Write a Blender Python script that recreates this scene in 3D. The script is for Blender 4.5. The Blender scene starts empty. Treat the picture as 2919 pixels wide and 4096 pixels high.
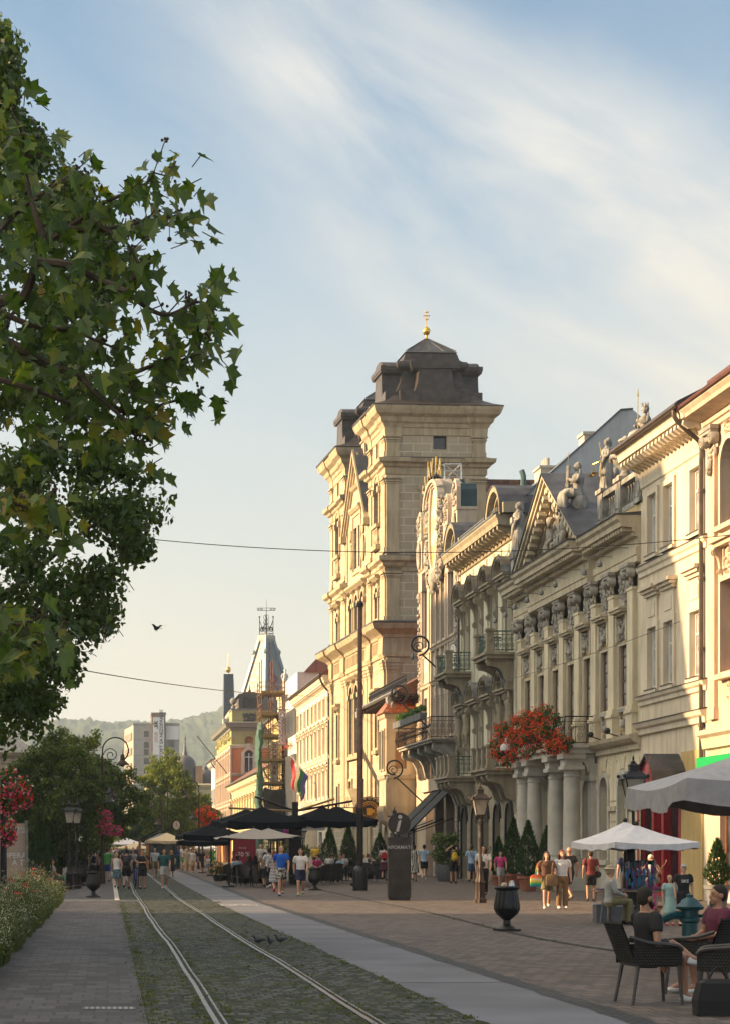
import bpy, math, random
from math import sin, cos, pi, radians, sqrt, atan2
from mathutils import Vector, Matrix, Euler
from mathutils import noise as mnoise
R = random.Random(7)
SC = bpy.context.scene
COL = SC.collection
# camera calibration measured on the photograph (pixels of the 2919x4096 picture)
F, XP, YH, EYE = 7909.0, 431.4, 3417.0, 1.6
def zg(Y): return 0.45*min(1.0, max(0.0, (Y-66)/80.0))     # the street climbs a little further on
def gp(x, y):
 "ground point seen at pixel x, y"
 Y = F*EYE/(y-YH)
 for _ in range(40): Y = .5*Y+.5*F*(EYE-zg(Y))/(y-YH)
 return (x-XP)/F*Y, Y
def X_at(x, Y): return (x-XP)/F*Y
def z_at(y, Y): return EYE+(YH-y)/F*Y
def lerp(a, b, t): return a+(b-a)*t
# ------------------------------------------------------------------ materials
MATS = {}
def newmat(name):
 m = bpy.data.materials.new(name); m.use_nodes = True
 nt = m.node_tree; b = nt.nodes['Principled BSDF']
 return m, nt, b
def N(nt, t, **kw):
 n = nt.nodes.new(t)
 for k, v in kw.items():
  if k in n.inputs: n.inputs[k].default_value = v
  else: setattr(n, k, v)
 return n
def L(nt, a, b): nt.links.new(a, b)
def c4(c): return (c[0], c[1], c[2], 1.0)
def mixc(nt, fac, a, b, mode='MIX'):
 n = nt.nodes.new('ShaderNodeMix'); n.data_type = 'RGBA'; n.blend_type = mode
 for s, v in ((n.inputs[0], fac), (n.inputs[6], a), (n.inputs[7], b)):
  if isinstance(v, (tuple, list)): s.default_value = c4(v)
  elif isinstance(v, (int, float)): s.default_value = v
  else: L(nt, v, s)
 return n.outputs[2]
def ramp(nt, fac, stops):
 n = nt.nodes.new('ShaderNodeValToRGB'); e = n.color_ramp.elements
 while len(e) < len(stops): e.new(0.5)
 for i, (p, c) in enumerate(stops):
  e[i].position = p
  e[i].color = c4(c) if isinstance(c, (tuple, list)) else (c, c, c, 1)
 L(nt, fac, n.inputs[0]); return n.outputs[0]
def bump(nt, b, h, s, d=0.02):
 n = N(nt, 'ShaderNodeBump', Strength=s, Distance=d); L(nt, h, n.inputs['Height']); L(nt, n.outputs[0], b.inputs['Normal'])
def plain(name, c, rough=0.6, metal=0.0, var=0.12, scale=6.0, bmp=0.1, spec=0.5, dist=0.01):
 "even colour with blotches and fine roughness"
 if name in MATS: return MATS[name]
 m, nt, b = newmat(name)
 tc = N(nt, 'ShaderNodeTexCoord')
 n1 = N(nt, 'ShaderNodeTexNoise', Scale=scale, Detail=5.0); L(nt, tc.outputs['Object'], n1.inputs['Vector'])
 n2 = N(nt, 'ShaderNodeTexNoise', Scale=scale*14, Detail=2.0); L(nt, tc.outputs['Object'], n2.inputs['Vector'])
 dark = tuple(x*(1-var*1.6) for x in c); light = tuple(min(1, x*(1+var)) for x in c)
 col = ramp(nt, n1.outputs[0], [(0.3, dark), (0.7, light)])
 L(nt, col, b.inputs['Base Color'])
 b.inputs['Roughness'].default_value = rough; b.inputs['Metallic'].default_value = metal
 b.inputs['Specular IOR Level'].default_value = spec
 if bmp: bump(nt, b, n2.outputs[0], bmp, dist)
 MATS[name] = m; return m
def plaster(name, c, stain=0.35, bmp=0.25):
 "rendered wall: big blotches, rain streaks, fine grain"
 if name in MATS: return MATS[name]
 m, nt, b = newmat(name)
 tc = N(nt, 'ShaderNodeTexCoord')
 mp = N(nt, 'ShaderNodeMapping'); mp.inputs['Scale'].default_value = (1.6, 1.6, 0.22); L(nt, tc.outputs['Object'], mp.inputs[0])
 st = N(nt, 'ShaderNodeTexNoise', Scale=1.5, Detail=6.0, Roughness=0.65); L(nt, mp.outputs[0], st.inputs['Vector'])
 bl = N(nt, 'ShaderNodeTexNoise', Scale=0.7, Detail=7.0, Roughness=0.6); L(nt, tc.outputs['Object'], bl.inputs['Vector'])
 gr = N(nt, 'ShaderNodeTexNoise', Scale=40.0, Detail=3.0); L(nt, tc.outputs['Object'], gr.inputs['Vector'])
 dirt = tuple(x*f for x, f in zip(c, (0.52, 0.50, 0.48)))
 a = ramp(nt, bl.outputs[0], [(0.32, tuple(x*0.86 for x in c)), (0.68, tuple(min(0.92, x*1.06) for x in c))])
 k = ramp(nt, st.outputs[0], [(0.44, 0.0), (0.72, min(1, stain*1.7))])
 a = mixc(nt, k, a, dirt)
 L(nt, a, b.inputs['Base Color']); b.inputs['Roughness'].default_value = 0.88
 b.inputs['Specular IOR Level'].default_value = 0.25
 bump(nt, b, gr.outputs[0], bmp, 0.015)
 MATS[name] = m; return m
def blocks(name, c1, c2, mort, bw, bh, ms=0.012, bmp=0.5, flat=False, moss=None, rough=0.85, dirt=0.25, warp=0.0, off=0.5, spec=0.3):
 "ashlar, brick, setts: (x+y, z) on walls, (x, y) on the ground when flat"
 if name in MATS: return MATS[name]
 m, nt, b = newmat(name)
 tc = N(nt, 'ShaderNodeTexCoord'); vec = tc.outputs['Object']
 if not flat:
  s = N(nt, 'ShaderNodeSeparateXYZ'); L(nt, vec, s.inputs[0])
  ad = N(nt, 'ShaderNodeMath', operation='ADD'); L(nt, s.outputs[0], ad.inputs[0]); L(nt, s.outputs[1], ad.inputs[1])
  cb = N(nt, 'ShaderNodeCombineXYZ'); L(nt, ad.outputs[0], cb.inputs[0]); L(nt, s.outputs[2], cb.inputs[1])
  v2 = cb.outputs[0]
 else: v2 = vec
 if warp:
  wn = N(nt, 'ShaderNodeTexNoise', Scale=1.3, Detail=3.0); L(nt, vec, wn.inputs['Vector'])
  sub = N(nt, 'ShaderNodeVectorMath', operation='SUBTRACT'); L(nt, wn.outputs['Color'], sub.inputs[0]); sub.inputs[1].default_value = (0.5, 0.5, 0.5)
  sc = N(nt, 'ShaderNodeVectorMath', operation='SCALE'); L(nt, sub.outputs[0], sc.inputs[0]); sc.inputs[3].default_value = warp
  ad2 = N(nt, 'ShaderNodeVectorMath', operation='ADD'); L(nt, v2, ad2.inputs[0]); L(nt, sc.outputs[0], ad2.inputs[1]); v2 = ad2.outputs[0]
 br = N(nt, 'ShaderNodeTexBrick'); br.offset = off
 for k, v in (('Scale', 1.0), ('Brick Width', bw), ('Row Height', bh), ('Mortar Size', ms), ('Mortar Smooth', 0.15), ('Bias', 0.0),
                 ('Color1', c4(c1)), ('Color2', c4(c2)), ('Mortar', c4(mort))): br.inputs[k].default_value = v
 L(nt, v2, br.inputs['Vector'])
 bl = N(nt, 'ShaderNodeTexNoise', Scale=0.8, Detail=7.0, Roughness=0.65); L(nt, vec, bl.inputs['Vector'])
 gr = N(nt, 'ShaderNodeTexNoise', Scale=18.0, Detail=4.0); L(nt, vec, gr.inputs['Vector'])
 k = ramp(nt, bl.outputs[0], [(0.4, 0.0), (0.75, dirt)])
 col = mixc(nt, k, br.outputs[0], tuple(x*0.55 for x in c1))
 g2 = ramp(nt, gr.outputs[0], [(0.3, 0.82), (0.7, 1.12)])
 col = mixc(nt, 1.0, col, g2, 'MULTIPLY')
 if moss:
  mn = N(nt, 'ShaderNodeTexNoise', Scale=0.55, Detail=8.0, Roughness=0.75); L(nt, vec, mn.inputs['Vector'])
  mk = ramp(nt, mn.outputs[0], [(0.44, 0.0), (0.62, 1.0)])
  fm = ramp(nt, br.outputs['Fac'], [(0.0, 0.42), (0.6, 1.0)])
  mm = mixc(nt, 1.0, mk, fm, 'MULTIPLY')
  col = mixc(nt, mm, col, moss)
 L(nt, col, b.inputs['Base Color']); b.inputs['Roughness'].default_value = rough; b.inputs['Specular IOR Level'].default_value = spec
 inv = N(nt, 'ShaderNodeMath', operation='MULTIPLY_ADD'); L(nt, br.outputs['Fac'], inv.inputs[0]); inv.inputs[1].default_value = -1.0
 L(nt, gr.outputs[0], inv.inputs[2])
 bump(nt, b, inv.outputs[0], bmp, 0.02)
 MATS[name] = m; return m
def glassy(name, c=(0.03, 0.04, 0.05), rough=0.06):
 if name in MATS: return MATS[name]
 m, nt, b = newmat(name)
 tc = N(nt, 'ShaderNodeTexCoord')
 n1 = N(nt, 'ShaderNodeTexNoise', Scale=1.3, Detail=2.0); L(nt, tc.outputs['Object'], n1.inputs['Vector'])
 L(nt, ramp(nt, n1.outputs[0], [(0.35, tuple(x*0.5 for x in c)), (0.65, tuple(x*1.8 for x in c))]), b.inputs['Base Color'])
 b.inputs['Roughness'].default_value = rough; b.inputs['IOR'].default_value = 1.7
 bump(nt, b, n1.outputs[0], 0.15, 0.03)
 MATS[name] = m; return m
def leafmat(name, cs, trans=0.35, spec=0.35, rough=0.5):
 "leaf: colour varies leaf by leaf, light passes through"
 if name in MATS: return MATS[name]
 m, nt, b = newmat(name)
 g = N(nt, 'ShaderNodeNewGeometry')
 tc = N(nt, 'ShaderNodeTexCoord')
 n1 = N(nt, 'ShaderNodeTexNoise', Scale=0.9, Detail=3.0); L(nt, tc.outputs['Object'], n1.inputs['Vector'])
 k = N(nt, 'ShaderNodeMath', operation='MULTIPLY_ADD'); L(nt, g.outputs['Random Per Island'], k.inputs[0]); k.inputs[1].default_value = 0.6
 s = N(nt, 'ShaderNodeMath', operation='MULTIPLY_ADD'); L(nt, n1.outputs[0], s.inputs[0]); s.inputs[1].default_value = 0.8; s.inputs[2].default_value = -0.2
 L(nt, s.outputs[0], k.inputs[2])
 col = ramp(nt, k.outputs[0], [(i/(len(cs)-1), c) for i, c in enumerate(cs)])
 L(nt, col, b.inputs['Base Color']); b.inputs['Roughness'].default_value = rough; b.inputs['Specular IOR Level'].default_value = spec
 t = N(nt, 'ShaderNodeBsdfTranslucent')
 br = mixc(nt, 1.0, col, (1.5, 1.7, 0.6), 'MULTIPLY'); L(nt, br, t.inputs[0])
 mx = N(nt, 'ShaderNodeMixShader', Fac=trans)
 L(nt, b.outputs[0], mx.inputs[1]); L(nt, t.outputs[0], mx.inputs[2])
 L(nt, mx.outputs[0], nt.nodes['Material Output'].inputs[0])
 MATS[name] = m; return m
# ------------------------------------------------------------------ geometry
class G:
 def __init__(s): s.v = []; s.f = []; s.m = []; s.k = 0
 def face(s, *pts):
  i = len(s.v); s.v += [tuple(p) for p in pts]; s.f.append(tuple(range(i, i+len(pts)))); s.m.append(s.k)
 def raw(s, vs, fs):
  i = len(s.v); s.v += [tuple(p) for p in vs]
  for f in fs: s.f.append(tuple(j+i for j in f)); s.m.append(s.k)
 def box(s, x0, x1, y0, y1, z0, z1):
  if x0 > x1: x0, x1 = x1, x0
  if y0 > y1: y0, y1 = y1, y0
  s.raw([(x0,y0,z0),(x1,y0,z0),(x1,y1,z0),(x0,y1,z0),(x0,y0,z1),(x1,y0,z1),(x1,y1,z1),(x0,y1,z1)],
              [(0,3,2,1),(4,5,6,7),(0,1,5,4),(1,2,6,5),(2,3,7,6),(3,0,4,7)])
 def prism(s, poly, a0, a1, ax='x'):
  "extrude a closed 2-D polygon along an axis: ax x -> poly is (y,z); y -> (x,z); z -> (x,y)"
  n = len(poly)
  def P(p, a): return {'x': (a, p[0], p[1]), 'y': (p[0], a, p[1]), 'z': (p[0], p[1], a)}[ax]
  ar = sum(poly[i][0]*poly[(i+1)%n][1]-poly[(i+1)%n][0]*poly[i][1] for i in range(n))
  if (ar < 0) != (ax == 'y'): poly = poly[::-1]
  vs = [P(p, a0) for p in poly]+[P(p, a1) for p in poly]
  fs = [tuple(range(n))[::-1], tuple(range(n, 2*n))]+[(i, (i+1)%n, n+(i+1)%n, n+i) for i in range(n)]
  if a1 < a0: fs = [f[::-1] for f in fs]
  s.raw(vs, fs)
 def rings(s, rings, cap=True, closed=True):
  n = len(rings[0]); vs = [p for r in rings for p in r]; fs = []
  for i in range(len(rings)-1):
   for j in range(n if closed else n-1):
    k = (j+1) % n
    fs.append((i*n+j, i*n+k, (i+1)*n+k, (i+1)*n+j))
  if cap: fs.append(tuple(range(n))[::-1]); fs.append(tuple(range((len(rings)-1)*n, len(rings)*n)))
  s.raw(vs, fs)
 def lathe(s, prof, c=(0,0,0), n=12, flute=0.0, nf=16):
  rs = []
  for r, z in prof:
   rs.append([(c[0]+r*(1+(flute*cos(nf*2*pi*j/n) if flute else 0))*cos(2*pi*j/n), c[1]+r*(1+(flute*cos(nf*2*pi*j/n) if flute else 0))*sin(2*pi*j/n), c[2]+z) for j in range(n)])
  s.rings(rs)
 def tube(s, pts, r, n=6, cap=True):
  pts = [Vector(p) for p in pts]; m = len(pts)
  rr = r if isinstance(r, (list, tuple)) else [r]*m
  rs = []; up = None
  for i, p in enumerate(pts):
   d = (pts[min(i+1, m-1)]-pts[max(i-1, 0)])
   if d.length < 1e-9: d = Vector((0,0,1))
   d.normalize()
   if up is None: up = d.orthogonal().normalized()
   else:
    up = up-d*up.dot(d)
    up = up.normalized() if up.length > 1e-6 else d.orthogonal().normalized()
   b = d.cross(up)
   rs.append([p+(up*cos(2*pi*j/n)+b*sin(2*pi*j/n))*rr[i] for j in range(n)])
  s.rings(rs, cap)
 def ell(s, c, r, nu=8, nv=5, rot=None, warp=0.0, seed=0):
  if isinstance(r, (int, float)): r = (r, r, r)
  rs = []; c = Vector(c)
  for i in range(nv+1):
   t = pi*(i+0.02)/(nv+0.04)-pi/2
   row = []
   for j in range(nu):
    p = Vector((cos(t)*cos(2*pi*j/nu), cos(t)*sin(2*pi*j/nu), sin(t)))
    if warp: p *= 1+warp*mnoise.noise(p*1.7+Vector((seed*3.1, seed*1.7, 0)))
    p = Vector((p.x*r[0], p.y*r[1], p.z*r[2]))
    if rot: p = rot @ p
    row.append(c+p)
   rs.append(row)
  s.rings(rs)
 def ringmould(s, x0, x1, y0, y1, prof, cap=True):
  "profile [(offset, z)] carried round a rectangle"
  s.rings([[(x0-o, y0-o, z), (x1+o, y0-o, z), (x1+o, y1+o, z), (x0-o, y1+o, z)] for o, z in prof], cap)
 def mould(s, u0, u1, prof, w=0.0, back=0.05):
  "profile [(projection, z)] run along x on the wall plane y = w"
  s.prism([(w-back, prof[0][1])]+[(w+p, z) for p, z in prof]+[(w-back, prof[-1][1])], u0, u1, 'x')
 def add(s, g, M=None):
  i = len(s.v)
  s.v += [tuple(M @ Vector(p)) for p in g.v] if M else g.v
  s.f += [tuple(j+i for j in f) for f in g.f]; s.m += g.m
 def mesh(s, name, mats, smooth=None):
  me = bpy.data.meshes.new(name); me.from_pydata(s.v, [], s.f)
  for m in (mats if isinstance(mats, (list, tuple)) else [mats]): me.materials.append(m)
  if any(s.m): me.polygons.foreach_set('material_index', s.m)
  if smooth is not None:
   me.polygons.foreach_set('use_smooth', [True]*len(me.polygons))
   if smooth < 180: me.set_sharp_from_angle(angle=radians(smooth))
  me.update(); return me
 def build(s, name, mats, parent=None, smooth=None, loc=(0,0,0)):
  return link(name, s.mesh(name, mats, smooth), parent, loc)
def link(name, me, parent=None, loc=(0,0,0), rz=0.0):
 o = bpy.data.objects.new(name, me); COL.objects.link(o)
 o.location = loc; o.rotation_euler[2] = rz
 if parent: o.parent = parent
 return o
def tag(o, label, cat, group=None):
 o['label'] = label; o['category'] = cat
 if group: o['group'] = group
 return o
def thing(name, label, cat, loc=(0,0,0), rz=0.0, group=None, scale=None):
 o = bpy.data.objects.new(name, None); COL.objects.link(o); o.empty_display_size = 0.2
 o.location = loc; o.rotation_euler[2] = rz
 if scale: o.scale = (scale,)*3 if isinstance(scale, (int, float)) else scale
 return tag(o, label, cat, group)
def struct(o, kind='structure'): o['kind'] = kind; return o
def dup(root, label=None, loc=None, rz=None, group=None, scale=None):
 "a copy of a thing with copies of its parts and sub-parts"
 def cp(o, par):
  c = o.copy(); COL.objects.link(c)
  if par: c.parent = par
  for ch in o.children: cp(ch, c)
  return c
 r = cp(root, None)
 if label: r['label'] = label
 if loc is not None: r.location = loc
 if rz is not None: r.rotation_euler[2] = rz
 if group: r['group'] = group
 if scale: r.scale = (scale,)*3 if isinstance(scale, (int, float)) else scale
 return r
FONT_CACHE = {}
def text_geo(txt, h, depth=0.01, bold=0.0, spacing=1.0):
 "letters as a mesh: x along the line, y up, centred"
 cu = bpy.data.curves.new('letters', 'FONT'); cu.body = txt; cu.size = h/0.72; cu.extrude = depth; cu.offset = bold
 cu.align_x = 'CENTER'; cu.space_character = spacing; cu.resolution_u = 3
 o = bpy.data.objects.new('letters', cu); COL.objects.link(o)
 dg = bpy.context.evaluated_depsgraph_get()
 me = bpy.data.meshes.new_from_object(o.evaluated_get(dg)); bpy.data.objects.remove(o)
 g = G(); g.v = [tuple(v.co) for v in me.vertices]; g.f = [tuple(p.vertices) for p in me.polygons]; g.m = [0]*len(g.f)
 bpy.data.meshes.remove(me); bpy.data.curves.remove(cu)
 return g
def curve_pts(ctrl, n=8):
 "Catmull-Rom through control points"
 P = [Vector(p) for p in ctrl]; out = []
 for i in range(len(P)-1):
  a, b, c, d = P[max(i-1, 0)], P[i], P[i+1], P[min(i+2, len(P)-1)]
  for k in range(n):
   t = k/n
   out.append(0.5*((2*b)+(c-a)*t+(2*a-5*b+4*c-d)*t*t+(3*b-a-3*c+d)*t**3))
 out.append(P[-1]); return out
def spiral(c, r0, r1, a0, turns, ax=(1,0,0), ay=(0,0,1), n=20):
 c, ax, ay = Vector(c), Vector(ax), Vector(ay)
 return [c+(ax*cos(a0+turns*2*pi*i/n)+ay*sin(a0+turns*2*pi*i/n))*lerp(r0, r1, i/n) for i in range(n+1)]
# ------------------------------------------------------------------ camera, sky, sun
SUN_EL, SUN_AZ = radians(17.0), radians(4.5)          # azimuth: degrees ahead of due left
SUN = Vector((-cos(SUN_AZ)*cos(SUN_EL), sin(SUN_AZ)*cos(SUN_EL), sin(SUN_EL)))
cam = bpy.data.cameras.new('camera'); camo = bpy.data.objects.new('camera', cam); COL.objects.link(camo)
camo.location = (0, 0, EYE); camo.rotation_euler = (pi/2, 0, 0)
cam.sensor_fit = 'HORIZONTAL'; cam.sensor_width = 36.0; cam.lens = 36.0*F/2919
cam.shift_x = (1459.5-XP)/2919; cam.shift_y = (YH-2048)/2919
cam.clip_start = 0.5; cam.clip_end = 9000
SC.camera = camo
SC.view_settings.view_transform = 'Standard'; SC.view_settings.look = 'None'; SC.view_settings.exposure = 1.5; SC.view_settings.gamma = 1.0
SC.cycles.max_bounces = 6; SC.cycles.diffuse_bounces = 3; SC.cycles.glossy_bounces = 3; SC.cycles.transmission_bounces = 4
SC.cycles.volume_bounces = 0; SC.cycles.use_adaptive_sampling = True; SC.cycles.adaptive_threshold = 0.02
SC.cycles.use_denoising = True; SC.cycles.caustics_reflective = False; SC.cycles.caustics_refractive = False
lamp = bpy.data.lights.new('sun', 'SUN'); lamp.energy = 4.9; lamp.angle = radians(0.6); lamp.color = (1.0, 0.68, 0.36)
lo = bpy.data.objects.new('sun', lamp); COL.objects.link(lo)
lo.rotation_euler = (-SUN).to_track_quat('-Z', 'Y').to_euler(); lo.location = SUN*200
def make_world():
 w = bpy.data.worlds.new('World'); SC.world = w; w.use_nodes = True; nt = w.node_tree
 for n in list(nt.nodes): nt.nodes.remove(n)
 out = N(nt, 'ShaderNodeOutputWorld')
 sky = N(nt, 'ShaderNodeTexSky'); sky.sky_type = 'NISHITA'; sky.sun_disc = False
 sky.sun_elevation = SUN_EL; sky.sun_rotation = atan2(SUN.x, SUN.y); sky.air_density = 1.0; sky.dust_density = 1.2; sky.ozone_density = 2.0
 b1 = N(nt, 'ShaderNodeBackground', Strength=0.072)
 # keep the clear sky a little bluer and greyer
 L(nt, mixc(nt, 1.0, sky.outputs[0], (0.55, 0.90, 0.98), 'MULTIPLY'), b1.inputs[0])
 tc = N(nt, 'ShaderNodeTexCoord'); s = N(nt, 'ShaderNodeSeparateXYZ'); L(nt, tc.outputs['Generated'], s.inputs[0])
 def M(op, a, b=None, c=None, clamp=False):
  n = N(nt, 'ShaderNodeMath', operation=op); n.use_clamp = clamp
  for i, v in enumerate((a, b, c)):
   if v is None: continue
   if isinstance(v, (int, float)): n.inputs[i].default_value = v
   else: L(nt, v, n.inputs[i])
  return n.outputs[0]
 dx, dz = s.outputs[0], s.outputs[2]
 # streaky cirrus: noise stretched along a slanting direction
 cb = N(nt, 'ShaderNodeCombineXYZ'); L(nt, dx, cb.inputs[0]); L(nt, dz, cb.inputs[1]); L(nt, M('MULTIPLY', s.outputs[1], 0.6), cb.inputs[2])
 mp = N(nt, 'ShaderNodeMapping'); mp.vector_type = 'TEXTURE'; mp.inputs['Rotation'].default_value = (0, 0, radians(-33)); mp.inputs['Scale'].default_value = (.20, .065, .2); L(nt, cb.outputs[0], mp.inputs[0])
 n1 = N(nt, 'ShaderNodeTexNoise', Scale=1.0, Detail=9.0, Roughness=0.55, Distortion=0.35); L(nt, mp.outputs[0], n1.inputs['Vector'])
 n2 = N(nt, 'ShaderNodeTexNoise', Scale=5.0, Detail=5.0, Roughness=0.5); L(nt, cb.outputs[0], n2.inputs['Vector'])
 # a broad band of cloud slanting down to the right, and milky air towards the horizon
 wob = M('MULTIPLY_ADD', n2.outputs[0], 0.12, -0.06)
 line = M('ADD', M('ADD', M('MULTIPLY', dx, 0.53), M('MULTIPLY', dz, 0.85)), wob)
 band = M('SUBTRACT', 1.0, M('DIVIDE', M('ABSOLUTE', M('SUBTRACT', line, 0.362)), 0.085), None, True)
 band = M('MULTIPLY', band, M('MULTIPLY_ADD', dx, 7.0, 0.15, True))
 low = M('SUBTRACT', 1.0, M('DIVIDE', dz, 0.44), None, True)
 low = M('POWER', low, 1.12)
 tex = M('MULTIPLY_ADD', n1.outputs[0], 3.0, -1.0, True)
 fac = M('ADD', M('MULTIPLY', low, 1.1), M('MULTIPLY', M('MULTIPLY', band, tex), 0.85))
 fac = M('ADD', fac, M('MULTIPLY', tex, 0.09))
 # added unseen cloud overhead, whitens and lifts the ambient light
 high = M('MULTIPLY', M('DIVIDE', M('SUBTRACT', dz, 0.46), 0.25, None, True), 0.62)
 fac = M('MINIMUM', M('ADD', fac, high), 0.97)
 col = mixc(nt, M('DIVIDE', dz, 0.34, None, True), (0.86, 0.75, 0.57), (0.82, 0.79, 0.73))
 # warm glow added around the low sun, unseen, lifts the shaded fronts
 dt = N(nt, 'ShaderNodeVectorMath', operation='DOT_PRODUCT'); L(nt, tc.outputs['Generated'], dt.inputs[0]); dt.inputs[1].default_value = SUN
 gw = M('MULTIPLY', M('POWER', M('MAXIMUM', M('SUBTRACT', dt.outputs['Value'], 0.12), 0.0), 1.5), 5.6)
 wg = mixc(nt, 1.0, (1.0, 0.80, 0.52), gw, 'MULTIPLY'); col = mixc(nt, 1.0, col, wg, 'ADD')
 b2 = N(nt, 'ShaderNodeBackground', Strength=0.40); L(nt, col, b2.inputs[0])
 mx = N(nt, 'ShaderNodeMixShader'); L(nt, fac, mx.inputs[0]); L(nt, b1.outputs[0], mx.inputs[1]); L(nt, b2.outputs[0], mx.inputs[2])
 L(nt, mx.outputs[0], out.inputs[0])
make_world()
# ------------------------------------------------------------------ ground
def sheet(name, mat, x0, x1, y0, y1, z, jag=(0, 0)):
 g = G(); ys = [y0]
 while ys[-1] < y1:
  y = ys[-1]; ys.append(min(y1, y+(.35 if y < 100 and any(jag) else (8 if y < 170 else 600))))
 j = lambda y, k, s: k*(mnoise.noise(Vector((y*1.1, s, 0)))+.7*mnoise.noise(Vector((y*4.3, s, 5))))
 g.rings([[(x0+j(y, jag[0], 1), y, z+zg(y)), (x1+j(y, jag[1], 2), y, z+zg(y))] for y in ys], False, False)
 return struct(g.build(name, mat))
PAV = blocks('grey paving slabs', (0.098, 0.094, 0.102), (0.042, 0.041, 0.046), (0.05, 0.046, 0.044), 0.27, 0.40, 0.014, 0.8, True, warp=0.06, rough=0.75, spec=0.3)
PAV2 = blocks('reddish paving bricks', (0.155, 0.124, 0.108), (0.072, 0.060, 0.057), (0.045, 0.038, 0.033), 0.22, 0.36, 0.012, 0.8, True, warp=0.05, dirt=0.4, rough=0.72, spec=0.35)
SETT = blocks('mossy granite setts', (0.115, 0.12, 0.125), (0.014, 0.016, 0.018), (0.02, 0.027, 0.010), 0.15, 0.24, 0.02, 1.0, True, moss=(0.036, 0.046, 0.008), warp=0.16, rough=0.8, spec=0.2)
GUT = blocks('dark gutter setts', (0.06, 0.062, 0.065), (0.03, 0.031, 0.033), (0.015, 0.016, 0.012), 0.13, 0.12, 0.014, 1.0, True, warp=0.06, rough=0.6)
ASPH = plain('pale cycle path asphalt', (0.13, 0.135, 0.158), 0.85, var=0.2, scale=0.45, bmp=0.45)
ASPD = plain('dark asphalt', (0.07, 0.066, 0.07), 0.85, var=0.15, scale=1.5, bmp=0.4)
EARTH = plain('far ground', (0.12, 0.11, 0.09), 0.95, var=0.2, scale=0.02)
sheet('ground', EARTH, -6000, 6000, -200, 6000, -0.03)
sheet('left_pavement', PAV, -45, 0.38, 3, 66.4, 0.0)
sheet('left_asphalt', ASPD, -45, 0.38, 66.4, 700, 0.0)
sheet('tram_bed', SETT, 0.38, 3.75, 3, 700, -0.004)
sheet('cycle_path', ASPH, 3.55, 4.92, 3, 700, 0.0, (.07, .05))
sheet('gutter_strip', GUT, 4.8, 5.22, 3, 700, -0.003, (0, .06))
sheet('right_pavement', PAV2, 5.1, 45, 3, 700, -0.006)
def rails():
 met = plain('worn rail steel', (0.25, 0.235, 0.22), 0.4, 1.0, var=0.12, scale=1.2, bmp=0.05)
 drk = plain('dark rail groove', (0.02, 0.018, 0.016), 0.9)  # near-black strip fills the rail groove
 root = thing('tram_rails', 'pair of polished steel tram rails sunk in the mossy setts', 'tram rails', (0, 0, 0))
 for x0 in (1.05, 2.485):
  def wig(y): return 0.022*sin(y*0.21+x0)+0.008*sin(y*0.53+2*x0)+0.003*sin(y*1.1)
  ys = [6+i*0.75 for i in range(240)]+[186+i*6 for i in range(40)]
  for nm, a, b, z, mt in (('rail_head', -0.026, 0.024, 0.012, met), ('rail_groove', 0.0305, 0.075, 0.001, drk), ('rail_lip', 0.0755, 0.10, 0.008, met)):
   g = G()
   g.rings([[(x0+wig(y)+a, y, zg(y)-0.03), (x0+wig(y)+b, y, zg(y)-0.03), (x0+wig(y)+b, y, zg(y)+z), (x0+wig(y)+a, y, zg(y)+z)] for y in ys])
   g.build(nm, mt, root)
rails()
g = G(); R.seed(3)
y = 66.5
while y < 130: g.box(0.24, 0.40, y, y+0.93, zg(y)-.02, zg(y)+0.045+R.uniform(-.004, .004)); y += 0.95
tag(g.build('white_kerb', plain('pale kerb stone', (0.46, 0.44, 0.41), 0.8, var=0.2, scale=2)), 'line of pale kerb stones along the dark asphalt by the track', 'kerb')
g = G(); x = -16.0
while x < 0.23: g.box(x, x+0.93, 66.3, 66.45, -0.02, 0.05); x += 0.95
tag(g.build('cross_kerb', MATS['pale kerb stone']), 'low kerb stones where grey slabs meet dark asphalt', 'kerb')
# drain channel through the right pavement
g = G(); pts = [(9.9, 22), (8.45, 32), (8.15, 38), (8.35, 44), (8.75, 54), (8.9, 70), (8.9, 120)]
cp = curve_pts([(p[0], p[1], 0) for p in pts], 10)
for i in range(len(cp)-1):
 a, b = cp[i], cp[i+1]
 g.face((a.x-.06, a.y, zg(a.y)+.004), (a.x+.06, a.y, zg(a.y)+.004), (b.x+.06, b.y, zg(b.y)+.004), (b.x-.06, b.y, zg(b.y)+.004))
struct(g.build('drain_channel', plain('drain channel', (0.025, 0.025, 0.022), 0.9)))
# slotted drain cover in the left pavement
x, y = gp(437, 4036)
t = thing('drain_grate', 'small slotted metal drain grate in the grey slabs', 'drain', (x, y, 0))
g = G(); g.box(-.28, .28, -.2, .2, -0.02, 0.004); g.build('cover', plain('drain metal', (0.05, 0.05, 0.05), 0.5, 0.8), t)
g = G()
for i in range(9): g.box(-.25+i*.058, -.25+i*.058+.034, -.14, .14, 0.0045, 0.008)
g.build('slots', plain('drain slots', (0.28, 0.27, 0.25), 0.4, 0.6), t)
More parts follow.
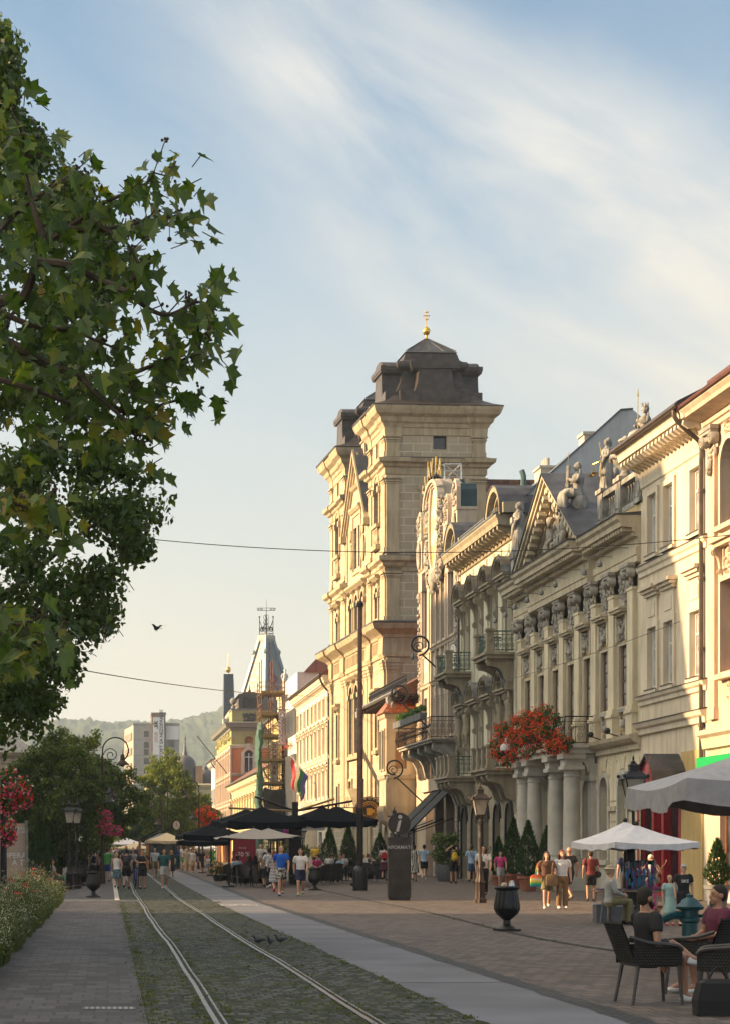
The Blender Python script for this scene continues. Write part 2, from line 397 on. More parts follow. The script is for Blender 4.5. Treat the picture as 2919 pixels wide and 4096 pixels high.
# bicycle mark painted on the cycle path
def bike_mark(y, xx):
 W = plain('road paint', (0.62, 0.62, 0.62), 0.8, var=0.35, scale=9)
 g = G()
 for cx in (-.34, .34):
  for i in range(20):
   a, b = 2*pi*i/20, 2*pi*(i+1)/20
   g.face(*[(cx+r*cos(t), 1.9*r*sin(t), 0) for r, t in ((.2, a), (.26, a), (.26, b), (.2, b))])
 for a, b in (((-.34, 0), (-.1, .55)), ((-.1, .55), (.26, .5)), ((.26, .5), (0, -.02)), ((0, -.02), (-.34, 0)), ((.34, 0), (.22, .75)), ((-.1, .55), (0, -.02)), ((.1, .75), (.3, .78))):
  a, b = Vector((*a, 0)), Vector((*b, 0)); d = (b-a).normalized(); n = Vector((-d.y, d.x, 0))*.035
  g.face(a-n, b-n, b+n, a+n)
 struct(g.build('cycle_mark', W, None, None, (xx, y, zg(y)+.006)))
g = G()
for y in (24.5, 37.2, 44.0, 58.5, 77, 101): g.face((3.6, y, zg(y)+.003), (4.9, y+.05, zg(y)+.003), (4.9, y+.11, zg(y)+.003), (3.6, y+.05, zg(y)+.003))
struct(g.build('cycle_path_joints', plain('tar joint', (.05, .05, .052), .8)))
bike_mark(61.5, 4.1); bike_mark(96, 4.2)
# moss and grass tufts between the setts and along the rails
def tufts():
 g = G(); R.seed(11)
 def tuft(x, y, h):
  for _ in range(R.randint(3, 6)):
   a = R.uniform(0, 2*pi); l = R.uniform(.3, 1)*h
   bx, by = x+R.uniform(-.04, .04), y+R.uniform(-.04, .04); w = R.uniform(.004, .009)
   g.face((bx-w, by, zg(y)-.004), (bx+w, by, zg(y)-.004), (bx+cos(a)*l*.6, by+sin(a)*l*.6, zg(y)+l))
 for _ in range(2600):
  y = 17*(75/17)**R.random(); k = R.random()
  x = R.choice([0.40, 0.46, 0.95, 1.17, 2.38, 2.6, 3.5])+R.gauss(0, .05) if k < .6 else R.uniform(.42, 3.5)
  tuft(x, y, R.uniform(.012, .035))
 for _ in range(160):
  i = R.randrange(len(cp)-1); tuft(cp[i].x+R.uniform(-.1, .1), cp[i].y+R.uniform(-.3, .3), R.uniform(.01, .03))
 o = struct(g.build('grass', leafmat('moss tufts', [(0.03, 0.04, 0.008), (0.09, 0.11, 0.02), (0.13, 0.13, 0.03)])), 'stuff')
tufts()
# ------------------------------------------------------------------ far hills under haze
def hills():
 prof = [(-2500, 1600), (0, 1612), (160, 1610), (250, 1613), (330, 1616), (400, 1609), (445, 1600), (490, 1588), (560, 1568), (640, 1555), (760, 1550), (1000, 1570), (1500, 1600), (3000, 1650)]
 def ridge(d):
  for (a, ya), (b, yb) in zip(prof, prof[1:]):
   if a <= d <= b:
    t = (d-a)/(b-a); t = t*t*(3-2*t); return lerp(ya, yb, t)
  return 1650
 g = G(); nx, ny = 420, 44; D = 1900.0
 xs = [X_at(lerp(-300, 900, i/nx)*1.7974, D) for i in range(nx+1)]
 rows = []
 for j in range(ny+1):
  t = j/ny; y = lerp(900, D, t) if t < .8 else lerp(D*0.9, D*1.25, (t-.8)/.2)
  row = []
  for i, x in enumerate(xs):
   d = lerp(-300, 900, i/nx)
   H = z_at(ridge(d)*1.7974, D)
   k = min(1, max(0, (y-900)/(D-900))); k = k*k*(3-2*k)
   if y > D: k = 1-(y-D)/D
   z = H*k*(1+.035*mnoise.noise(Vector((x*.006, y*.004, 2))))+3*mnoise.noise(Vector((x*.03, y*.02, 7)))*k+3.4*k*mnoise.noise(Vector((x*.22, y*.1, 1)))+3.0*k*mnoise.noise(Vector((x*.09, y*.06, 4)))
   if j == 0: z = -2
   row.append((x, y, z))
  rows.append(row)
 g.rings(rows, False, False)
 m, nt, b = newmat('forest hillside')
 tc = N(nt, 'ShaderNodeTexCoord'); n1 = N(nt, 'ShaderNodeTexNoise', Scale=0.09, Detail=8.0, Roughness=0.7); L(nt, tc.outputs['Object'], n1.inputs['Vector'])
 n2 = N(nt, 'ShaderNodeTexNoise', Scale=0.012, Detail=3.0); L(nt, tc.outputs['Object'], n2.inputs['Vector'])
 c = ramp(nt, n1.outputs[0], [(0.35, (0.018, 0.03, 0.010)), (0.65, (0.075, 0.10, 0.03))])
 c = mixc(nt, ramp(nt, n2.outputs[0], [(0.5, 0.0), (0.65, 0.5)]), c, (0.11, 0.12, 0.045))
 L(nt, c, b.inputs['Base Color']); b.inputs['Roughness'].default_value = 0.95; bump(nt, b, n1.outputs[0], 1.0, 6.0)
 struct(g.build('hills', m, None, 180))
hills()
g = G(); g.box(-900, 1300, -120, 2600, -1.5, 190)
m = bpy.data.materials.new('haze air'); m.use_nodes = True; nt = m.node_tree
for n in list(nt.nodes): nt.nodes.remove(n)
vo = N(nt, 'ShaderNodeVolumePrincipled'); vo.inputs['Color'].default_value = (0.62, 0.76, 0.92, 1); vo.inputs['Density'].default_value = 0.0003; vo.inputs['Anisotropy'].default_value = 0.2
oo = N(nt, 'ShaderNodeOutputMaterial'); L(nt, vo.outputs[0], oo.inputs['Volume'])
struct(g.build('haze', m), 'stuff')
# ------------------------------------------------------------------ facade tools: local x = along the street (away), y = out from the wall, z = up
class Fac:
 def __init__(s, name, label, cat, xn, xf, vp, c, group=None):
  s.c, s.vp = c, vp
  Yn, Yf = c/(xn-vp), c/(xf-vp)
  s.o = Vector((X_at(xn, Yn), Yn, 0)); e = Vector((X_at(xf, Yf), Yf, 0))
  s.L = (e-s.o).length; s.a = (e-s.o).normalized(); s.n = Vector((-s.a.y, s.a.x, 0)); s.rz = atan2(s.a.y, s.a.x)
  s.root = thing(name, label, cat, s.o, s.rz, group)
  s.wc = {}
 def uz(s, x, y, w=0.0):
  d = Vector(((x-XP)/F, 1.0, (YH-y)/F)); C = Vector((0, 0, EYE))
  t = (s.o+s.n*w-C).dot(s.n)/d.dot(s.n); P = C+d*t
  return (P-s.o).dot(s.a), P.z
 def U(s, x, w=0.0): return s.uz(x, YH, w)[0]
 def W(s, u, w, z): return s.o+s.a*u+s.n*w+Vector((0, 0, z))
 def part(s, name, g, mat, smooth=None, parent=None): return g.build(name, mat, parent or s.root, smooth)
 def win(s, uc, wid, zb, zt, rise=0.0, w=-0.28, fm=None, gm=None, cols=2, bars=(0.68,), fw=0.07, name='window', parent=None, pointed=False):
  key = (round(wid, 3), round(zt-zb, 3), round(rise, 3), fm.name, gm.name, cols, bars, fw, pointed)
  if key not in s.wc:
   h = zt-zb; o = outline(0, wid, 0, h, rise, pointed); i = outline(0, wid-2*fw, fw, h-fw, max(0, rise-fw*.5) if rise else 0, pointed)
   g = G(); n = len(o)
   for k in range(n):
    a, b, c, d = o[k], o[(k+1) % n], i[(k+1) % n], i[k]
    g.face((a[0], .05, a[1]), (d[0], .05, d[1]), (c[0], .05, c[1]), (b[0], .05, b[1]))
    g.face((d[0], .05, d[1]), (d[0], -.02, d[1]), (c[0], -.02, c[1]), (c[0], .05, c[1]))
   for k in range(1, cols):
    x = -wid/2+wid*k/cols; g.box(x-.032, x+.032, -.02, .046, fw, h-(rise*.25)-fw*.5)
   for t in bars: g.box(-wid/2+fw*.6, wid/2-fw*.6, -.02, .042, h*t-.032, h*t+.032)
   p = G(); p.face(*[(q[0], 0, q[1]) for q in o][::-1])
   s.wc[key] = (g.mesh(name, fm), p.mesh('pane', gm))
  a, b = s.wc[key]
  f = link(name, a, parent or s.root, (uc, w, zb)); link('pane', b, f)
  return f
def outline(uc, wid, zb, zt, rise=0.0, pointed=False, n=10):
 h = wid/2; pts = [(uc-h, zb), (uc+h, zb)]
 if not rise: return pts+[(uc+h, zt), (uc-h, zt)]
 sp = zt-rise
 if pointed: return pts+[(uc+h*cos(t)**0.9, sp+rise*sin(t)**0.85) for t in [pi*.5*k/6 for k in range(6)]]+[(uc, zt)]+[(uc-h*cos(t)**0.9, sp+rise*sin(t)**0.85) for t in [pi*.5*k/6 for k in range(5, -1, -1)]]
 return pts+[(uc+h*cos(pi*k/n), sp+rise*sin(pi*k/n)) for k in range(n+1)]
def wall(g, u0, u1, z0, z1, ops=(), w=0.0, dep=0.3, ax='u'):
 "sheet with real openings and reveals; ops: (centre, width, bottom, top, rise[, pointed])"
 def P(u, d, z): return (u, w-d, z) if ax == 'u' else (w-d, u, z)
 flip = ax != 'u'
 def fc(*p): g.face(*(p[::-1] if flip else p))
 us = sorted({u0, u1} | {q for o in ops for q in (o[0]-o[1]/2, o[0]+o[1]/2) if u0 < q < u1})
 zs = sorted({z0, z1} | {q for o in ops for q in (o[2], o[3]) if z0 < q < z1})
 for i in range(len(us)-1):
  zstart = None
  for j in range(len(zs)-1):
   cu, cz = (us[i]+us[i+1])/2, (zs[j]+zs[j+1])/2
   hole = any(abs(cu-o[0]) < o[1]/2 and o[2] < cz < o[3] for o in ops)
   if not hole: fc(P(us[i+1], 0, zs[j]), P(us[i], 0, zs[j]), P(us[i], 0, zs[j+1]), P(us[i+1], 0, zs[j+1]))
 for o in ops:
  uc, wd, zb, zt = o[:4]; rise = o[4] if len(o) > 4 else 0; ptd = o[5] if len(o) > 5 else False
  ol = outline(uc, wd, zb, zt, rise, ptd); n = len(ol)
  for k in range(n):
   a, b = ol[k], ol[(k+1) % n]
   fc(P(a[0], 0, a[1]), P(b[0], 0, b[1]), P(b[0], dep, b[1]), P(a[0], dep, a[1]))
  if rise:
   arc = ol[2:]; m = len(arc)//2
   for k in range(m): fc(P(uc+wd/2, 0, zt), P(arc[k+1][0], 0, arc[k+1][1]), P(arc[k][0], 0, arc[k][1]))
   for k in range(m, len(arc)-1): fc(P(uc-wd/2, 0, zt), P(arc[k+1][0], 0, arc[k+1][1]), P(arc[k][0], 0, arc[k][1]))
def frame(g, uc, wd, zb, zt, t=0.14, p=0.06, rise=0.0, w=0.0, bottom=True):
 "raised surround round an opening"
 i = outline(uc, wd, zb, zt, rise); o = outline(uc, wd+2*t, zb-(t if bottom else 0), zt+t, rise+t*.5 if rise else 0); n = len(i)
 for k in range(0 if bottom else 1, n):
  a, b, c, d = o[k], o[(k+1) % n], i[(k+1) % n], i[k]
  y = w+p
  g.face((a[0], y, a[1]), (d[0], y, d[1]), (c[0], y, c[1]), (b[0], y, b[1]))
  g.face((a[0], w, a[1]), (a[0], y, a[1]), (b[0], y, b[1]), (b[0], w, b[1]))
  g.face((d[0], w, d[1]), (c[0], w, c[1]), (c[0], y, c[1]), (d[0], y, d[1]))
CORN = [(0.0, 0.0), (0.08, 0.02), (0.08, 0.16), (0.2, 0.22), (0.24, 0.34), (0.62, 0.42), (0.62, 0.58), (0.72, 0.66), (0.80, 0.84), (0.84, 0.9), (0.84, 1.0)]
def prof(p, z0, h, k=1.0): return [(a*k, z0+b*h) for a, b in p]
def dentils(g, u0, u1, z0, z1, w0, w1, st, fill=0.55):
 n = max(1, int((u1-u0)/st)); st = (u1-u0)/n
 for i in range(n): g.box(u0+(i+.5-fill/2)*st, u0+(i+.5+fill/2)*st, w0, w1, z0, z1)
def modillion(g, u, z1, w0, pr, h, wd):
 "scrolled bracket under a cornice"
 g.prism([(w0, z1), (w0+pr, z1), (w0+pr, z1-h*.35), (w0+pr*.8, z1-h*.55), (w0+pr*.45, z1-h*.5), (w0+pr*.25, z1-h*.8), (w0+pr*.1, z1-h), (w0, z1-h)], u-wd/2, u+wd/2)
def bracket(g, u, z1, w0, pr, h, wd):
 "big S-shaped console with two volutes"
 pts = [(w0, z1), (w0+pr, z1), (w0+pr*1.02, z1-h*.12), (w0+pr*.95, z1-h*.26), (w0+pr*.75, z1-h*.3), (w0+pr*.55, z1-h*.38), (w0+pr*.42, z1-h*.55), (w0+pr*.36, z1-h*.75), (w0+pr*.3, z1-h*.92), (w0+pr*.15, z1-h), (w0, z1-h*.97)]
 g.prism(pts, u-wd/2, u+wd/2)
 for y, z, r in ((w0+pr*.86, z1-h*.16, h*.13), (w0+pr*.2, z1-h*.86, h*.11)):
  for s in (-1, 1):
   c = [(u+s*(wd/2+.015), y+r*cos(2*pi*k/10), z+r*sin(2*pi*k/10)) for k in range(10)]
   c0 = [(u+s*wd*.3, p[1], p[2]) for p in c]
   g.rings([c0, c] if s > 0 else [c, c0])
   g.tube([(u+s*(wd/2+.02), y+r*.75*(1-k/16)*cos(k*.75), z+r*.75*(1-k/16)*sin(k*.75)) for k in range(14)], .014, 4)
def relief(g, u0, u1, z0, z1, w, n, seed, sz=0.1, dep=0.09):
 "stucco carving: leaves, fruit, scrolls"
 r = random.Random(seed)
 for i in range(n):
  u, z = r.uniform(u0, u1), r.uniform(z0, z1); k = r.uniform(.45, 1.1)*sz
  if r.random() < .3:
   a = r.uniform(0, 6.28)
   g.tube([(u+k*1.0*(1-t/9)*cos(a+t*.8), w+dep*.5, z+k*1.0*(1-t/9)*sin(a+t*.8)) for t in range(8)], k*.22, 4)
  else:
   g.ell((u, w+dep*r.uniform(.1, .5), z), (k*r.uniform(.35, .9), dep*r.uniform(.5, 1), k*r.uniform(.5, 1.1)), 6, 4, Euler((0, r.uniform(-1, 1), 0)).to_matrix(), .3, i)
def garland(g, u0, u1, z, sag, w, r=0.06, seed=0):
 for i in range(13):
  t = i/12; k = r*(0.7+.6*sin(pi*t))
  g.ell((lerp(u0, u1, t), w+k*.6, z-sag*sin(pi*t)), (k, k*.8, k), 6, 4, None, .4, seed+i)
 for u in (u0, u1):
  for j in range(3): g.ell((u, w+.04, z-.1*j), (.05, .05, .07), 5, 3)
def ionic(g, u, z0, z1, w, wd, pr=0.2):
 "capital with drooping volutes, egg row and swag"
 h = z1-z0
 g.box(u-wd*.62, u+wd*.62, w, w+pr*1.25, z1-h*.14, z1)
 g.box(u-wd*.55, u+wd*.55, w, w+pr*1.1, z1-h*.24, z1-h*.14)
 for s in (-1, 1):
  c = (u+s*wd*.46, w+pr*.95, z1-h*.42); r = h*.21
  rs = [[(c[0]+q*cos(2*pi*k/10), y, c[2]+q*sin(2*pi*k/10)) for k in range(10)] for q, y in ((r, w), (r, c[1]), (r*.8, c[1]+.05))]
  g.rings([x[::-1] for x in rs])
  g.tube([(c[0]+r*.8*(1-k/14)*cos(k*.8), c[1]+.05, c[2]+r*.8*(1-k/14)*sin(k*.8)) for k in range(12)], r*.13, 4)
 for k in range(5): g.ell((u+wd*(-.24+.12*k), w+pr*.75, z1-h*.38), (wd*.055, .05, h*.1), 6, 4)
 garland(g, u-wd*.4, u+wd*.4, z1-h*.6, h*.22, w+.03, h*.06, int(u*10))
 for s in (-1, 0, 1): g.ell((u+s*wd*.4, w+.05, z0+h*.14), (wd*.1, .06, h*.16), 6, 4, None, .3, s)
def baluster_row(g, p0, p1, z0, z1, n, r=0.075):
 "turned balusters from p0 to p1 (x, y)"
 h = z1-z0
 pf = [(r*.9, 0), (r*.9, .06*h), (r*.5, .1*h), (r*1.0, .3*h), (r*.85, .42*h), (r*.45, .7*h), (r*.5, .85*h), (r*.8, .88*h), (r*.8, h)]
 for i in range(n):
  t = (i+.5)/n; g.lathe(pf, (lerp(p0[0], p1[0], t), lerp(p0[1], p1[1], t), z0), 7)
def iron_rail(g, p0, p1, z0, h, n=None, scroll=True, r=0.012, belly=0.0):
 "wrought-iron railing between two points (x, y)"
 a, b = Vector((*p0, 0)), Vector((*p1, 0)); d = b-a; Ln = d.length; d.normalize(); o = Vector((-d.y, d.x, 0))
 g.tube([a+Vector((0,0,z0+h)), b+Vector((0,0,z0+h))], r*1.9, 5); g.tube([a+Vector((0,0,z0+.08)), b+Vector((0,0,z0+.08))], r*1.3, 5)
 g.tube([a+Vector((0,0,z0+h*.82)), b+Vector((0,0,z0+h*.82))], r*1.1, 4)
 n = n or max(2, int(Ln/.34))
 for i in range(n+1):
  p = a+d*(Ln*i/n)
  g.tube([p+Vector((0,0,z0)), p+o*belly+Vector((0,0,z0+h*.35)), p+Vector((0,0,z0+h))], r*(1.5 if i in (0, n) else .9), 4)
  if scroll and i < n:
   q = p+d*(Ln/n/2); k = min(.15, Ln/n*.42)
   g.tube(spiral(q+Vector((0,0,z0+h*.60)), k, k*.2, pi/2, 1.4, d, (0,0,1), 12), r*.8, 4)
   g.tube(spiral(q+o*belly*.9+Vector((0,0,z0+h*.32)), k*1.1, k*.2, -pi/2, 1.4, d, (0,0,1), 12), r*.8, 4)
def put_text(fac_or_root, name, txt, h, mat, M, parent=None, depth=0.012, bold=0.0, spacing=1.0):
 g = G(); g.add(text_geo(txt, h, depth, bold, spacing), M); return g.build(name, mat, parent or fac_or_root)
def on_wall(u, w, z, rot=0.0):
 "text on the wall plane, read from the street (outward normal +y): x axis of the text runs to -u"
 return Matrix.Translation((u, w, z)) @ Matrix(((-1,0,0,0),(0,0,1,0),(0,1,0,0),(0,0,0,1))) @ Matrix.Rotation(rot, 4, 'Z')
def to_viewer(u, w, z, rot=0.0):
 "text on a face that looks down the street towards -u: x axis of the text runs to -w"
 return Matrix.Translation((u, w, z)) @ Matrix(((0,0,-1,0),(-1,0,0,0),(0,1,0,0),(0,0,0,1))) @ Matrix.Rotation(rot, 4, 'Z')
# shared colours
STONE = plain('carved grey stucco', (0.34, 0.315, 0.275), 0.9, var=0.25, scale=3, bmp=0.4)
STATUE = plain('weathered statue stone', (0.30, 0.285, 0.255), 0.92, var=0.4, scale=2.2, bmp=0.5)
GLASS = glassy('window glass')
GLASSW = glassy('sky toned window glass', (0.30, 0.30, 0.285))  # pale base colour carries sky reflection and curtains
SHADEG = glassy('dark shop glass', (0.012, 0.013, 0.015), 0.05)
LEAD = plain('dark roof sheet', (0.075, 0.075, 0.085), 0.5, 0.3, var=0.3, scale=1.5, bmp=0.25)
BRONZE = plain('brown patinated copper', (0.062, 0.048, 0.042), 0.45, 0.35, var=0.3, scale=2.0, bmp=0.25)
IRON = plain('black wrought iron', (0.012, 0.012, 0.013), 0.45, 0.4, var=0.2)
GOLD = plain('gilding', (0.85, 0.52, 0.10), 0.25, 1.0, var=0.1)
GUTTER = plain('zinc gutter', (0.20, 0.20, 0.195), 0.5, 0.6, var=0.25, scale=4)
PIPE = plain('brown downpipe', (0.085, 0.065, 0.055), 0.5, 0.4, var=0.2, scale=3)
WHITEP = plain('white window paint', (0.66, 0.66, 0.64), 0.5, var=0.08)
BROWNW = plain('brown window wood', (0.12, 0.06, 0.038), 0.55, var=0.25, scale=9)
def tilemat(name, cs, sw=0.28, sh=0.2, mort=(0.03, 0.02, 0.02)):
 "scale tiles in mixed glazes: (x+y, z) cells, one colour each"
 if name in MATS: return MATS[name]
 m, nt, b = newmat(name)
 tc = N(nt, 'ShaderNodeTexCoord'); s = N(nt, 'ShaderNodeSeparateXYZ'); L(nt, tc.outputs['Object'], s.inputs[0])
 ad = N(nt, 'ShaderNodeMath', operation='ADD'); L(nt, s.outputs[0], ad.inputs[0]); L(nt, s.outputs[1], ad.inputs[1])
 cb = N(nt, 'ShaderNodeCombineXYZ'); L(nt, ad.outputs[0], cb.inputs[0]); L(nt, s.outputs[2], cb.inputs[1])
 br = N(nt, 'ShaderNodeTexBrick')
 for k, v in (('Scale', 1.0), ('Brick Width', sw), ('Row Height', sh), ('Mortar Size', 0.018), ('Mortar Smooth', 0.3), ('Bias', 0.0), ('Color1', (0,0,0,1)), ('Color2', (1,1,1,1)), ('Mortar', (0.5,0.5,0.5,1))): br.inputs[k].default_value = v
 L(nt, cb.outputs[0], br.inputs['Vector'])
 nz = N(nt, 'ShaderNodeTexNoise', Scale=0.7, Detail=2.0); L(nt, tc.outputs['Object'], nz.inputs['Vector'])
 k = N(nt, 'ShaderNodeMath', operation='MULTIPLY_ADD'); L(nt, nz.outputs[0], k.inputs[0]); k.inputs[1].default_value = 0.5; k.inputs[2].default_value = -0.25
 a2 = N(nt, 'ShaderNodeMath', operation='ADD'); L(nt, k.outputs[0], a2.inputs[0]); L(nt, br.outputs['Color'], a2.inputs[1])
 n = N(nt, 'ShaderNodeValToRGB'); e = n.color_ramp.elements; n.color_ramp.interpolation = 'CONSTANT'
 while len(e) < len(cs): e.new(.5)
 for i, (p, c) in enumerate(cs): e[i].position = p; e[i].color = c4(c)
 L(nt, a2.outputs[0], n.inputs[0])
 L(nt, mixc(nt, br.outputs['Fac'], n.outputs[0], mort), b.inputs['Base Color']); b.inputs['Roughness'].default_value = 0.45
 inv = N(nt, 'ShaderNodeMath', operation='SUBTRACT'); inv.inputs[0].default_value = 1; L(nt, br.outputs['Fac'], inv.inputs[1]); bump(nt, b, inv.outputs[0], 0.8, 0.03)
 MATS[name] = m; return m
CR, VPR = 172993.0, 251.6
# ================================================================== church
def church():
 f = Fac('church', 'tall sandstone church with two square towers under dark helm roofs', 'church', 1542, 1326, -108, 222750)
 ST = blocks('sandstone ashlar', (0.46, 0.385, 0.275), (0.37, 0.305, 0.215), (0.60, 0.54, 0.43), 1.25, 0.56, 0.03, 0.35, dirt=0.45)
 TR = plaster('sandstone trim', (0.45, 0.37, 0.25), 0.5)
 LD = plain('louvre boards', (0.10, 0.075, 0.055), 0.8, var=0.2)
 Lc = f.L; t1 = f.U(1477); m1 = f.U(1386)
 D = 6.9
 # ---- body: front wall with real windows, all levels
 lowW = [];
 def ux(zoomx, s=2.03, o=1200): return f.U(o+zoomx/s)
 ops = []
 def addwin(uc, wd, zb, zt, rise, **k): ops.append((uc, wd, zb, zt, rise)); return (uc, wd, zb, zt, rise)
 mid = (t1+m1)/2
 # upper floor band 17.6-21: three arches in the middle, one each tower
 for q in (mid-2.1, mid, mid+2.1): addwin(q, 1.15, 17.9, 20.6, .55)
 tc = [t1*0.52, m1+(Lc-m1)*.52]
 for q in tc: addwin(q, .9, 18.0, 20.2, .45)
 # big nave windows, and small ones low down
 for q in (mid-2.1, mid, mid+2.1): addwin(q, 1.3, 9.0, 14.0, .65)
 for q in tc: addwin(q, .75, 9.0, 12.3, 0)
 for q in (mid-2.6, mid+2.4): addwin(q, .95, 5.4, 7.0, 0)
 for q in tc: addwin(q, .75, 4.2, 6.8, 0)
 addwin(mid, 2.2, 0.02, 4.0, 1.1)
 # tower belfries
 for q in tc: addwin(q, 1.5, 24.6, 27.9, .75)
 for q in tc: addwin(q, .55, 29.1, 30.6, 0)
 g = G()
 low = [o for o in ops if o[3] < 17]; hi = [o for o in ops if o[3] > 17]
 wall(g, 0, Lc, 0, 17.4, low, 0, .5)
 wall(g, 0, Lc, 17.4, 21.9, [o for o in hi if o[3] < 21], 0, .45)
 # camera side of the body and back
 wall(g, -40, 0, 0, 17.4, [], 0.0, .3, 'w')
 g.box(0.5, Lc-.5, -40, -6.5, 0, 17.3)
 f.part('wall', g, ST)
 dg = GLASS
 for o in ops:
  uc, wd, zb, zt, rise = o
  if zt > 24 and rise:
   g = G()
   k = zb
   while k < zt-.1:
    g.box(uc-wd/2, uc+wd/2, -.42, -.28, k, k+.05); k += .16
   g.box(uc-wd/2, uc+wd/2, -.47, -.42, zb, zt)
   f.part('louvre', g, LD)
  elif zb < .1:
   g = G(); g.box(uc-1.1, uc+1.1, -.4, -.32, 0, 4)
   for s in (-.55, .55):
    for z in (.4, 2.1): g.box(uc+s-.4, uc+s+.4, -.32, -.28, z, z+1.3)
   f.part('door', g, BROWNW)
  else: f.win(uc, wd, zb, zt, rise, -.4, BROWNW, dg, 2, (.4, .7))
 # tower shafts above the roof cornice
 def tower(u0, u1, name):
  tw = G()
  tops = [(o[0], o[1], o[2], o[3], o[4]) for o in hi if u0 < o[0] < u1 and o[3] > 21.9]
  wall(tw, u0, u1, 21.9, 31.2, tops, 0, .5)
  sq = (-3.75, .95, 29.3, 30.35); lv = (-3.45, 1.5, 24.4, 27.5, .75)
  wall(tw, -D, 0, 17.4, 31.2, [sq, lv], u0, -.4, 'w')
  wall(tw, -D, 0, 17.4, 31.2, [], u1, .4, 'w'); wall(tw, u0, u1, 17.4, 31.2, [], -D, -.3)
  T = f.part('tower', tw, ST)
  g = G()
  for q in (u0, ): g.box(u0+.35, u0+.42, -4.3, -3.2, 29.2, 30.4)
  g.build('dark_window', SHADEG, T)
  g = G(); k = 24.4
  while k < 27.45: g.box(u0+.25, u0+.38, -4.2, -2.7, k, k+.05); k += .16
  g.box(u0+.38, u0+.43, -4.2, -2.7, 24.4, 27.5); g.build('louvre', LD, T)
  # corner pilasters on the street and side faces
  for z0, z1 in ((17.5, 20.9), (22.2, 27.35), (28.75, 30.2)):
   for a, b in ((u0+.02, u0+.9), (u1-.9, u1-.02)):
    g = G(); g.box(a, b, -.05, .1, z0, z1); g.box(a-.05, b+.05, -.05, .16, z0, z0+.35)
    for j, zz in enumerate((0, .12, .3)): g.box(a-.04-.05*j, b+.04+.05*j, -.05, .14+.06*j, z1-.42+zz, z1-.42+zz+.1)
    g.build('pilaster', TR, T)
   for a, b in ((-.9, -.02), (-D+.02, -D+.9)):
    g = G(); g.box(u0-.1, u0+.05, a, b, z0, z1); g.box(u0-.16, u0+.05, a-.05, b+.05, z0, z0+.35)
    for j, zz in enumerate((0, .12, .3)): g.box(u0-.14-.06*j, u0+.05, a-.04-.05*j, b+.04+.05*j, z1-.42+zz, z1-.42+zz+.1)
    g.build('pilaster', TR, T)
  # string courses and the main cornice, broken forward over the pilasters
  g = G()
  g.ringmould(u0, u1, -D, 0, [(0, 20.9), (.1, 20.95), (.1, 21.2), (.18, 21.25), (.2, 21.5), (.45, 21.65), (.5, 21.85), (.5, 21.92), (0, 22.0)], False)
  g.ringmould(u0, u1, -D, 0, [(0, 27.5), (.06, 27.55), (.06, 28.0), (.2, 28.1), (.25, 28.25), (.48, 28.35), (.52, 28.6), (0, 28.68)], False)
  g.ringmould(u0, u1, -D, 0, [(0, 30.2), (.07, 30.25), (.07, 30.7), (.16, 30.78), (.2, 31.0), (.34, 31.1), (.42, 31.4), (.72, 31.6), (.86, 31.9), (.92, 32.08)], False)
  for a, b, c, d in ((u0, u0+.95, -.95, 0), (u1-.95, u1, -.95, 0), (u0, u0+.95, -D, -D+.95)):
   for zz in ((28.0, 28.6), (21.2, 21.9)):
    h = zz[1]-zz[0]
    g.ringmould(a, b, c, d, [(.1, zz[0]-.4), (.1, zz[0]), (.28, zz[0]+.15*h), (.33, zz[0]+.4*h), (.58, zz[0]+.6*h), (.62, zz[1]+.02), (.2, zz[1]+.08)], False)
   g.ringmould(a, b, c, d, [(.1, 30.2), (.14, 30.72), (.3, 31.0), (.44, 31.12), (.52, 31.4), (.82, 31.6), (.95, 31.9), (1.0, 32.09)], False)
  g.build('cornice', TR, T)
  g = G()
  g.ringmould(u0, u1, -D, 0, [(.52, 28.6), (.56, 28.62), (.05, 28.78)], False); g.ringmould(u0, u1, -D, 0, [(.5, 21.9), (.54, 21.93), (.05, 22.06)], False)
  g.build('lead_flashing', LEAD, T)
  # window trims and balustrades on the street face
  for o in tops:
   g = G()
   if o[4]:
    frame(g, o[0], o[1], o[2], o[3], .22, .12, o[4])
    baluster_row(g, (o[0]-.7, .12), (o[0]+.7, .12), 23.1, 24.3, 5, .11)
    g.box(o[0]-.95, o[0]+.95, .02, .3, 24.3, 24.55); g.box(o[0]-.95, o[0]+.95, .02, .34, 22.75, 23.1)
    for s in (-1, 1): g.box(o[0]+s*.85-.2, o[0]+s*.85+.2, .02, .22, 26.7, 27.1)
   else: frame(g, o[0], o[1], o[2], o[3], .1, .05)
   g.build('window_surround', TR, T)
  g = G()
  for s in (-1, 1): g.box(u0-.08, u0+.05, lv[0]+s*.95-.2, lv[0]+s*.95+.2, 24.2, 27.0); g.box(u0-.14, u0+.05, lv[0]+s*.95-.28, lv[0]+s*.95+.28, 26.5, 26.8)
  g.box(u0-.16, u0+.05, lv[0]-1.2, lv[0]+1.2, 24.05, 24.25)
  g.build('window_surround', TR, T)
  # helm roof
  g = G(); cx, cy = (u0+u1)/2, -D/2; hx, hy = (u1-u0)/2, D/2
  def ring(k, z): return [(cx-hx*k, cy-hy*k, z), (cx+hx*k, cy-hy*k, z), (cx+hx*k, cy+hy*k, z), (cx-hx*k, cy+hy*k, z)]
  g.rings([ring(k, z) for k, z in ((1.30, 32.08), (1.31, 32.2), (1.12, 32.42), (.95, 32.72), (.80, 33.15), (.70, 33.65), (.63, 34.2), (.585, 34.75), (.57, 35.0))])
  g.rings([ring(k, z) for k, z in ((.58, 34.95), (.66, 35.0), (.71, 35.15), (.72, 35.35), (.69, 35.52), (.60, 35.62), (.56, 35.75), (.53, 36.1), (.48, 36.35))])
  rf = g.build('helm_roof', BRONZE, T)
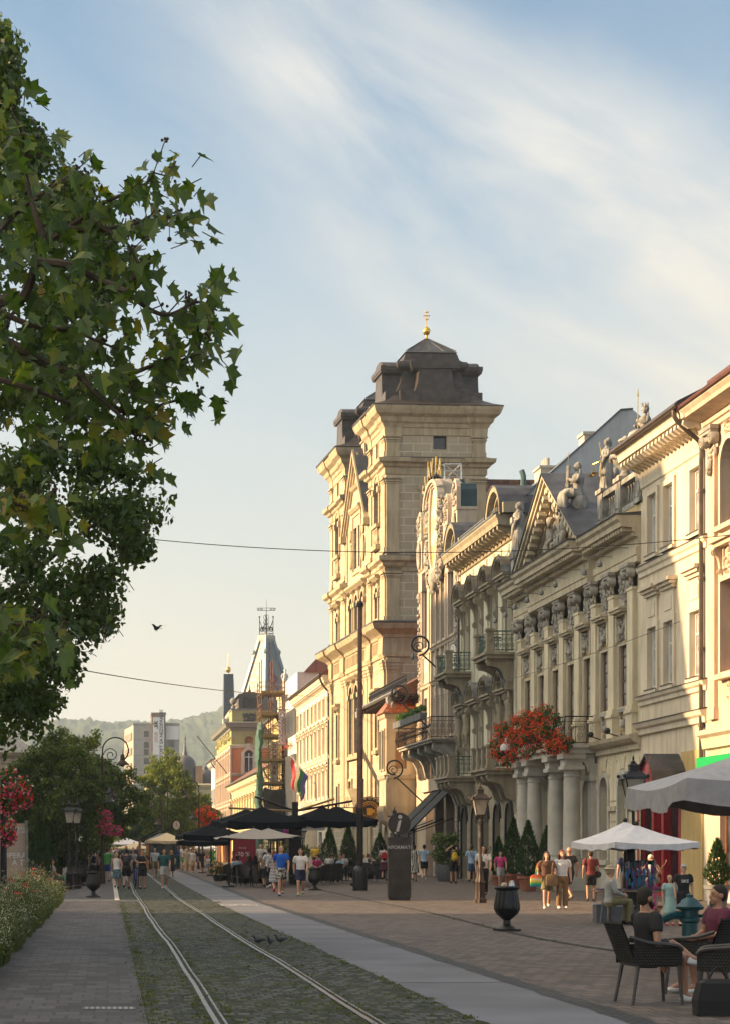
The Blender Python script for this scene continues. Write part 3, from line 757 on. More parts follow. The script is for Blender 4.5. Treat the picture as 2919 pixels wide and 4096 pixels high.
  g = G(); g.rings([ring(k, z) for k, z in ((.53, 36.28), (.50, 36.34), (.02, 37.6))])
  for sx, sy in ((-1,-1),(1,-1),(1,1),(-1,1)): g.tube([(cx+sx*hx*.50, cy+sy*hy*.50, 36.4), (cx, cy, 37.63)], .04, 5)
  for k in (-.5, 0, .5):
   g.tube([(cx-hx*.5, cy+hy*k*.5*2*.5, 36.4), (cx, cy, 37.61)], .022, 4); g.tube([(cx+hx*k*.5, cy-hy*.5, 36.4), (cx, cy, 37.61)], .022, 4)
  g.build('pyramid_cap', LEAD, T)
  g = G()
  side = [(2.45, 32.45), (2.45, 33.35), (1.74, 33.35), (1.6, 33.22), (1.42, 33.3), (1.3, 33.6), (1.2, 34.1), (1.13, 34.75), (1.5, 34.8), (1.62, 35.05), (1.6, 35.3), (1.4, 35.42), (1.3, 35.52), (.9, 35.7), (.4, 35.8)]
  poly = side+[(-x, z) for x, z in side[::-1]]
  ky = hy*.98; kx = hx*.98
  g.prism([(cx+x*.92, z) for x, z in poly], cy+ky, cy+.4, 'y'); g.prism([(cx+x*.92, z) for x, z in poly], cy-ky, cy-.4, 'y')
  g.prism([(cy+x, z) for x, z in poly], cx-kx, cx-.4, 'x'); g.prism([(cy+x, z) for x, z in poly], cx+.4, cx+kx, 'x')
  for s, (fx, fy) in ((-1, (kx, 0)), (1, (0, ky))):
   for z0, z1, o in ((34.85, 35.0, .06), (35.0, 35.3, .14)):
    if s < 0:
     for d in (-1, 1): g.box(cx+d*kx-.12-o*.5, cx+d*kx+.12+o*.5, cy-1.62-o, cy+1.62+o, z0, z1)
    else:
     for d in (-1, 1): g.box(cx-1.5-o, cx+1.5+o, cy+d*ky-.12-o*.5, cy+d*ky+.12+o*.5, z0, z1)
  for r0, r1 in ((1.02, 1.08),):
   for k in range(28):
    a, b = 2*pi*k/28, 2*pi*(k+1)/28
    for (c0, ax) in (((cx-kx-.03), 'x'), ((cy+ky+.03), 'y')):
     P = [(r*cos(t), 34.0-.35+r*1.0*sin(t)) for r, t in ((r0, a), (r1, a), (r1, b), (r0, b))]
     g.face(*[(c0, cy+p[0], p[1]) if ax == 'x' else (cx+p[0]*.92, c0, p[1]) for p in P])
  for s in (-1, 1):
   for k, (a, b) in enumerate(((.08, .3), (.36, .42))):
    g.box(cx-kx-.05, cx-kx, cy+s*2.1-b, cy+s*2.1+b, 32.9-b, 32.9+b) if k == 0 else g.box(cx-kx-.03, cx-kx+.01, cy+s*2.1-.3, cy+s*2.1+.3, 32.62, 33.22)
  g.build('roof_gable', BRONZE, T)
  g = G(); g.lathe([(.1, 0), (.16, .05), (.09, .12), (.08, .32), (.16, .36), (.26, .52), (.28, .66), (.2, .82), (.08, .9), (.03, .95), (.025, 2.0), (.0, 2.1)], (cx, cy, 37.5), 10)
  for z, l in ((38.95, .1), (39.2, .2), (39.45, .09)): g.tube([(cx, cy-l, z), (cx, cy+l, z)], .035, 5); g.ell((cx, cy-l, z), .06, 5, 3); g.ell((cx, cy+l, z), .06, 5, 3)
  g.build('gilded_finial', GOLD, T, 60)
  return T
 tower(0, t1, 'tower'); tower(m1, Lc, 'tower')
 # ---- middle gable between the towers
 gm = G(); hw = (m1-t1)/2
 opm = [(mid-.75, .95, 22.6, 26.3), (mid+.75, .95, 22.6, 26.3)]
 wall(gm, t1, m1, 21.9, 26.6, opm, 0, .4)
 pf = [(mid-hw*1.02, 25.6), (mid+hw*1.02, 25.6), (mid, 31.2)]
 gm.prism(pf, .02, -.4, 'y')
 f.part('gable_wall', gm, ST)
 for o in opm: f.win(o[0], o[1], o[2], o[3], 0, -.35, BROWNW, GLASS, 2, (.5,))
 g = G()
 for s in (-1, 1):
  p0, p1 = (mid+s*hw*1.08, 25.4), (mid, 31.25)
  d = Vector((p1[0]-p0[0], p1[1]-p0[1])).normalized(); n = Vector((-d.y, d.x))*(-s)
  for off, w in ((0, .42), (.22, .3), (.4, .16)):
   q = [(p0[0]-n.x*off, p0[1]-n.y*off), (p1[0]-n.x*off, p1[1]-n.y*off), (p1[0]-n.x*(off+.2), p1[1]-n.y*(off+.2)-.1), (p0[0]-n.x*(off+.2), p0[1]-n.y*(off+.2))]
   g.prism(q, 0, w, 'y')
  g.box(mid+s*hw-.4, mid+s*hw+.4, -.1, .5, 25.0, 25.5)
  g.ell((mid+s*2.3, .1, 23.7), (.5, .12, 1.0), 12, 6); g.ell((mid+s*2.3, .1, 25.2), (.35, .1, .5), 10, 6)
 frame(g, mid, 2.7, 22.4, 26.4, .25, .1); g.mould(mid-1.8, mid+1.8, [(0, 26.6), (.2, 26.7), (.35, 26.9), (.35, 27.05), (0, 27.1)]); g.mould(mid-2.2, mid+2.2, [(0, 28.3), (.2, 28.4), (.35, 28.6), (0, 28.7)])
 for q in (t1+.35, m1-.35): g.box(q-.3, q+.3, -.02, .08, 22, 25.5)
 f.part('gable_moulding', g, TR)
 g = G(); a, b, c = (mid-hw*1.06, 25.5), (mid+hw*1.06, 25.5), (mid, 31.35)
 for p, q in ((a, c), (b, c)): g.prism([p, q, (q[0], q[1]-.12), (p[0], p[1]-.12)], .3, -6.8, 'y')
 f.part('gable_roof', g, LEAD)
 t = thing('roof_statue', 'gilded figure on a stone block on the church gable ridge', 'statue', f.W(mid, -.9, 31.0), f.rz)
 g = G(); g.box(-.55, .55, -.5, .5, -.3, .75); g.box(-.65, .65, -.6, .6, .75, .87); g.build('plinth', TR, t)
 g = G(); g.lathe([(.3, .85), (.34, 1.0), (.2, 1.25), (.12, 1.5)], (0,0,0), 8); g.lathe([(.16, 1.5), (.24, 1.9), (.2, 2.4), (.24, 2.75), (.1, 3.0), (.08, 3.06), (.13, 3.2), (.1, 3.36), (0, 3.4)], (0,0,0), 9)
 g.tube([(.2, 0, 2.7), (.38, .1, 2.4), (.2, .2, 2.2)], .06, 5); g.tube([(-.2, 0, 2.7), (-.36, .1, 3.0)], .06, 5)
 g.build('gilded_figure', GOLD, t, 50)
 # ---- roof cornice with triglyph frieze, low pilasters and portal
 g = G()
 g.ringmould(0, Lc, -40, 0, [(0, 15.05), (.12, 15.1), (.16, 15.3), (.1, 15.32), (.1, 16.35), (.2, 16.4), (.28, 16.6), (.5, 16.75), (.85, 16.95), (.98, 17.2), (1.02, 17.3)], False)
 for q in (t1*.12, t1*.9, m1+.6, Lc-.7): g.ringmould(q-.5, q+.5, -.5, 0, [(.15, 15.05), (.3, 15.3), (.25, 16.4), (.42, 16.6), (1.0, 16.95), (1.14, 17.28)], False)
 n = int(Lc/.42)
 for i in range(n):
  for k in (0, .09, .18): g.box(i*.42+k+.05, i*.42+k+.11, .08, .15, 15.5, 16.25)
 for i in range(15):
  for k in (0, .1, .2): g.box(-.15, -.08, -.8-i*.5-k, -.86-i*.5-k, 15.5, 16.25)
 f.part('roof_cornice', g, TR)
 g = G(); g.ringmould(0, Lc, -40, 0, [(1.02, 17.3), (1.1, 17.33), (1.1, 17.42), (.0, 17.62)], False); f.part('lead_flashing', g, LEAD)
 for a in (.02, t1-.95, t1+.2, m1-1.1, m1+.1, Lc-1.0):
  g = G(); g.box(a, a+.9, -.05, .16, 0, 15); g.box(a-.08, a+.98, -.05, .26, 0, 1.5)
  for j in range(4): g.box(a-.04*j, a+.9+.04*j, -.05, .18+.05*j, 14.0+.22*j, 14.2+.22*j)
  f.part('pilaster', g, TR)
 for a in (-.9, -5.6):
  g = G(); g.box(-.14, .05, a, a+.88, 0, 15)
  for j in range(4): g.box(-.16-.05*j, .05, a-.04*j, a+.9+.04*j, 14.0+.22*j, 14.2+.22*j)
  f.part('pilaster', g, TR)
 for o in ops:
  if o[3] < 21 and o[2] > .1:
   g = G(); frame(g, o[0], o[1], o[2], o[3], .2, .12, o[4])
   if o[2] > 8:
    g.mould(o[0]-o[1]*.8-.2, o[0]+o[1]*.8+.2, [(0, o[3]+.4), (.15, o[3]+.45), (.4, o[3]+.65), (.4, o[3]+.8), (0, o[3]+.85)])
    for s in (-1, 1): bracket(g, o[0]+s*(o[1]*.6+.1), o[3]+.42, 0, .25, .7, .18)
    g.box(o[0]-o[1]*.7-.2, o[0]+o[1]*.7+.2, -.05, .3, o[2]-.45, o[2]-.2)
   for s in (-1, 1):
    if o[4]: g.box(o[0]+s*(o[1]/2+.1)-.22, o[0]+s*(o[1]/2+.1)+.22, 0, .2, o[3]-o[4]-.3, o[3]-o[4]+.05)
   f.part('window_surround', g, TR)
 g = G()
 for s in (-1, 1):
  g.lathe([(.3, 0), (.3, .9), (.24, 1.0), (.2, 3.8), (.3, 4.0), (.3, 4.2)], (mid+s*1.7, .35, 0), 12)
 g.box(mid-2.2, mid+2.2, .02, .75, 4.2, 4.9); g.prism([(mid-2.4, 4.9), (mid+2.4, 4.9), (mid+2.2, 5.1), (mid, 6.4), (mid-2.2, 5.1)], .75, .02, 'y')
 relief(g, mid-1, mid+1, 5.0, 5.7, .75, 26, 5, .2, .12)
 f.part('portal', g, TR, 50)
 # ---- nave roof with glazed tiles, ridge running away from the street
 TILE = tilemat('glazed roof tiles', [(0, (.10, .03, .022)), (.3, (.085, .022, .018)), (.5, (.13, .05, .02)), (.64, (.20, .075, .022)), (.78, (.05, .04, .02)), (.85, (.03, .06, .045)), (.94, (.28, .18, .06)), (.985, (.45, .42, .38))], .40, .34)
 g = G(); zr = 29.1; ym = Lc/2; ze = 17.3; hh = 9.0
 for s in (-1, 1): g.prism([(ym+s*hh, ze), (ym, zr), (ym, zr-.25), (ym+s*hh, ze-.25)], -6.7, -44, 'x') if False else None
 for s in (-1, 1):
  a = [(ym+s*hh, -6.9, ze), (ym+s*hh, -44, ze), (ym, -44, zr), (ym, -6.9, zr)]
  b = [(p[0], p[1], p[2]-.3) for p in a]; g.rings([a, b] if s > 0 else [b, a])
 g.box(ym-.12, ym+.12, -44, -6.9, zr-.1, zr+.14)
 f.part('nave_roof', g, TILE)
 g = G(); g.tube([(ym-.1, -7.6, 29.1), (ym-.1, -7.6, 31.4)], .05, 5); g.tube([(ym-1, -8.0, 28), (ym-2.2, -9.5, 25)], .03, 4)
 f.part('lightning_rod', g, IRON)
 # downpipe-mounted siren box on the side wall
 return f
CH = church()
# ================================================================== statues (stone figures, one body each)
def statue(name, label, loc, rz, h, pose, seed, mat=None, extra=None):
 "draped figure; pose: stand, sit, atlas"
 t = thing(name, label, 'statue', loc, rz)
 g = G(); k = h/1.9; r = random.Random(seed)
 def E(c, rr, rot=None, w=.08): g.ell([q*k for q in c], [q*k for q in (rr if isinstance(rr, tuple) else (rr,)*3)], 10, 7, rot, w, seed)
 def T(pts, rs, n=8): g.tube([[q*k for q in p] for p in curve_pts(pts, 4)], [lerp(rs[0], rs[-1], i/(4*(len(pts)-1)))*k for i in range(4*(len(pts)-1)+1)], n)
 if pose == 'stand':
  g.lathe([(.30*k, 0), (.29*k, .25*k), (.24*k, .6*k), (.21*k, .95*k), (.19*k, 1.1*k), (.23*k, 1.3*k), (.22*k, 1.45*k), (.10*k, 1.56*k), (.065*k, 1.63*k)], (0,0,0), 26, .10, 9)
  for i in range(7): a = r.uniform(0, 6.28); T([(.27*cos(a), .27*sin(a), .03), (.2*cos(a+.3), .22*sin(a+.3), .7), (.17*cos(a+.7), .18*sin(a+.7), 1.2)], (.06, .03), 6)
  E((0, .02, 1.75), (.105, .125, .14)); E((0, -.05, 1.79), (.125, .13, .13), None, .25); E((0, .13, 1.73), (.02, .035, .03)); E((0, -.14, 1.68), (.08, .07, .1), None, .3)
  T([(.24, 0, 1.44), (.32, .04, 1.2), (.2, .22, 1.08)], (.075, .05)); T([(-.24, 0, 1.44), (-.33, .06, 1.22), (-.16, .25, 1.2)], (.075, .05))
  E((.16, .26, 1.07), .055); E((-.13, .28, 1.2), .055)
  T([(-.22, .1, 1.3), (-.1, .24, .95), (.2, .2, .55)], (.08, .1))
 elif pose == 'sit':
  E((0, -.05, .5), (.27, .28, .2)); g.lathe([(.3*k, 0), (.3*k, .45*k), (.2*k, .5*k)], (0, -.12*k, 0), 10)
  for s in (-1, 1): T([(s*.13, 0, .52), (s*.15, .42, .56), (s*.14, .45, .3), (s*.13, .46, .02)], (.14, .09)); E((s*.13, .55, .04), (.06, .13, .05))
  T([(-.2, .1, .55), (0, .47, .5), (.02, .5, .05)], (.16, .22))
  g.lathe([(.24*k, .5*k), (.19*k, .75*k), (.24*k, 1.0*k), (.21*k, 1.13*k), (.08*k, 1.22*k), (.06*k, 1.28*k)], (0, -.05*k, 0), 14, .05, 7)
  E((0, -.03, 1.4), (.105, .12, .14)); E((0, -.09, 1.43), (.125, .12, .14), None, .25); E((0, .08, 1.38), (.02, .03, .03)); E((0, -.14, 1.24), (.13, .07, .16), None, .3)
  T([(.24, -.05, 1.12), (.31, .08, .9), (.12, .3, .86)], (.075, .05)); T([(-.24, -.05, 1.12), (-.32, .06, .92), (-.12, .3, 1.0)], (.075, .05))
  E((.1, .33, .86), .055); E((-.1, .33, 1.0), .055)
 elif pose == 'atlas':
  for s, b in ((-1, .05), (1, .16)): T([(s*.1, 0, .9), (s*.13, b, .48), (s*.09, -.02, .05)], (.13, .06)); E((s*.09, .08, .03), (.06, .13, .045))
  g.lathe([(.2*k, .55*k), (.22*k, .8*k), (.2*k, .98*k)], (0,0,0), 14, .09, 7)
  g.lathe([(.17*k, .95*k), (.18*k, 1.1*k), (.25*k, 1.35*k), (.23*k, 1.47*k), (.08*k, 1.54*k)], (0,0,0), 14)
  E((0, .08, 1.62), (.1, .12, .13)); E((0, .19, 1.57), (.07, .06, .1), None, .3)
  for s in (-1, 1): T([(s*.23, 0, 1.42), (s*.36, .1, 1.6), (s*.16, .06, 1.84)], (.09, .06)); E((s*.14, .06, 1.87), (.07, .08, .05))
 t.scale = (.86, .86, 1); b = g.build('body', mat or STATUE, t, 70)
 if extra: extra(t, k)
 return t
# ================================================================== palace with the pediment
def palace():
 f = Fac('palace', 'cream baroque palace with pediment, pilasters and columned balcony', 'palace', 2561, 2068, VPR, CR)
 PW = plaster('pale yellow plaster', (0.68, 0.60, 0.435), 0.4); PO = plaster('ochre field plaster', (0.56, 0.41, 0.215), 0.3)
 PT = plaster('buff trim', (0.54, 0.47, 0.345), 0.45); CS = plain('grey column stone', (0.47, 0.445, 0.39), 0.8, var=0.1, scale=2, bmp=0.3)
 Lp = f.L; s0 = .95; st = (Lp-1.9)/7
 pil = [s0+st*i for i in range(8)]; wc = [s0+st*(i+.5) for i in range(7)]
 low = [(q, 1.15, 1.35, 4.7, .575) for q in wc if not 5.9 < q < 16.6] + [(q, 1.15, 1.35, 4.7, .575) for q in wc[2:5]]
 up = [(q, 1.05, 7.35, 9.75, 0) if not 5.9 < q < 16.6 else (q, 1.05, 6.25, 9.75, 0) for q in wc]
 g = G(); wall(g, 0, Lp, 0, 6.1, low, 0, .38)
 for i in range(7): wall(g, pil[i]+.36, pil[i+1]-.36, 6.1, 12.7, [up[i]], -.09, .3)
 wall(g, 0, pil[0]-.36, 6.1, 12.7, [], -.05); wall(g, pil[-1]+.36, Lp, 6.1, 12.7, [], -.05)
 g.box(.02, Lp-.02, -14, -.5, 0, 14.2)
 f.part('wall', g, PW)
 for i, q in enumerate(wc):
  g = G(); wall(g, q-.78, q+.78, 6.3, 12.55, [(q, 1.05+.02, up[i][2]-.01, 9.76, 0)], -.05, .03); f.part('ochre_field', g, PO)
 brn = BROWNW
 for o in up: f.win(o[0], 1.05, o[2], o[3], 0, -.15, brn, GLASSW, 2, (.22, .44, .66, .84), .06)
 for o in low: f.win(o[0], 1.15, 1.35, 4.7, .575, -.34, plain('grey brown window wood', (0.10, 0.085, 0.07), 0.6), SHADEG, 2, (.45, .72), .07)
 # pilasters with swagged ionic capitals
 for q in pil:
  g = G(); g.box(q-.36, q+.36, -.1, .14, 7.2, 11.85); g.box(q-.42, q+.42, -.1, .2, 6.2, 7.0); g.box(q-.46, q+.46, -.1, .26, 7.0, 7.12); g.box(q-.42, q+.42, -.1, .2, 7.12, 7.32); g.box(q-.4, q+.4, -.1, .17, 11.72, 11.82)
  p = f.part('pilaster', g, PW)
  g = G(); ionic(g, q, 11.82, 12.72, .1, .92, .24); g.build('capital', STONE, p, 50)
 # hoods, carved panels above and below the windows
 for i, q in enumerate(wc):
  g = G(); frame(g, q, 1.05, up[i][2], 9.75, .13, .10, 0, -.05, up[i][2] > 7)
  for z, p, w in ((11.0, .36, 1.5), (11.1, .42, 1.56)): g.box(q-w/2, q+w/2, -.05, p, z, z+.1)
  g.box(q-.68, q+.68, -.05, .2, 10.9, 11.0)
  for s in (-1, 1): g.box(q+s*.66-.1, q+s*.66+.1, -.05, .12, 9.9, 10.9)
  f.part('window_surround', g, PT)
  g = G(); relief(g, q-.5, q+.5, 10.0, 10.85, .0, 30, i*7+1, .13, .13); garland(g, q-.5, q+.5, 10.75, .5, .02, .09, i); f.part('carved_panel', g, STONE, 50)
  g = G(); g.box(q-.46, q+.46, -.05, .04, 11.45, 12.62); relief(g, q-.4, q+.4, 11.55, 12.55, .04, 26, i*5+2, .15, .08); g.box(q-.3, q+.3, -.05, .07, 11.2, 11.42); f.part('trophy_panel', g, STONE, 50)
  if up[i][2] > 7:
   g = G(); garland(g, q-.45, q+.45, 7.05, .45, -.03, .09, i); relief(g, q-.45, q+.45, 6.25, 6.9, -.04, 14, i+50, .1, .08); g.box(q-.62, q+.62, -.05, .1, 7.14, 7.28); f.part('apron_swag', g, STONE, 50)
 # entablature: avant-corps over the middle bays stands forward
 a0, a1 = 6.0, 16.3
 for u0, u1, w in ((-.05, a0, 0.0), (a0, a1, .3), (a1, Lp+.02, 0.0)):
  g = G()
  g.mould(u0, u1, [(w+.02, 12.66), (w+.16, 12.7), (w+.16, 12.95), (w+.2, 12.97), (w+.2, 13.25), (w+.1, 13.28), (w+.1, 13.62), (w+.22, 13.66), (w+.22, 13.8), (w+.34, 13.84), (w+.34, 13.98), (w+.78, 14.02), (w+.8, 14.2), (w+.92, 14.3), (w+.96, 14.45)], 0, .5)
  dentils(g, u0+.05, u1-.05, 13.66, 13.81, w+.2, w+.33, .17)
  dentils(g, u0+.05, u1-.05, 13.85, 14.0, w+.33, w+.7, .34, .5)
  f.part('cornice', g, PT)
  g = G(); g.prism([(w-.3, 14.45), (w+1.0, 14.45), (w+1.02, 14.5), (w-.3, 14.62)], u0-.02, u1+.02); f.part('cornice_flashing', g, LEAD)
 for i, q in enumerate((1.3, 3.6, 7.2, 9.6, 12.2, 14.6, 17.6, 19.8)):     # spotlights on rods
  g = G(); w = .35 if a0 < q < a1 else .1
  g.tube([(q, w, 13.4), (q, w+1.1, 13.42), (q, w+1.1, 12.9)], .02, 4); g.lathe([(.03, .1), (.1, 0), (.11, -.12), (.04, -.16)], (q, w+1.1, 12.82), 8); f.part('facade_spotlight', g, GUTTER)
 # attic and pediment
 g = G(); g.box(0, a0, -.6, -.02, 14.4, 14.95); g.box(a1, Lp, -.6, -.02, 14.4, 14.95); f.part('attic', g, PO)
 um = (a0+a1)/2; hw = (a1-a0)/2+.55; zt = 18.15; zb = 14.55
 g = G(); g.prism([(um-hw+.5, zb), (um+hw-.5, zb), (um, zt-.35)], .1, -.3, 'y'); f.part('tympanum', g, PO)
 for s in (-1, 1):
  g = G(); e, t_ = Vector((um+s*hw, zb)), Vector((um, zt)); d = (t_-e).normalized(); n = Vector((d.y*s, -d.x*s)) if False else Vector((-d.y, d.x))*s*-1
  n = n if n.y < 0 else -n
  for o0, o1, w in ((0, .16, 1.05), (.16, .3, .95), (.3, .52, .6), (.52, .66, .42), (.66, .82, .26)):
   g.prism([tuple(e+n*o0), tuple(t_+Vector((0, n.y*o0/abs(n.y)/max(.2, abs(d.x))*abs(n.y)))) if False else (um, zt-o0/abs(d.x)), (um, zt-o1/abs(d.x)), tuple(e+n*o1)], -.3, w, 'y')
  m_ = int((t_-e).length/.5)
  for i in range(1, m_):
   p = e+d*((t_-e).length*i/m_)+n*.44; q = .14
   g.prism([tuple(p-d*q), tuple(p+d*q), tuple(p+d*q+n*.22), tuple(p-d*q+n*.22)], .5, .88, 'y')
  f.part('raking_cornice', g, PT)
  g = G(); up_ = -n
  g.prism([tuple(e+up_*.03), (um, zt+.03/abs(d.x)), (um, zt-.01/abs(d.x)), tuple(e+up_*0.005)], 1.12, -3.0, 'y'); f.part('pediment_roof', g, LEAD)
 g = G(); g.prism([(um-hw, zb), (um+hw, zb), (um, zt-.05)], -.32, -2.9, 'y'); f.part('pediment_body', g, PW)
 g = G(); sx = lambda u0, z0, k: [g.ell((um+u0+R.uniform(-.15, .15)*k, .3, z0+R.uniform(-.2, .2)*k), (R.uniform(.12, .3)*k, .22, R.uniform(.15, .35)*k), 7, 5, None, .3, i) for i in range(7)]
 R.seed(5); relief(g, um-.9, um+.9, 14.85, 16.8, .12, 60, 9, .3, .3)
 f.part('coat_of_arms', g, STONE, 50)
 g = G(); g.ell((um, .35, 16.85), (.3, .25, .2), 10, 6); g.lathe([(.34, 16.95), (.38, 17.25), (.3, 17.27)], (um, .35, 0), 10, .15, 5); f.part('carved_crown', g, STONE, 40)
 for s in (-1, 1):
  q = um+s*1.25
  g = G(); g.ell((q, .35, 15.7), (.25, .22, .4), 8, 6, None, .2, 1); g.ell((q-s*.05, .4, 16.3), (.17, .17, .2), 8, 6)
  g.tube(curve_pts([(q, .35, 15.5), (q+s*.2, .55, 15.15), (q+s*.1, .5, 14.75)], 4), .12, 6); g.tube(curve_pts([(q, .4, 16.0), (q-s*.3, .5, 16.1), (q-s*.5, .4, 16.4)], 4), .08, 6)
  g.tube(curve_pts([(q-s*.1, .35, 15.5), (q-s*.2, .6, 15.2), (q-s*.25, .5, 14.8)], 4), .11, 6)
  f.part('carved_cherub', g, STONE, 60)
 # balustrade with pedestals
 for u0, u1 in ((.35, 2.55), (3.25, 5.2)):
  g = G(); baluster_row(g, (u0, -.25), (u1, -.25), 15.15, 16.05, 6, .085); f.part('baluster_run', g, STATUE, 40)
 g = G(); g.box(-.0, 5.9, -.5, 0.0, 14.95, 15.16); g.box(0, 5.9, -.5, .02, 16.05, 16.25); f.part('balustrade_rail', g, STATUE)
 for q in (0.15, 2.9, 5.5):
  g = G(); g.box(q-.34, q+.34, -.6, .06, 14.95, 16.25); g.box(q-.24, q+.24, .06, .09, 15.2, 16.0); g.box(q-.42, q+.42, -.66, .14, 16.25, 16.42); g.box(q-.42, q+.42, -.62, .12, 14.95, 15.12); f.part('pedestal', g, STATUE)
 g = G(); g.prism([(-.5, 14.6), (-.5, 14.95), (-1.8, 15.6), (-14, 16.2), (-14, 14.6)], .02, Lp-.02, 'x') ; f.part('roof', g, LEAD)
 # storey cornice
 for u0, u1 in ((-.06, a0), (a1, Lp+.02)):
  g = G(); g.mould(u0, u1, [(0, 5.55), (.12, 5.6), (.12, 5.8), (.3, 5.88), (.42, 6.0), (.46, 6.14), (0, 6.24)]); f.part('storey_cornice', g, PT)
 for o in low:
  g = G(); frame(g, o[0], o[1], o[2], o[3], .2, .09, o[4], 0, False); g.box(o[0]-.75, o[0]+.75, 0, .2, 1.15, 1.35); f.part('arch_surround', g, CS)
  g = G()
  for k in range(5):
   a = pi*(k+.5)/5; c0, c1 = .86, 1.35
   P = [(o[0]+c0*cos(a-.28), 4.12+c0*sin(a-.28)), (o[0]+c1*cos(a-.22), 4.12+c1*sin(a-.22)), (o[0]+c1*cos(a+.22), 4.12+c1*sin(a+.22)), (o[0]+c0*cos(a+.28), 4.12+c0*sin(a+.28))]
   g.prism(P, .005, .05, 'y')
  f.part('voussoirs', g, PW)
 for a, b in [(.05, wc[0]-.85), (wc[0]+.85, wc[1]-.85), (wc[1]+.85, 5.9), (16.6, wc[5]-.85), (wc[6]+.8, Lp)]:
  if b-a > .2:
   g = G(); z = 1.25
   while z < 5.3: g.box(a, b, 0, .045, z, z+.78); z += .82
   f.part('rusticated_pier', g, PW)
   g = G(); g.box(a-.05, b+.05, 0, .14, 3.3, 3.5); f.part('impost_band', g, PT)
 g = G(); g.box(-.02, a0, -.1, .09, 0, 1.15); g.box(a1, Lp, -.1, .09, 0, 1.15); f.part('plinth', g, CS)
 # portico
 bal = (5.9, 16.5, 1.35)
 cols = [f.U(x, .95) for x in (2097, 2138, 2223, 2286)]
 for q in cols:
  g = G(); g.box(q-.46, q+.46, .5, 1.42, 0, 1.2); g.box(q-.52, q+.52, .45, 1.48, 1.2, 1.32); g.box(q-.52, q+.52, .45, 1.48, 0, .2); p = f.part('column_pedestal', g, CS)
  g = G(); g.lathe([(.40, 1.32), (.40, 1.42), (.36, 1.48), (.38, 1.55), (.345, 1.62), (.34, 3.0), (.30, 4.75), (.33, 4.78), (.33, 4.84), (.30, 4.86), (.30, 4.98), (.40, 5.06)], (q, .96, 0), 20); g.box(q-.44, q+.44, .52, 1.4, 5.06, 5.22); f.part('column', g, CS, 40)
  g = G(); g.box(q-.36, q+.36, .6, 1.34, 5.22, 5.5); g.box(q-.5, q+.5, .5, 1.45, 5.5, 5.72); f.part('impost_block', g, CS)
  g = G(); g.box(q-.3, q+.3, 0, .22, 1.2, 4.8); g.box(q-.4, q+.4, 0, .3, 4.6, 5.3); g.box(q-.4, q+.4, 0, .3, 0, 1.25); f.part('responding_pilaster', g, CS)
 g = G(); g.box(bal[0], bal[1], -.05, bal[2], 5.72, 5.95); g.box(bal[0]-.1, bal[1]+.1, -.05, bal[2]+.12, 5.95, 6.08); f.part('balcony_slab', g, CS)
 for i, q in enumerate((cols[0]+.2, (cols[0]+cols[1])/2, (cols[1]+cols[2])/2, cols[3]-.2)):
  g = G(); bracket(g, q, 5.7, 0.1, .9, .8, .3); f.part('console', g, CS)
 for p0, p1 in (((bal[0]+.08, 0), (bal[0]+.08, bal[2])), ((bal[0]+.08, bal[2]), (bal[1]-.08, bal[2])), ((bal[1]-.08, 0), (bal[1]-.08, bal[2]))):
  g = G(); iron_rail(g, p0, p1, 6.08, 1.15, None, True, .014, .16 if p0[1] == p1[1] else -.16); f.part('iron_railing', g, IRON)
 g = G(); g.box(wc[3]-1, wc[3]+1, -.3, -.25, 0, 3.5); f.part('portal_door', g, BROWNW)
 for q in (f.U(2436), f.U(2505)):
  g = G(); g.ell((q, .75, 6.38), (.16, .12, .13), 8, 5); g.tube([(q, .3, 6.16), (q, .75, 6.3)], .03, 4); f.part('floodlight', g, IRON)
 return f
PAL = palace()
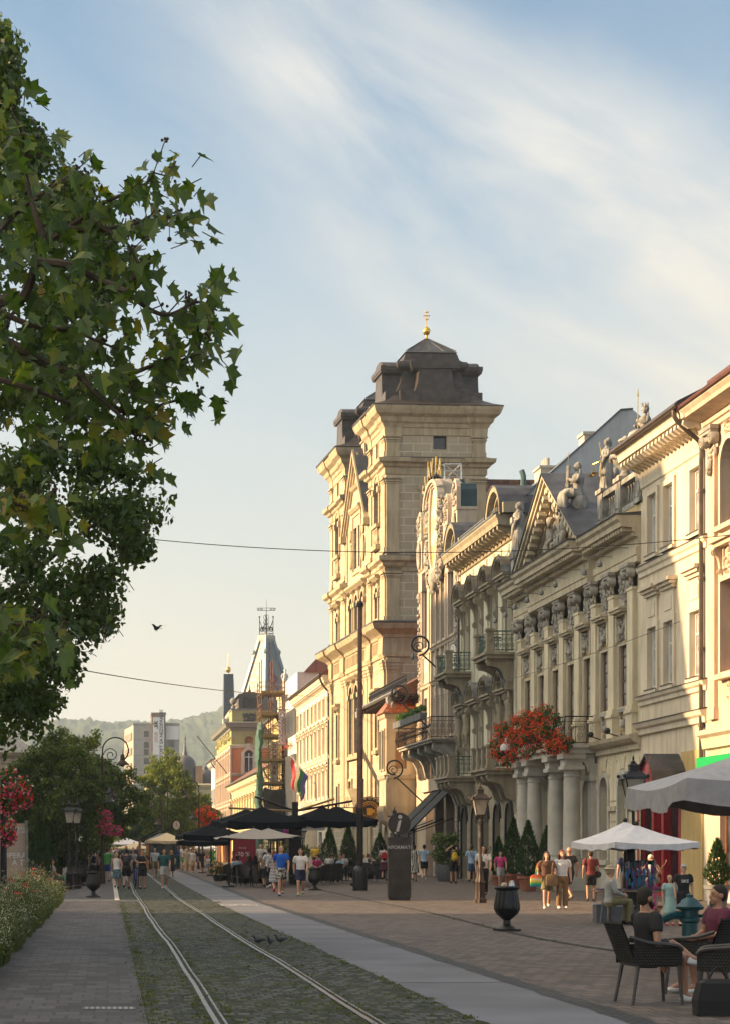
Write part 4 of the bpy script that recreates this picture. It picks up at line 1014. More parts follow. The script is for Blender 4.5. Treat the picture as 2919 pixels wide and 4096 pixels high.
def palace_statues():
 f = PAL; rz = f.rz
 def justice(t, k):
  g = G(); g.tube([(-.3, .38, .2), (-.13*k, .3*k, 1.3*k), (-.05, .4, 1.75*k)], .018, 5); g.build('sword', GOLD, t)
  g = G(); g.tube([(.1, .5, 1.0*k), (.16*k, .3*k, 1.06*k), (.5, .55, 1.02*k)], .015, 4)
  for x, y in ((-.08, .6), (.55, .6)):
   for dx in (-.12, .12): g.tube([(x, y, 1.03*k), (x+dx, y, .62*k)], .008, 3)
   g.lathe([(.02, -.05), (.14, -.02), (.17, .02), (.0, .03)], (x, y, .6*k), 10)
  g.build('scales', GOLD, t)
  g = G(); g.lathe([(.115*k, 1.755*k), (.128*k, 1.775*k), (.115*k, 1.8*k)], (0, .0, 0), 12); g.build('blindfold', STATUE, t)
 statue('statue', 'standing blindfolded stone woman holding gilt scales and sword', f.W(5.5, -.25, 16.42), rz+pi*.5*0, 2.1, 'stand', 3, None, justice)
 def fasces(t, k):
  g = G()
  for i in range(9): g.tube([(.02+.07*cos(i*.7), .4+.07*sin(i*.7), .75*k), (.02+.07*cos(i*.7), .36+.07*sin(i*.7), 1.45*k)], .035, 5)
  g.tube([(.02, .38, 1.4*k), (.02, .36, 1.75*k)], .02, 4); g.ell((.02, .36, 1.8*k), (.04, .02, .15), 6, 4); g.build('rod_bundle', STATUE, t)
 statue('statue', 'seated stone woman holding bundle of rods on the pediment slope', f.W(8.1, .35, 16.0), rz, 2.5, 'sit', 5, None, fasces)
 def crowned(t, k):
  g = G()
  for i in range(7): a = 2*pi*i/7; g.prism([(-.03*k, 1.5*k), (.03*k, 1.5*k), (0, 1.66*k)], -.01, .01, 'y') if False else g.tube([(.11*k*cos(a), -.05*k+.11*k*sin(a), 1.48*k), (.13*k*cos(a), -.05*k+.13*k*sin(a), 1.64*k)], [.03*k, .008*k], 5)
  g.lathe([(.115*k, 1.46*k), (.12*k, 1.52*k)], (0, -.05*k, 0), 12); g.build('crown', STATUE, t)
  g = G(); g.tube([(-.35, .5, .1), (-.5, .55, 2.0)], .022, 5); g.tube([(-.5, .55, 2.0), (-.53, .56, 2.3)], [.05, .005], 5); g.build('spear', GOLD, t)
 g = G(); g.box(-.42, .42, -.6, .4, -.6, 0)
 st = statue('statue', 'seated crowned stone king with spear beside the cream house eaves', f.W(.75, -.35, 17.0), rz+.2, 2.2, 'sit', 9, None, crowned); g.build('plinth', STATUE, st)
 def book(t, k):
  g = G(); g.box(-.2*k, .2*k, .24*k, .34*k, 1.08*k, 1.3*k); g.build('book', STATUE, t)
  g = G(); g.box(-.42, .42, -.42, .42, -.35, 0); g.box(-.34, .34, -.34, .34, -1.6, -.35); g.box(-.44, .44, -.44, .44, -1.75, -1.6); g.build('pedestal', STATUE, t)
 statue('statue', 'standing robed stone figure holding a book left of the pediment', f.W(18.6, .35, 15.9), rz, 2.35, 'stand', 12, None, book)
 t = thing('bust', 'small stone head peeping over the pediment ridge', 'statue', f.W(10.6, -1.9, 17.6), rz)
 g = G(); g.ell((0, 0, .42), (.2, .22, .26), 10, 7); g.ell((0, -.08, .5), (.24, .22, .24), 9, 6, None, .3, 2); g.ell((0, .2, .4), (.04, .06, .05)); g.lathe([(.4, -.5), (.35, 0), (.12, .12), (.1, .25)], (0,0,0), 10); g.build('body', STATUE, t, 70)
 t = thing('stone_urn', 'big garlanded stone urn on the balustrade pedestal', 'urn', f.W(2.9, -.25, 16.42), rz)
 g = G(); g.lathe([(.34, 0), (.34, .08), (.2, .14), (.14, .26), (.22, .34), (.42, .5), (.54, .75), (.58, .92), (.5, .98), (.44, 1.0), (.4, 1.12), (.26, 1.25), (.2, 1.36), (.3, 1.42), (.26, 1.5), (.1, 1.58), (.06, 1.64), (0, 1.66)], (0,0,0), 24, .03, 8)
 for i in range(4):
  a = i*pi/2+.3
  g.tube([(.58*cos(a+t_*.25), .58*sin(a+t_*.25), .86-.18*sin(pi*t_/6)) for t_ in range(7)], .07, 6); g.ell((.56*cos(a), .56*sin(a), .84), (.1, .1, .16), 7, 5)
 g.build('body', STATUE, t, 50)
palace_statues()
# ================================================================== plain cream house right of the palace
def cream_house():
 f = Fac('townhouse', 'plain cream three-storey townhouse with dark eaves and a brown downpipe', 'house', 2831, 2561, VPR, CR)
 PW = plaster('cream plaster', (0.68, 0.58, 0.44), 0.45); TR = plaster('cream trim', (0.66, 0.575, 0.45), 0.35)
 Lc = f.L; wc = [f.U(x+4) for x in (2781, 2675, 2609)]; w_ = 1.05
 up = [(q, w_, 12.75, 14.95, 0) for q in wc]; lo = [(q, w_, 7.75, 10.0, 0) for q in wc]
 s0, s1 = f.U(2722), f.U(2556)
 shop = [((s0+s1)/2, s1-s0, .05, 4.2, 0)]
 g = G(); wall(g, 0, Lc, 0, 6.2, shop, 0, .5); wall(g, 0, Lc, 6.2, 16.0, up+lo, 0, .34); g.box(.02, Lc-.02, -12, -.6, 0, 16.0); f.part('wall', g, PW)
 for o in up+lo:
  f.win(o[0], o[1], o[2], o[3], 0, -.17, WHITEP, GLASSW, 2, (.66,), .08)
  g = G(); frame(g, *o[:4], .2, .09); g.box(o[0]-.75, o[0]+.75, 0, .18, o[2]-.2, o[2]-.08)
  if o[2] < 9:
   for z, p, w in ((11.15, .16, 1.5), (11.28, .26, 1.62), (11.4, .36, 1.74)): g.box(o[0]-w/2, o[0]+w/2, 0, p, z, z+.13)
   g.box(o[0]-.62, o[0]+.62, 0, .07, 10.2, 11.15); g.box(o[0]-.4, o[0]+.4, .07, .1, 10.4, 10.9)
  f.part('window_surround', g, TR)
  g = G(); g.box(o[0]-.6, o[0]+.6, -.3, .2, o[2]-.08, o[2]-.03); f.part('window_sill', g, PIPE)
 for z, h, p, nm in ((12.0, .45, .2, 'string_course'), (7.15, .4, .22, 'string_course'), (6.05, .5, .3, 'string_course')):
  g = G(); g.mould(-.02, Lc+.02, [(0, z), (p*.4, z+.04), (p*.45, z+h*.45), (p*.8, z+h*.6), (p, z+h*.9), (0, z+h)]); f.part(nm, g, TR)
  g = G(); g.mould(-.03, Lc+.03, [(0, z+h), (p+.03, z+h*.92), (p+.03, z+h*.98), (0, z+h+.06)]); f.part('flashing', g, PIPE)
 g = G(); g.mould(-.05, Lc, [(0, 15.35), (.06, 15.4), (.06, 15.5), (.1, 15.98), (.2, 16.05), (.22, 16.3), (.85, 16.42), (.88, 16.62), (1.0, 16.78), (1.0, 16.84)], 0, .6); f.part('cornice', g, TR)
 n = int(Lc/.42)
 for i in range(n):
  u = (i+.5)*Lc/n
  g = G(); g.prism([(.15, 16.36), (.8, 16.36), (.82, 16.22), (.62, 16.08), (.4, 16.12), (.15, 15.98)], u-.1, u+.1); f.part('eaves_bracket', g, TR)
 g = G(); g.prism([(1.06, 16.84), (1.1, 16.95), (-6, 20.6), (-12, 17.5), (-12, 16.8)], -.1, Lc+.02); f.part('roof', g, plain('dark slate roof', (0.045, 0.042, 0.045), 0.6, var=.3, scale=3))
 g = G(); u = .35; g.tube(curve_pts([(u, 1.05, 16.75), (u, 1.0, 16.45), (u, .55, 16.0), (u, .14, 15.6), (u, .12, 15.0)], 5)+[(u, .12, 4.6)], .085, 8)
 for z in (14, 11, 8.6, 6): g.lathe([(.11, -.06), (.11, .06)], (u, .12, z), 8)
 f.part('downpipe', g, PIPE)
 g = G(); g.tube([(-.1, 1.1, 16.82), (Lc, 1.1, 16.82)], .09, 6); f.part('gutter', g, PIPE)
 # red shop front and yellow pier
 RED = plain('red shop paint', (0.36, 0.022, 0.03), 0.4, var=.15)
 g = G(); k = [s0, s0+(s1-s0)*.38, s0+(s1-s0)*.62, s1]
 for a in k: g.box(a-.1, a+.1, -.3, .06, 0, 4.2)
 g.box(s0, s1, -.3, .05, 4.0, 4.3); g.box(s0, s1, -.3, .04, 0, .3); g.box(k[1]+.15, k[1]+.28, -.3, .03, 0, 4.1); fr = f.part('shop_front', g, RED)
 for a, b in zip(k, k[1:]):
  g = G(); g.face((a, -.2, .25), (b, -.2, .25), (b, -.2, 4.1), (a, -.2, 4.1)); g.build('pane', SHADEG, fr)
 g = G(); g.box(s0-.3, s1, -1.2, -.9, 0, 4.2); f.part('shop_interior', g, plain('dim shop interior', (0.03, 0.024, 0.02), 0.9))
 g = G(); g.box(.45, s0-.16, 0, .05, 0.02, 5.2); f.part('ochre_pier', g, plaster('ochre plaster', (0.55, 0.39, 0.17), .3))
 # gabled red portal roof
 um, z0, z1 = f.U(2592, 1.1), 4.1, 5.2
 g = G(); ol = [(-.95, 0), (-.9, .34), (-.63, .64), (-.31, .8), (0, .98), (.31, .8), (.63, .64), (.9, .34), (.95, 0)]
 g.prism([(um+x*.95, z0+z*.95) for x, z in ol], 1.0, 1.12, 'y'); po = f.part('portal_gable', g, RED)
 g = G()
 for (a, b), (c, d) in zip(ol, ol[1:]): g.prism([(um+a, z0+b), (um+c, z0+d), (um+c, z0+d+.08), (um+a, z0+b+.08)], .02, 1.25, 'y')
 g.build('gable_roof', LEAD, po)
 g = G(); g.ell((um, 1.13, z0+.42), (.3, .06, .32), 14, 6); relief(g, um-.5, um+.5, z0+.1, z0+.9, 1.1, 14, 3, .1, .06); g.build('carved_shell', plain('faded red carving', (0.42, 0.12, 0.11), 0.8), po)
 g = G()
 for s in (-1, 1): g.box(um+s*.95-.08, um+s*.95+.08, .02, 1.1, z0-.2, z0)
 g.build('portal_arm', RED, po)
 return f
CRM = cream_house()
# ================================================================== pink house at the right edge
def pink_house():
 f = Fac('townhouse', 'pinkish ornate townhouse at the right edge with arched windows', 'house', 3560, 2831, VPR, CR)
 PW = plaster('pink beige plaster', (0.60, 0.46, 0.345), 0.4); TR = plaster('pink beige trim', (0.565, 0.45, 0.345), 0.35); WD = plain('varnished window wood', (0.32, 0.12, 0.03), 0.4, var=.2)
 Lc = f.L; wu = [f.U(2919)-.25-3.0*i for i in range(4)]
 up = [(q, 1.5, 12.5, 15.2, .75) for q in wu]; lo = [(q, 1.5, 7.6, 10.6, 0) for q in wu]
 ops = [(q, 2.3, .5, 4.2, 0) for q in wu]
 g = G(); wall(g, 0, Lc, 0, 5.2, ops, 0.03, .4); wall(g, 0, Lc, 5.2, 16.6, up+lo, .03, .45); g.box(.02, Lc-.02, -12, -.6, 0, 16.5); f.part('wall', g, PW)
 for o in up: f.win(*o[:4], o[4], -.3, plain('blue grey window paint', (0.10, 0.12, 0.17), .5), GLASS, 2, (.7,), .1)
 for o in lo: f.win(*o[:4], 0, -.3, WD, GLASS, 2, (.68,), .1)
 for o in ops:
  f.win(*o[:4], 0, -.2, WD, GLASS, 2, (.8,), .08)
  g = G(); g.box(o[0]-1.15, o[0]+1.15, 0.03, .3, 0, .5); f.part('stall_riser', g, plain('pale stone', (0.5, 0.47, 0.42), .8))
 for o in up+lo:
  g = G(); frame(g, *o[:4], .18, .14, o[4] if len(o) > 4 else 0, .03); g.box(o[0]-1, o[0]+1, .03, .34, o[2]-.25, o[2]-.08)
  if o in lo:
   for z, p, w in ((11.75, .3, 2.2), (11.9, .42, 2.4)): g.box(o[0]-w/2, o[0]+w/2, .03, p, z, z+.15)
   for s in (-1, 1): bracket(g, o[0]+s*.92, 11.75, .03, .3, .9, .18)
   relief(g, o[0]-.6, o[0]+.6, 10.85, 11.6, .03, 20, int(o[0]*3), .14, .1); relief(g, o[0]-.6, o[0]+.6, 6.5, 7.2, .03, 14, int(o[0]), .12, .08)
  else:
   frame(g, o[0], 1.3, 11.1, 11.8, .08, .06, 0, .03); relief(g, o[0]-.2, o[0]+.2, 11.25, 11.65, .03, 8, 4, .12, .08); relief(g, o[0]-.5, o[0]+.5, 15.35, 15.8, .05, 14, 8, .15, .14)
  f.part('window_surround', g, TR)
 for q in [(a+b)/2 for a, b in zip(wu, wu[1:])]+[wu[0]+1.65]:
  g = G(); g.box(q-.3, q+.3, 0, .16, 6.1, 15.2); g.box(q-.36, q+.36, 0, .2, 6.1, 6.5); p = f.part('pilaster', g, PW)
  g = G(); ionic(g, q, 14.9, 15.9, .1, .95, .24); garland(g, q-.1, q+.1, 14.9, .5, .16, .1, 3); g.build('capital', STONE, p, 50)
 g = G(); g.mould(-.1, Lc+.05, [(0, 15.85), (.12, 15.9), (.12, 16.05), (.2, 16.08), (.2, 16.25), (.45, 16.3), (.8, 16.4), (.84, 16.52), (.95, 16.64), (.95, 16.7)], 0, .5); f.part('cornice', g, TR)
 g = G(); g.mould(-.02, Lc+.02, [(0, 5.1), (.2, 5.15), (.25, 5.5), (.4, 5.6), (.4, 5.75), (0, 5.85)]); f.part('string_course', g, TR)
 g = G(); g.prism([(1.05, 16.7), (1.08, 16.78), (-5, 20), (-12, 17), (-12, 16.6)], -.1, Lc+.1); f.part('roof', g, plain('brown red roof sheet', (0.10, 0.035, 0.03), .6, var=.25))
 g = G(); g.box(Lc-2.6, Lc-.2, -1.4, .1, 17.0, 17.6); f.part('roof_parapet', g, MATS['brown red roof sheet'])
 g = G(); g.box(.1, f.U(2831)-.05, .1, .42, 4.5, 4.85); f.part('green_fascia', g, plain('green sign board', (0.0, 0.30, 0.075), .45, var=.05))
 return f
PNK = pink_house()
# ================================================================== house with stone-pier balconies and atlantes
def balcony_house():
 f = Fac('balcony_house', 'grey-green house with arched window hoods and stone balconies carried by giants', 'house', 2068, 1842, VPR, CR)
 PW = plaster('pale sage plaster', (0.60, 0.575, 0.455), 0.3); TR = plaster('brown grey stone trim', (0.34, 0.295, 0.215), 0.5); GI = plain('green balcony iron', (0.06, 0.12, 0.095), .5, .2)
 Lc = f.L; wc = [Lc*(i+.5)/4 for i in range(4)]; w_ = 1.2
 up = [(q, w_, 11.55 if i in (0, 3) else 11.9, 14.75, 0) for i, q in enumerate(wc)]; lo = [(q, w_, 6.0 if i != 9 else 6.6, 9.3, 0) for i, q in enumerate(wc)]
 gr = [(Lc*(i+.5)/5, 1.35, .25, 4.1, .9, True) for i in range(5)]
 g = G(); wall(g, 0, Lc, 5.3, 17.6, up+lo, 0, .32); g.box(.02, Lc-.02, -13, -.6, 0, 17.5); f.part('wall', g, PW)
 g = G(); wall(g, 0, Lc, 0, 5.3, gr, 0.06, .4); gw = f.part('ground_storey', g, TR)
 for k in range(6):
  g = G(); u = Lc*k/5; z = .3
  while z < 3.4: g.box(max(0, u-.42), min(Lc, u+.42), .06, .14, z, z+.46); z += .52
  f.part('rusticated_pier', g, TR)
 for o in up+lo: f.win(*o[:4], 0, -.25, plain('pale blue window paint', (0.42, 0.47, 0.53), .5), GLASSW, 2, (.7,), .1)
 for o in gr:
  f.win(*o[:4], o[4], -.28, plain('black shop wood', (0.018, 0.018, 0.02), .4), SHADEG, 2, (.3, .66), .09, 'window', None, True)
  g = G()
  for k in range(2):
   i_, o_ = outline(o[0], o[1]+.02+.2*k, o[2], o[3]+.1*k, o[4]+.1*k, True), outline(o[0], o[1]+.2+.2*k, o[2], o[3]+.09+.1*k, o[4]+.1+.1*k, True)
   for a in range(1, len(i_)-1): g.prism([i_[a], i_[a+1], o_[a+1], o_[a]], .06, .16-.05*k, 'y')
  f.part('arch_surround', g, plain('black shop wood', (0, 0, 0)))
 def hood(q, zb, zt, z, ped):
  g = G(); frame(g, q, w_, zb, zt, .16, .08, 0, 0, False)
  for s in (-1, 1): bracket(g, q+s*.85, z, 0, .42, 1.55, .26)
  g.box(q-1.08, q+1.08, 0, .5, z, z+.14); g.box(q-1.15, q+1.15, 0, .6, z+.14, z+.24)
  g.prism([(q+.95*cos(pi*k/8), z+.24+.7*sin(pi*k/8)) for k in range(9)], 0, .22, 'y')
  for r0, r1, w in ((.92, 1.05, .5), (1.02, 1.15, .62)):
   for k in range(8):
    a, b = pi*k/8, pi*(k+1)/8; g.prism([(q+r*cos(t), z+.24+r*.78*sin(t)) for r, t in ((r0, a), (r1, a), (r1, b), (r0, b))], 0, w, 'y')
  g.ell((q, .55, z+1.05), (.1, .12, .22), 7, 5); g.ell((q, .3, z+.55), (.25, .12, .25), 10, 5)
  relief(g, q-.55, q+.55, zt+.05, z-.05, .02, 18, int(q*9), .12, .1)
  f.part('window_hood', g, TR)
  g = G()
  for k in range(8):
   a, b = pi*k/8, pi*(k+1)/8; g.prism([(q+r*cos(t), z+.24+r*.78*sin(t)) for r, t in ((1.15, a), (1.19, a), (1.19, b), (1.15, b))], 0, .68, 'y')
  f.part('hood_flashing', g, GUTTER)
 for o in up: hood(o[0], o[2], o[3], 15.05, True)
 for o in lo: hood(o[0], o[2], o[3], 9.45, True)
 for i in range(5):
  u = Lc*i/4; g = G(); g.box(max(0, u-.4), min(Lc, u+.4), 0, .1, 5.5, 15.4); f.part('lesene', g, PW)
 # frieze and bracketed cornice
 g = G(); g.mould(-.05, Lc+.05, [(0, 15.95), (.1, 16.0), (.14, 16.2), (0, 16.25)]);
 f.part('string_course', g, TR)
 for i in range(8):
  q = Lc*(i+.5)/8; g = G(); g.box(q-.55, q+.55, 0, .05, 16.35, 16.85); g.ell((q+.8, .05, 16.6), (.1, .08, .25), 8, 5); f.part('frieze_panel', g, PW)
 g = G(); g.mould(-.08, Lc+.05, [(0, 16.9), (.12, 16.95), (.12, 17.1), (.22, 17.15), (.22, 17.4), (.95, 17.5), (.98, 17.72), (1.08, 17.88), (1.08, 17.98)], 0, .5); f.part('cornice', g, TR)
 for i in range(16):
  q = Lc*(i+.5)/16; g = G(); g.prism([(.2, 17.48), (.9, 17.48), (.9, 17.32), (.7, 17.2), (.55, 17.22), (.3, 17.05), (.2, 17.05)], q-.13, q+.13); f.part('cornice_bracket', g, TR)
 g = G(); g.prism([(1.12, 17.98), (1.14, 18.06), (.3, 18.45), (-5.2, 23.0), (-11, 18.5), (-11, 17.9)], .35, Lc); f.part('roof', g, plain('blue grey roof sheet', (0.13, 0.16, 0.185), .5, .2, var=.2, scale=1.5))
 # gable fire wall, shade's blue-grey put into its colour, with chimneys
 g = G(); g.prism([(.15, 14.0), (.15, 17.9), (.1, 18.4), (-5.0, 23.0), (-5.6, 23.05), (-11, 18.6), (-11, 14)], 0.0, .34); f.part('fire_wall', g, plaster('shade blue fire wall', (0.40, 0.43, 0.46), .25))
 g = G(); g.prism([(.2, 17.92), (.05, 18.5), (-5.0, 23.08), (-5.6, 23.13), (-5.6, 23.06), (-5.0, 23.0), (.1, 18.42), (.16, 17.9)], -.06, .5); f.part('coping', g, LEAD)
 g = G(); g.box(.8, 1.8, -4.25, -3.45, 20, 22.0); g.box(.72, 1.88, -4.33, -3.37, 22.0, 22.15); f.part('chimney', g, plaster('chimney plaster', (0.48, 0.45, 0.4), .4))
 g = G(); g.box(6.5, 7.8, -3.5, -2.7, 19, 21.5); g.box(6.42, 7.88, -3.58, -2.62, 21.5, 21.62);
 for k in range(3): g.lathe([(.13, 21.62), (.12, 22.05)], (6.75+k*.4, -3.1, 0), 8)
 f.part('chimney', g, MATS['chimney plaster'])
 for q in (wc[0]*.85, wc[3]+.3):
  g = G(); w = .55
  for r0, r1, ww in ((.0, 1.0, .35), (1.0, 1.2, .6), (1.18, 1.42, .9)):
   for k in range(10):
    a, b = pi*k/10, pi*(k+1)/10; g.prism([(q+r*1.2*cos(t), 18.0+r*1.1*sin(t)) for r, t in ((r0, a), (r1, a), (r1, b), (r0, b))], -.2, ww, 'y')
  for s in (-1, 1): g.box(q+s*1.7-.25, q+s*1.7+.25, -.2, .8, 18.0, 18.5)
  d = f.part('dormer', g, TR)
  g = G()
  for k in range(10):
   a, b = pi*k/10, pi*(k+1)/10; g.prism([(q+r*1.2*cos(t), 18.0+r*1.1*sin(t)) for r, t in ((1.42, a), (1.47, a), (1.47, b), (1.42, b))], -2.6, .95, 'y')
  g.build('dormer_roof', LEAD, d)
 g = G(); g.tube(curve_pts([(6.0, -1.4, 19.0), (4.2, -1.0, 18.9), (3.0, -.9, 19.2), (2.6, -.9, 20.2), (2.6, -.8, 20.6)], 5), .14, 7); f.part('vent_pipe', g, plain('green copper pipe', (0.05, 0.12, 0.12), .5))
 g = G(); iron_rail(g, (1.2, .7), (Lc-1.2, .7), 18.0, .5, 30, False, .02); f.part('snow_guard', g, GUTTER)
 # balconies
 def balc(u0, u1, pr, z, npier, brk):
  g = G(); g.box(u0, u1, 0, pr, z-.3, z-.12); g.box(u0-.12, u1+.12, 0, pr+.12, z-.12, z); s_ = f.part('balcony', g, TR)
  for s in brk:
   g = G(); bracket(g, s, z-.3, 0, pr*.95, 1.25, .3); relief(g, s-.16, s+.16, z-1.2, z-.5, .25, 8, int(s), .1, .1); g.build('console', TR, s_)
  ps = [lerp(u0+.18, u1-.18, i/(npier-1)) for i in range(npier)]
  for p in ps:
   g = G(); g.box(p-.17, p+.17, pr-.36, pr-.02, z, z+1.02); g.box(p-.22, p+.22, pr-.41, pr+.03, z+1.02, z+1.14); g.box(p-.21, p+.21, pr-.4, pr+.02, z, z+.14); g.ell((p-.18, pr-.19, z+.62), (.04, .07, .16), 6, 4); g.build('balcony_pier', TR, s_)
  for a, b in zip(ps, ps[1:]):
   g = G(); iron_rail(g, (a+.17, pr-.19), (b-.17, pr-.19), z+.05, .95, None, True, .02); g.build('iron_panel', GI, s_)
  for p in (u0+.1, u1-.1):
   g = G(); iron_rail(g, (p, 0), (p, pr-.36), z+.05, .98, 5, True, .018); g.build('iron_panel', GI, s_)
 balc(wc[3]-1.5, wc[3]+1.5, 1.45, 11.35, 2, (wc[3]-1.1, wc[3]+1.1)); balc(wc[0]-1.5, wc[0]+1.5, 1.45, 11.35, 2, (wc[0]-1.1, wc[0]+1.1))
 balc(wc[3]-2.2, wc[2]+.2 if False else wc[3]+1.5, 1.45, 5.75, 4, (wc[3]-1.9, wc[3]-.7, wc[3]+.4, wc[3]+1.3)); balc(wc[0]-1.55, wc[0]+2.2, 1.45, 5.75, 4, (wc[0]-1.2, wc[0], wc[0]+1.5))
 for q in (wc[0], wc[3]):
  for s in (-.95, .95):
   g = G(); g.box(q+s-.3, q+s+.3, 0, .5, 9.55, 9.9); bracket(g, q+s, 7.4, 0, .4, .7, .35); f.part('giant_bracket', g, TR)
 g = G(); g.box(Lc-.12, Lc+.1, .0, .2, 0, 16.6); f.part('dark_downpipe', g, PIPE)
 for i, (q, s) in enumerate(((wc[0], -.95), (wc[0], .95), (wc[3], -.95), (wc[3], .95))):
  statue('stone_giant', ('first', 'second', 'third', 'fourth')[i]+' carved half-draped giant from the palace holding up a balcony', f.W(q+s, .24, 7.4), f.rz, 2.15, 'atlas', i, TR)
  # a bare-chested figure under each balcony
 # shop lettering in the fanlights
 W = plain('white sign paint', (0.7, 0.7, 0.7), .6)
 put_text(f.root, 'shop_letters', 'BOYS', .28, W, on_wall(gr[3][0], -.24, 3.3))
 return f
BAL = balcony_house()
# ================================================================== art nouveau house
def slavia():
 f = Fac('art_nouveau_house', 'tall art nouveau house with golden roof letters, mosaics and black awnings', 'house', 1842, 1684, VPR, CR)
 PW = plaster('grey rose plaster', (0.47, 0.395, 0.325), .3); TR = plaster('rose stone trim', (0.52, 0.435, 0.345), .3); TL = plain('teal roof sheet', (0.02, 0.05, 0.058), .45, .2, var=.2, scale=2)
 Lc = f.L; side = (1.9, Lc-1.9); um = Lc/2
 wn = []
 for z0, z1 in ((14.0, 18.2), (8.4, 11.0)):
  for q in (side[0]-.55, side[0]+.6, side[1]-.6, side[1]+.55): wn.append((q, .85, z0, z1, 0))
  for q in (um-1.5, um, um+1.5): wn.append((q, 1.0, z0, z1-.2, 0))
 att = [(side[0], 1.3, 19.0, 20.9, .65), (side[1], 1.3, 19.0, 20.9, .65)]
 g = G(); wall(g, 0, Lc, 5.5, 18.7, wn, 0, .34)
 top = lambda q, h, z: [(q-1.75, 18.7), (q+1.75, 18.7), (q+1.7, z-.9), (q+1.1, z-.3), (q, z), (q-1.1, z-.3), (q-1.7, z-.9)]
 for q in side:
  g.prism([(q-1.75, 18.7), (q+1.75, 18.7), (q+1.75, 19.0), (q-1.75, 19.0)], -.3, 0, 'y')
 wall(g, side[0]-1.75, side[0]+1.75, 19.0, 21.0, [att[0]], 0, .3); wall(g, side[1]-1.75, side[1]+1.75, 19.0, 21.0, [att[1]], 0, .3)
 for q in side: g.prism([(q-1.75, 21.0), (q+1.75, 21.0), (q+1.3, 21.7), (q+.6, 22.3), (q, 22.5), (q-.6, 22.3), (q-1.3, 21.7)], -.3, 0, 'y')
 g.box(.02, Lc-.02, -12, -.5, 0, 18.6); f.part('wall', g, PW)
 # central gable with mosaic
 g = G(); hw = 2.35; o = [(um-hw, 18.7), (um+hw, 18.7), (um+hw, 21.2), (um+hw*.86, 22.0), (um+hw*.62, 22.8), (um+hw*.3, 23.25), (um, 23.4), (um-hw*.3, 23.25), (um-hw*.62, 22.8), (um-hw*.86, 22.0), (um-hw, 21.2)]
 g.prism(o, -.5, .25, 'y'); gb = f.part('central_gable', g, TR)
 for r, w, t in ((1.0, .62, .2), (.88, .5, .16), (.77, .4, .14)):
  g = G(); ar = [(um+hw*r*cos(pi*k/14), 21.9+(23.3-21.9)*r*sin(pi*k/14)) for k in range(15)]
  for p, q in zip(ar, ar[1:]):
   c = (um, 21.9); sh = lambda a, k: (c[0]+(a[0]-c[0])*k, c[1]+(a[1]-c[1])*k)
   g.prism([p, q, sh(q, 1-t*.6), sh(p, 1-t*.6)], .2, w, 'y')
  g.build('gable_arch', TR, gb)
 m, nt, b = newmat('coloured mosaic'); tc = N(nt, 'ShaderNodeTexCoord'); vo = N(nt, 'ShaderNodeTexVoronoi', Scale=1.6); L(nt, tc.outputs['Object'], vo.inputs['Vector'])
 n1 = N(nt, 'ShaderNodeTexNoise', Scale=.9, Detail=3); L(nt, tc.outputs['Object'], n1.inputs['Vector'])
 L(nt, ramp(nt, n1.outputs[0], [(.3, (.42, .52, .50)), (.45, (.62, .58, .44)), (.55, (.62, .42, .08)), (.62, (.55, .5, .38)), (.72, (.45, .16, .1))]), b.inputs['Base Color']); b.inputs['Roughness'].default_value = .35
 g = G(); g.prism([(um+1.15*cos(2*pi*k/24), 20.6+2.5*sin(2*pi*k/24)) for k in range(24)], .25, .32, 'y'); g.build('mosaic', m, gb)
 g = G();
 for k in range(24):
  a, c = 2*pi*k/24, 2*pi*(k+1)/24; g.prism([(um+r*cos(t)*1.0, 20.6+(r+1.36)*sin(t)) for r, t in ((1.14, a), (1.42, a), (1.42, c), (1.14, c))], .25, .45, 'y')
 g.build('mosaic_frame', TR, gb)
 g = G()
 for s in (-1, 1): relief(g, um+s*1.85-.35, um+s*1.85+.35, 17.6, 22.6, .25, 60, 40+s, .3, .3)
 relief(g, um-1.2, um+1.2, 16.9, 18.3, .1, 40, 77, .32, .35); g.ell((um, .4, 17.6), (.6, .3, .7), 10, 7, None, .2, 3)
 g.build('flower_carving', STONE, gb, 50)
 g = G(); g.box(um-2.2, um+2.2, -.9, -.45, 18.7, 22.4);
 g.build('gable_back', PW, gb)
 g = G(); g.prism([(um-2.35, 22.4), (um+2.35, 22.4), (um+2.0, 23.0), (um-2.0, 23.0)], -1.0, -.5, 'y'); g.build('gable_roof', TL, gb)
 g = G()
 for y in (.1, -.85): g.tube([(um-1.8, y, 23.0), (um-1.8, y, 23.9), (um+1.8, y, 23.9), (um+1.8, y, 23.0)], .05, 5)
 g.tube([(um-1.8, .1, 23.9), (um-1.8, -.85, 23.9)], .05, 5); g.tube([(um-1.8, .1, 23.5), (um-1.8, -.85, 23.5)], .03, 5); g.tube([(um-1.8, .1, 23.9), (um-1.8, -.9, 23.0)], .04, 5)
 g.build('roof_handrail', plain('pale steel tube', (0.55, 0.56, 0.58), .35, .8), gb)
 # golden letters on the gable arch
 GL = GOLD
 for ch, du, z in zip('SLÁVIA', (3.1, 2.4, 1.6, .6, -.5, -1.6), (23.25, 23.75, 24.05, 24.15, 24.1, 23.8)):
  M = on_wall(um+du, .35, z-.45, .6*du/3.2)
  put_text(f.root, 'roof_letter', ch, .95, GOLD, M, gb, .035, .02)
 g = G(); g.tube(curve_pts([(um+4.3, .3, 22.2), (um+3.3, .3, 23.2), (um+2.0, .3, 23.8), (um, .3, 24.1), (um-2.2, .3, 23.7)], 5), .05, 5)
 for du, z in ((3.3, 23.2), (1.6, 23.9), (0, 24.1)): g.tube([(um+du, .3, z), (um+du*.5, .1, z-1.6)], .04, 4)
 g.build('letter_rail', IRON, gb)
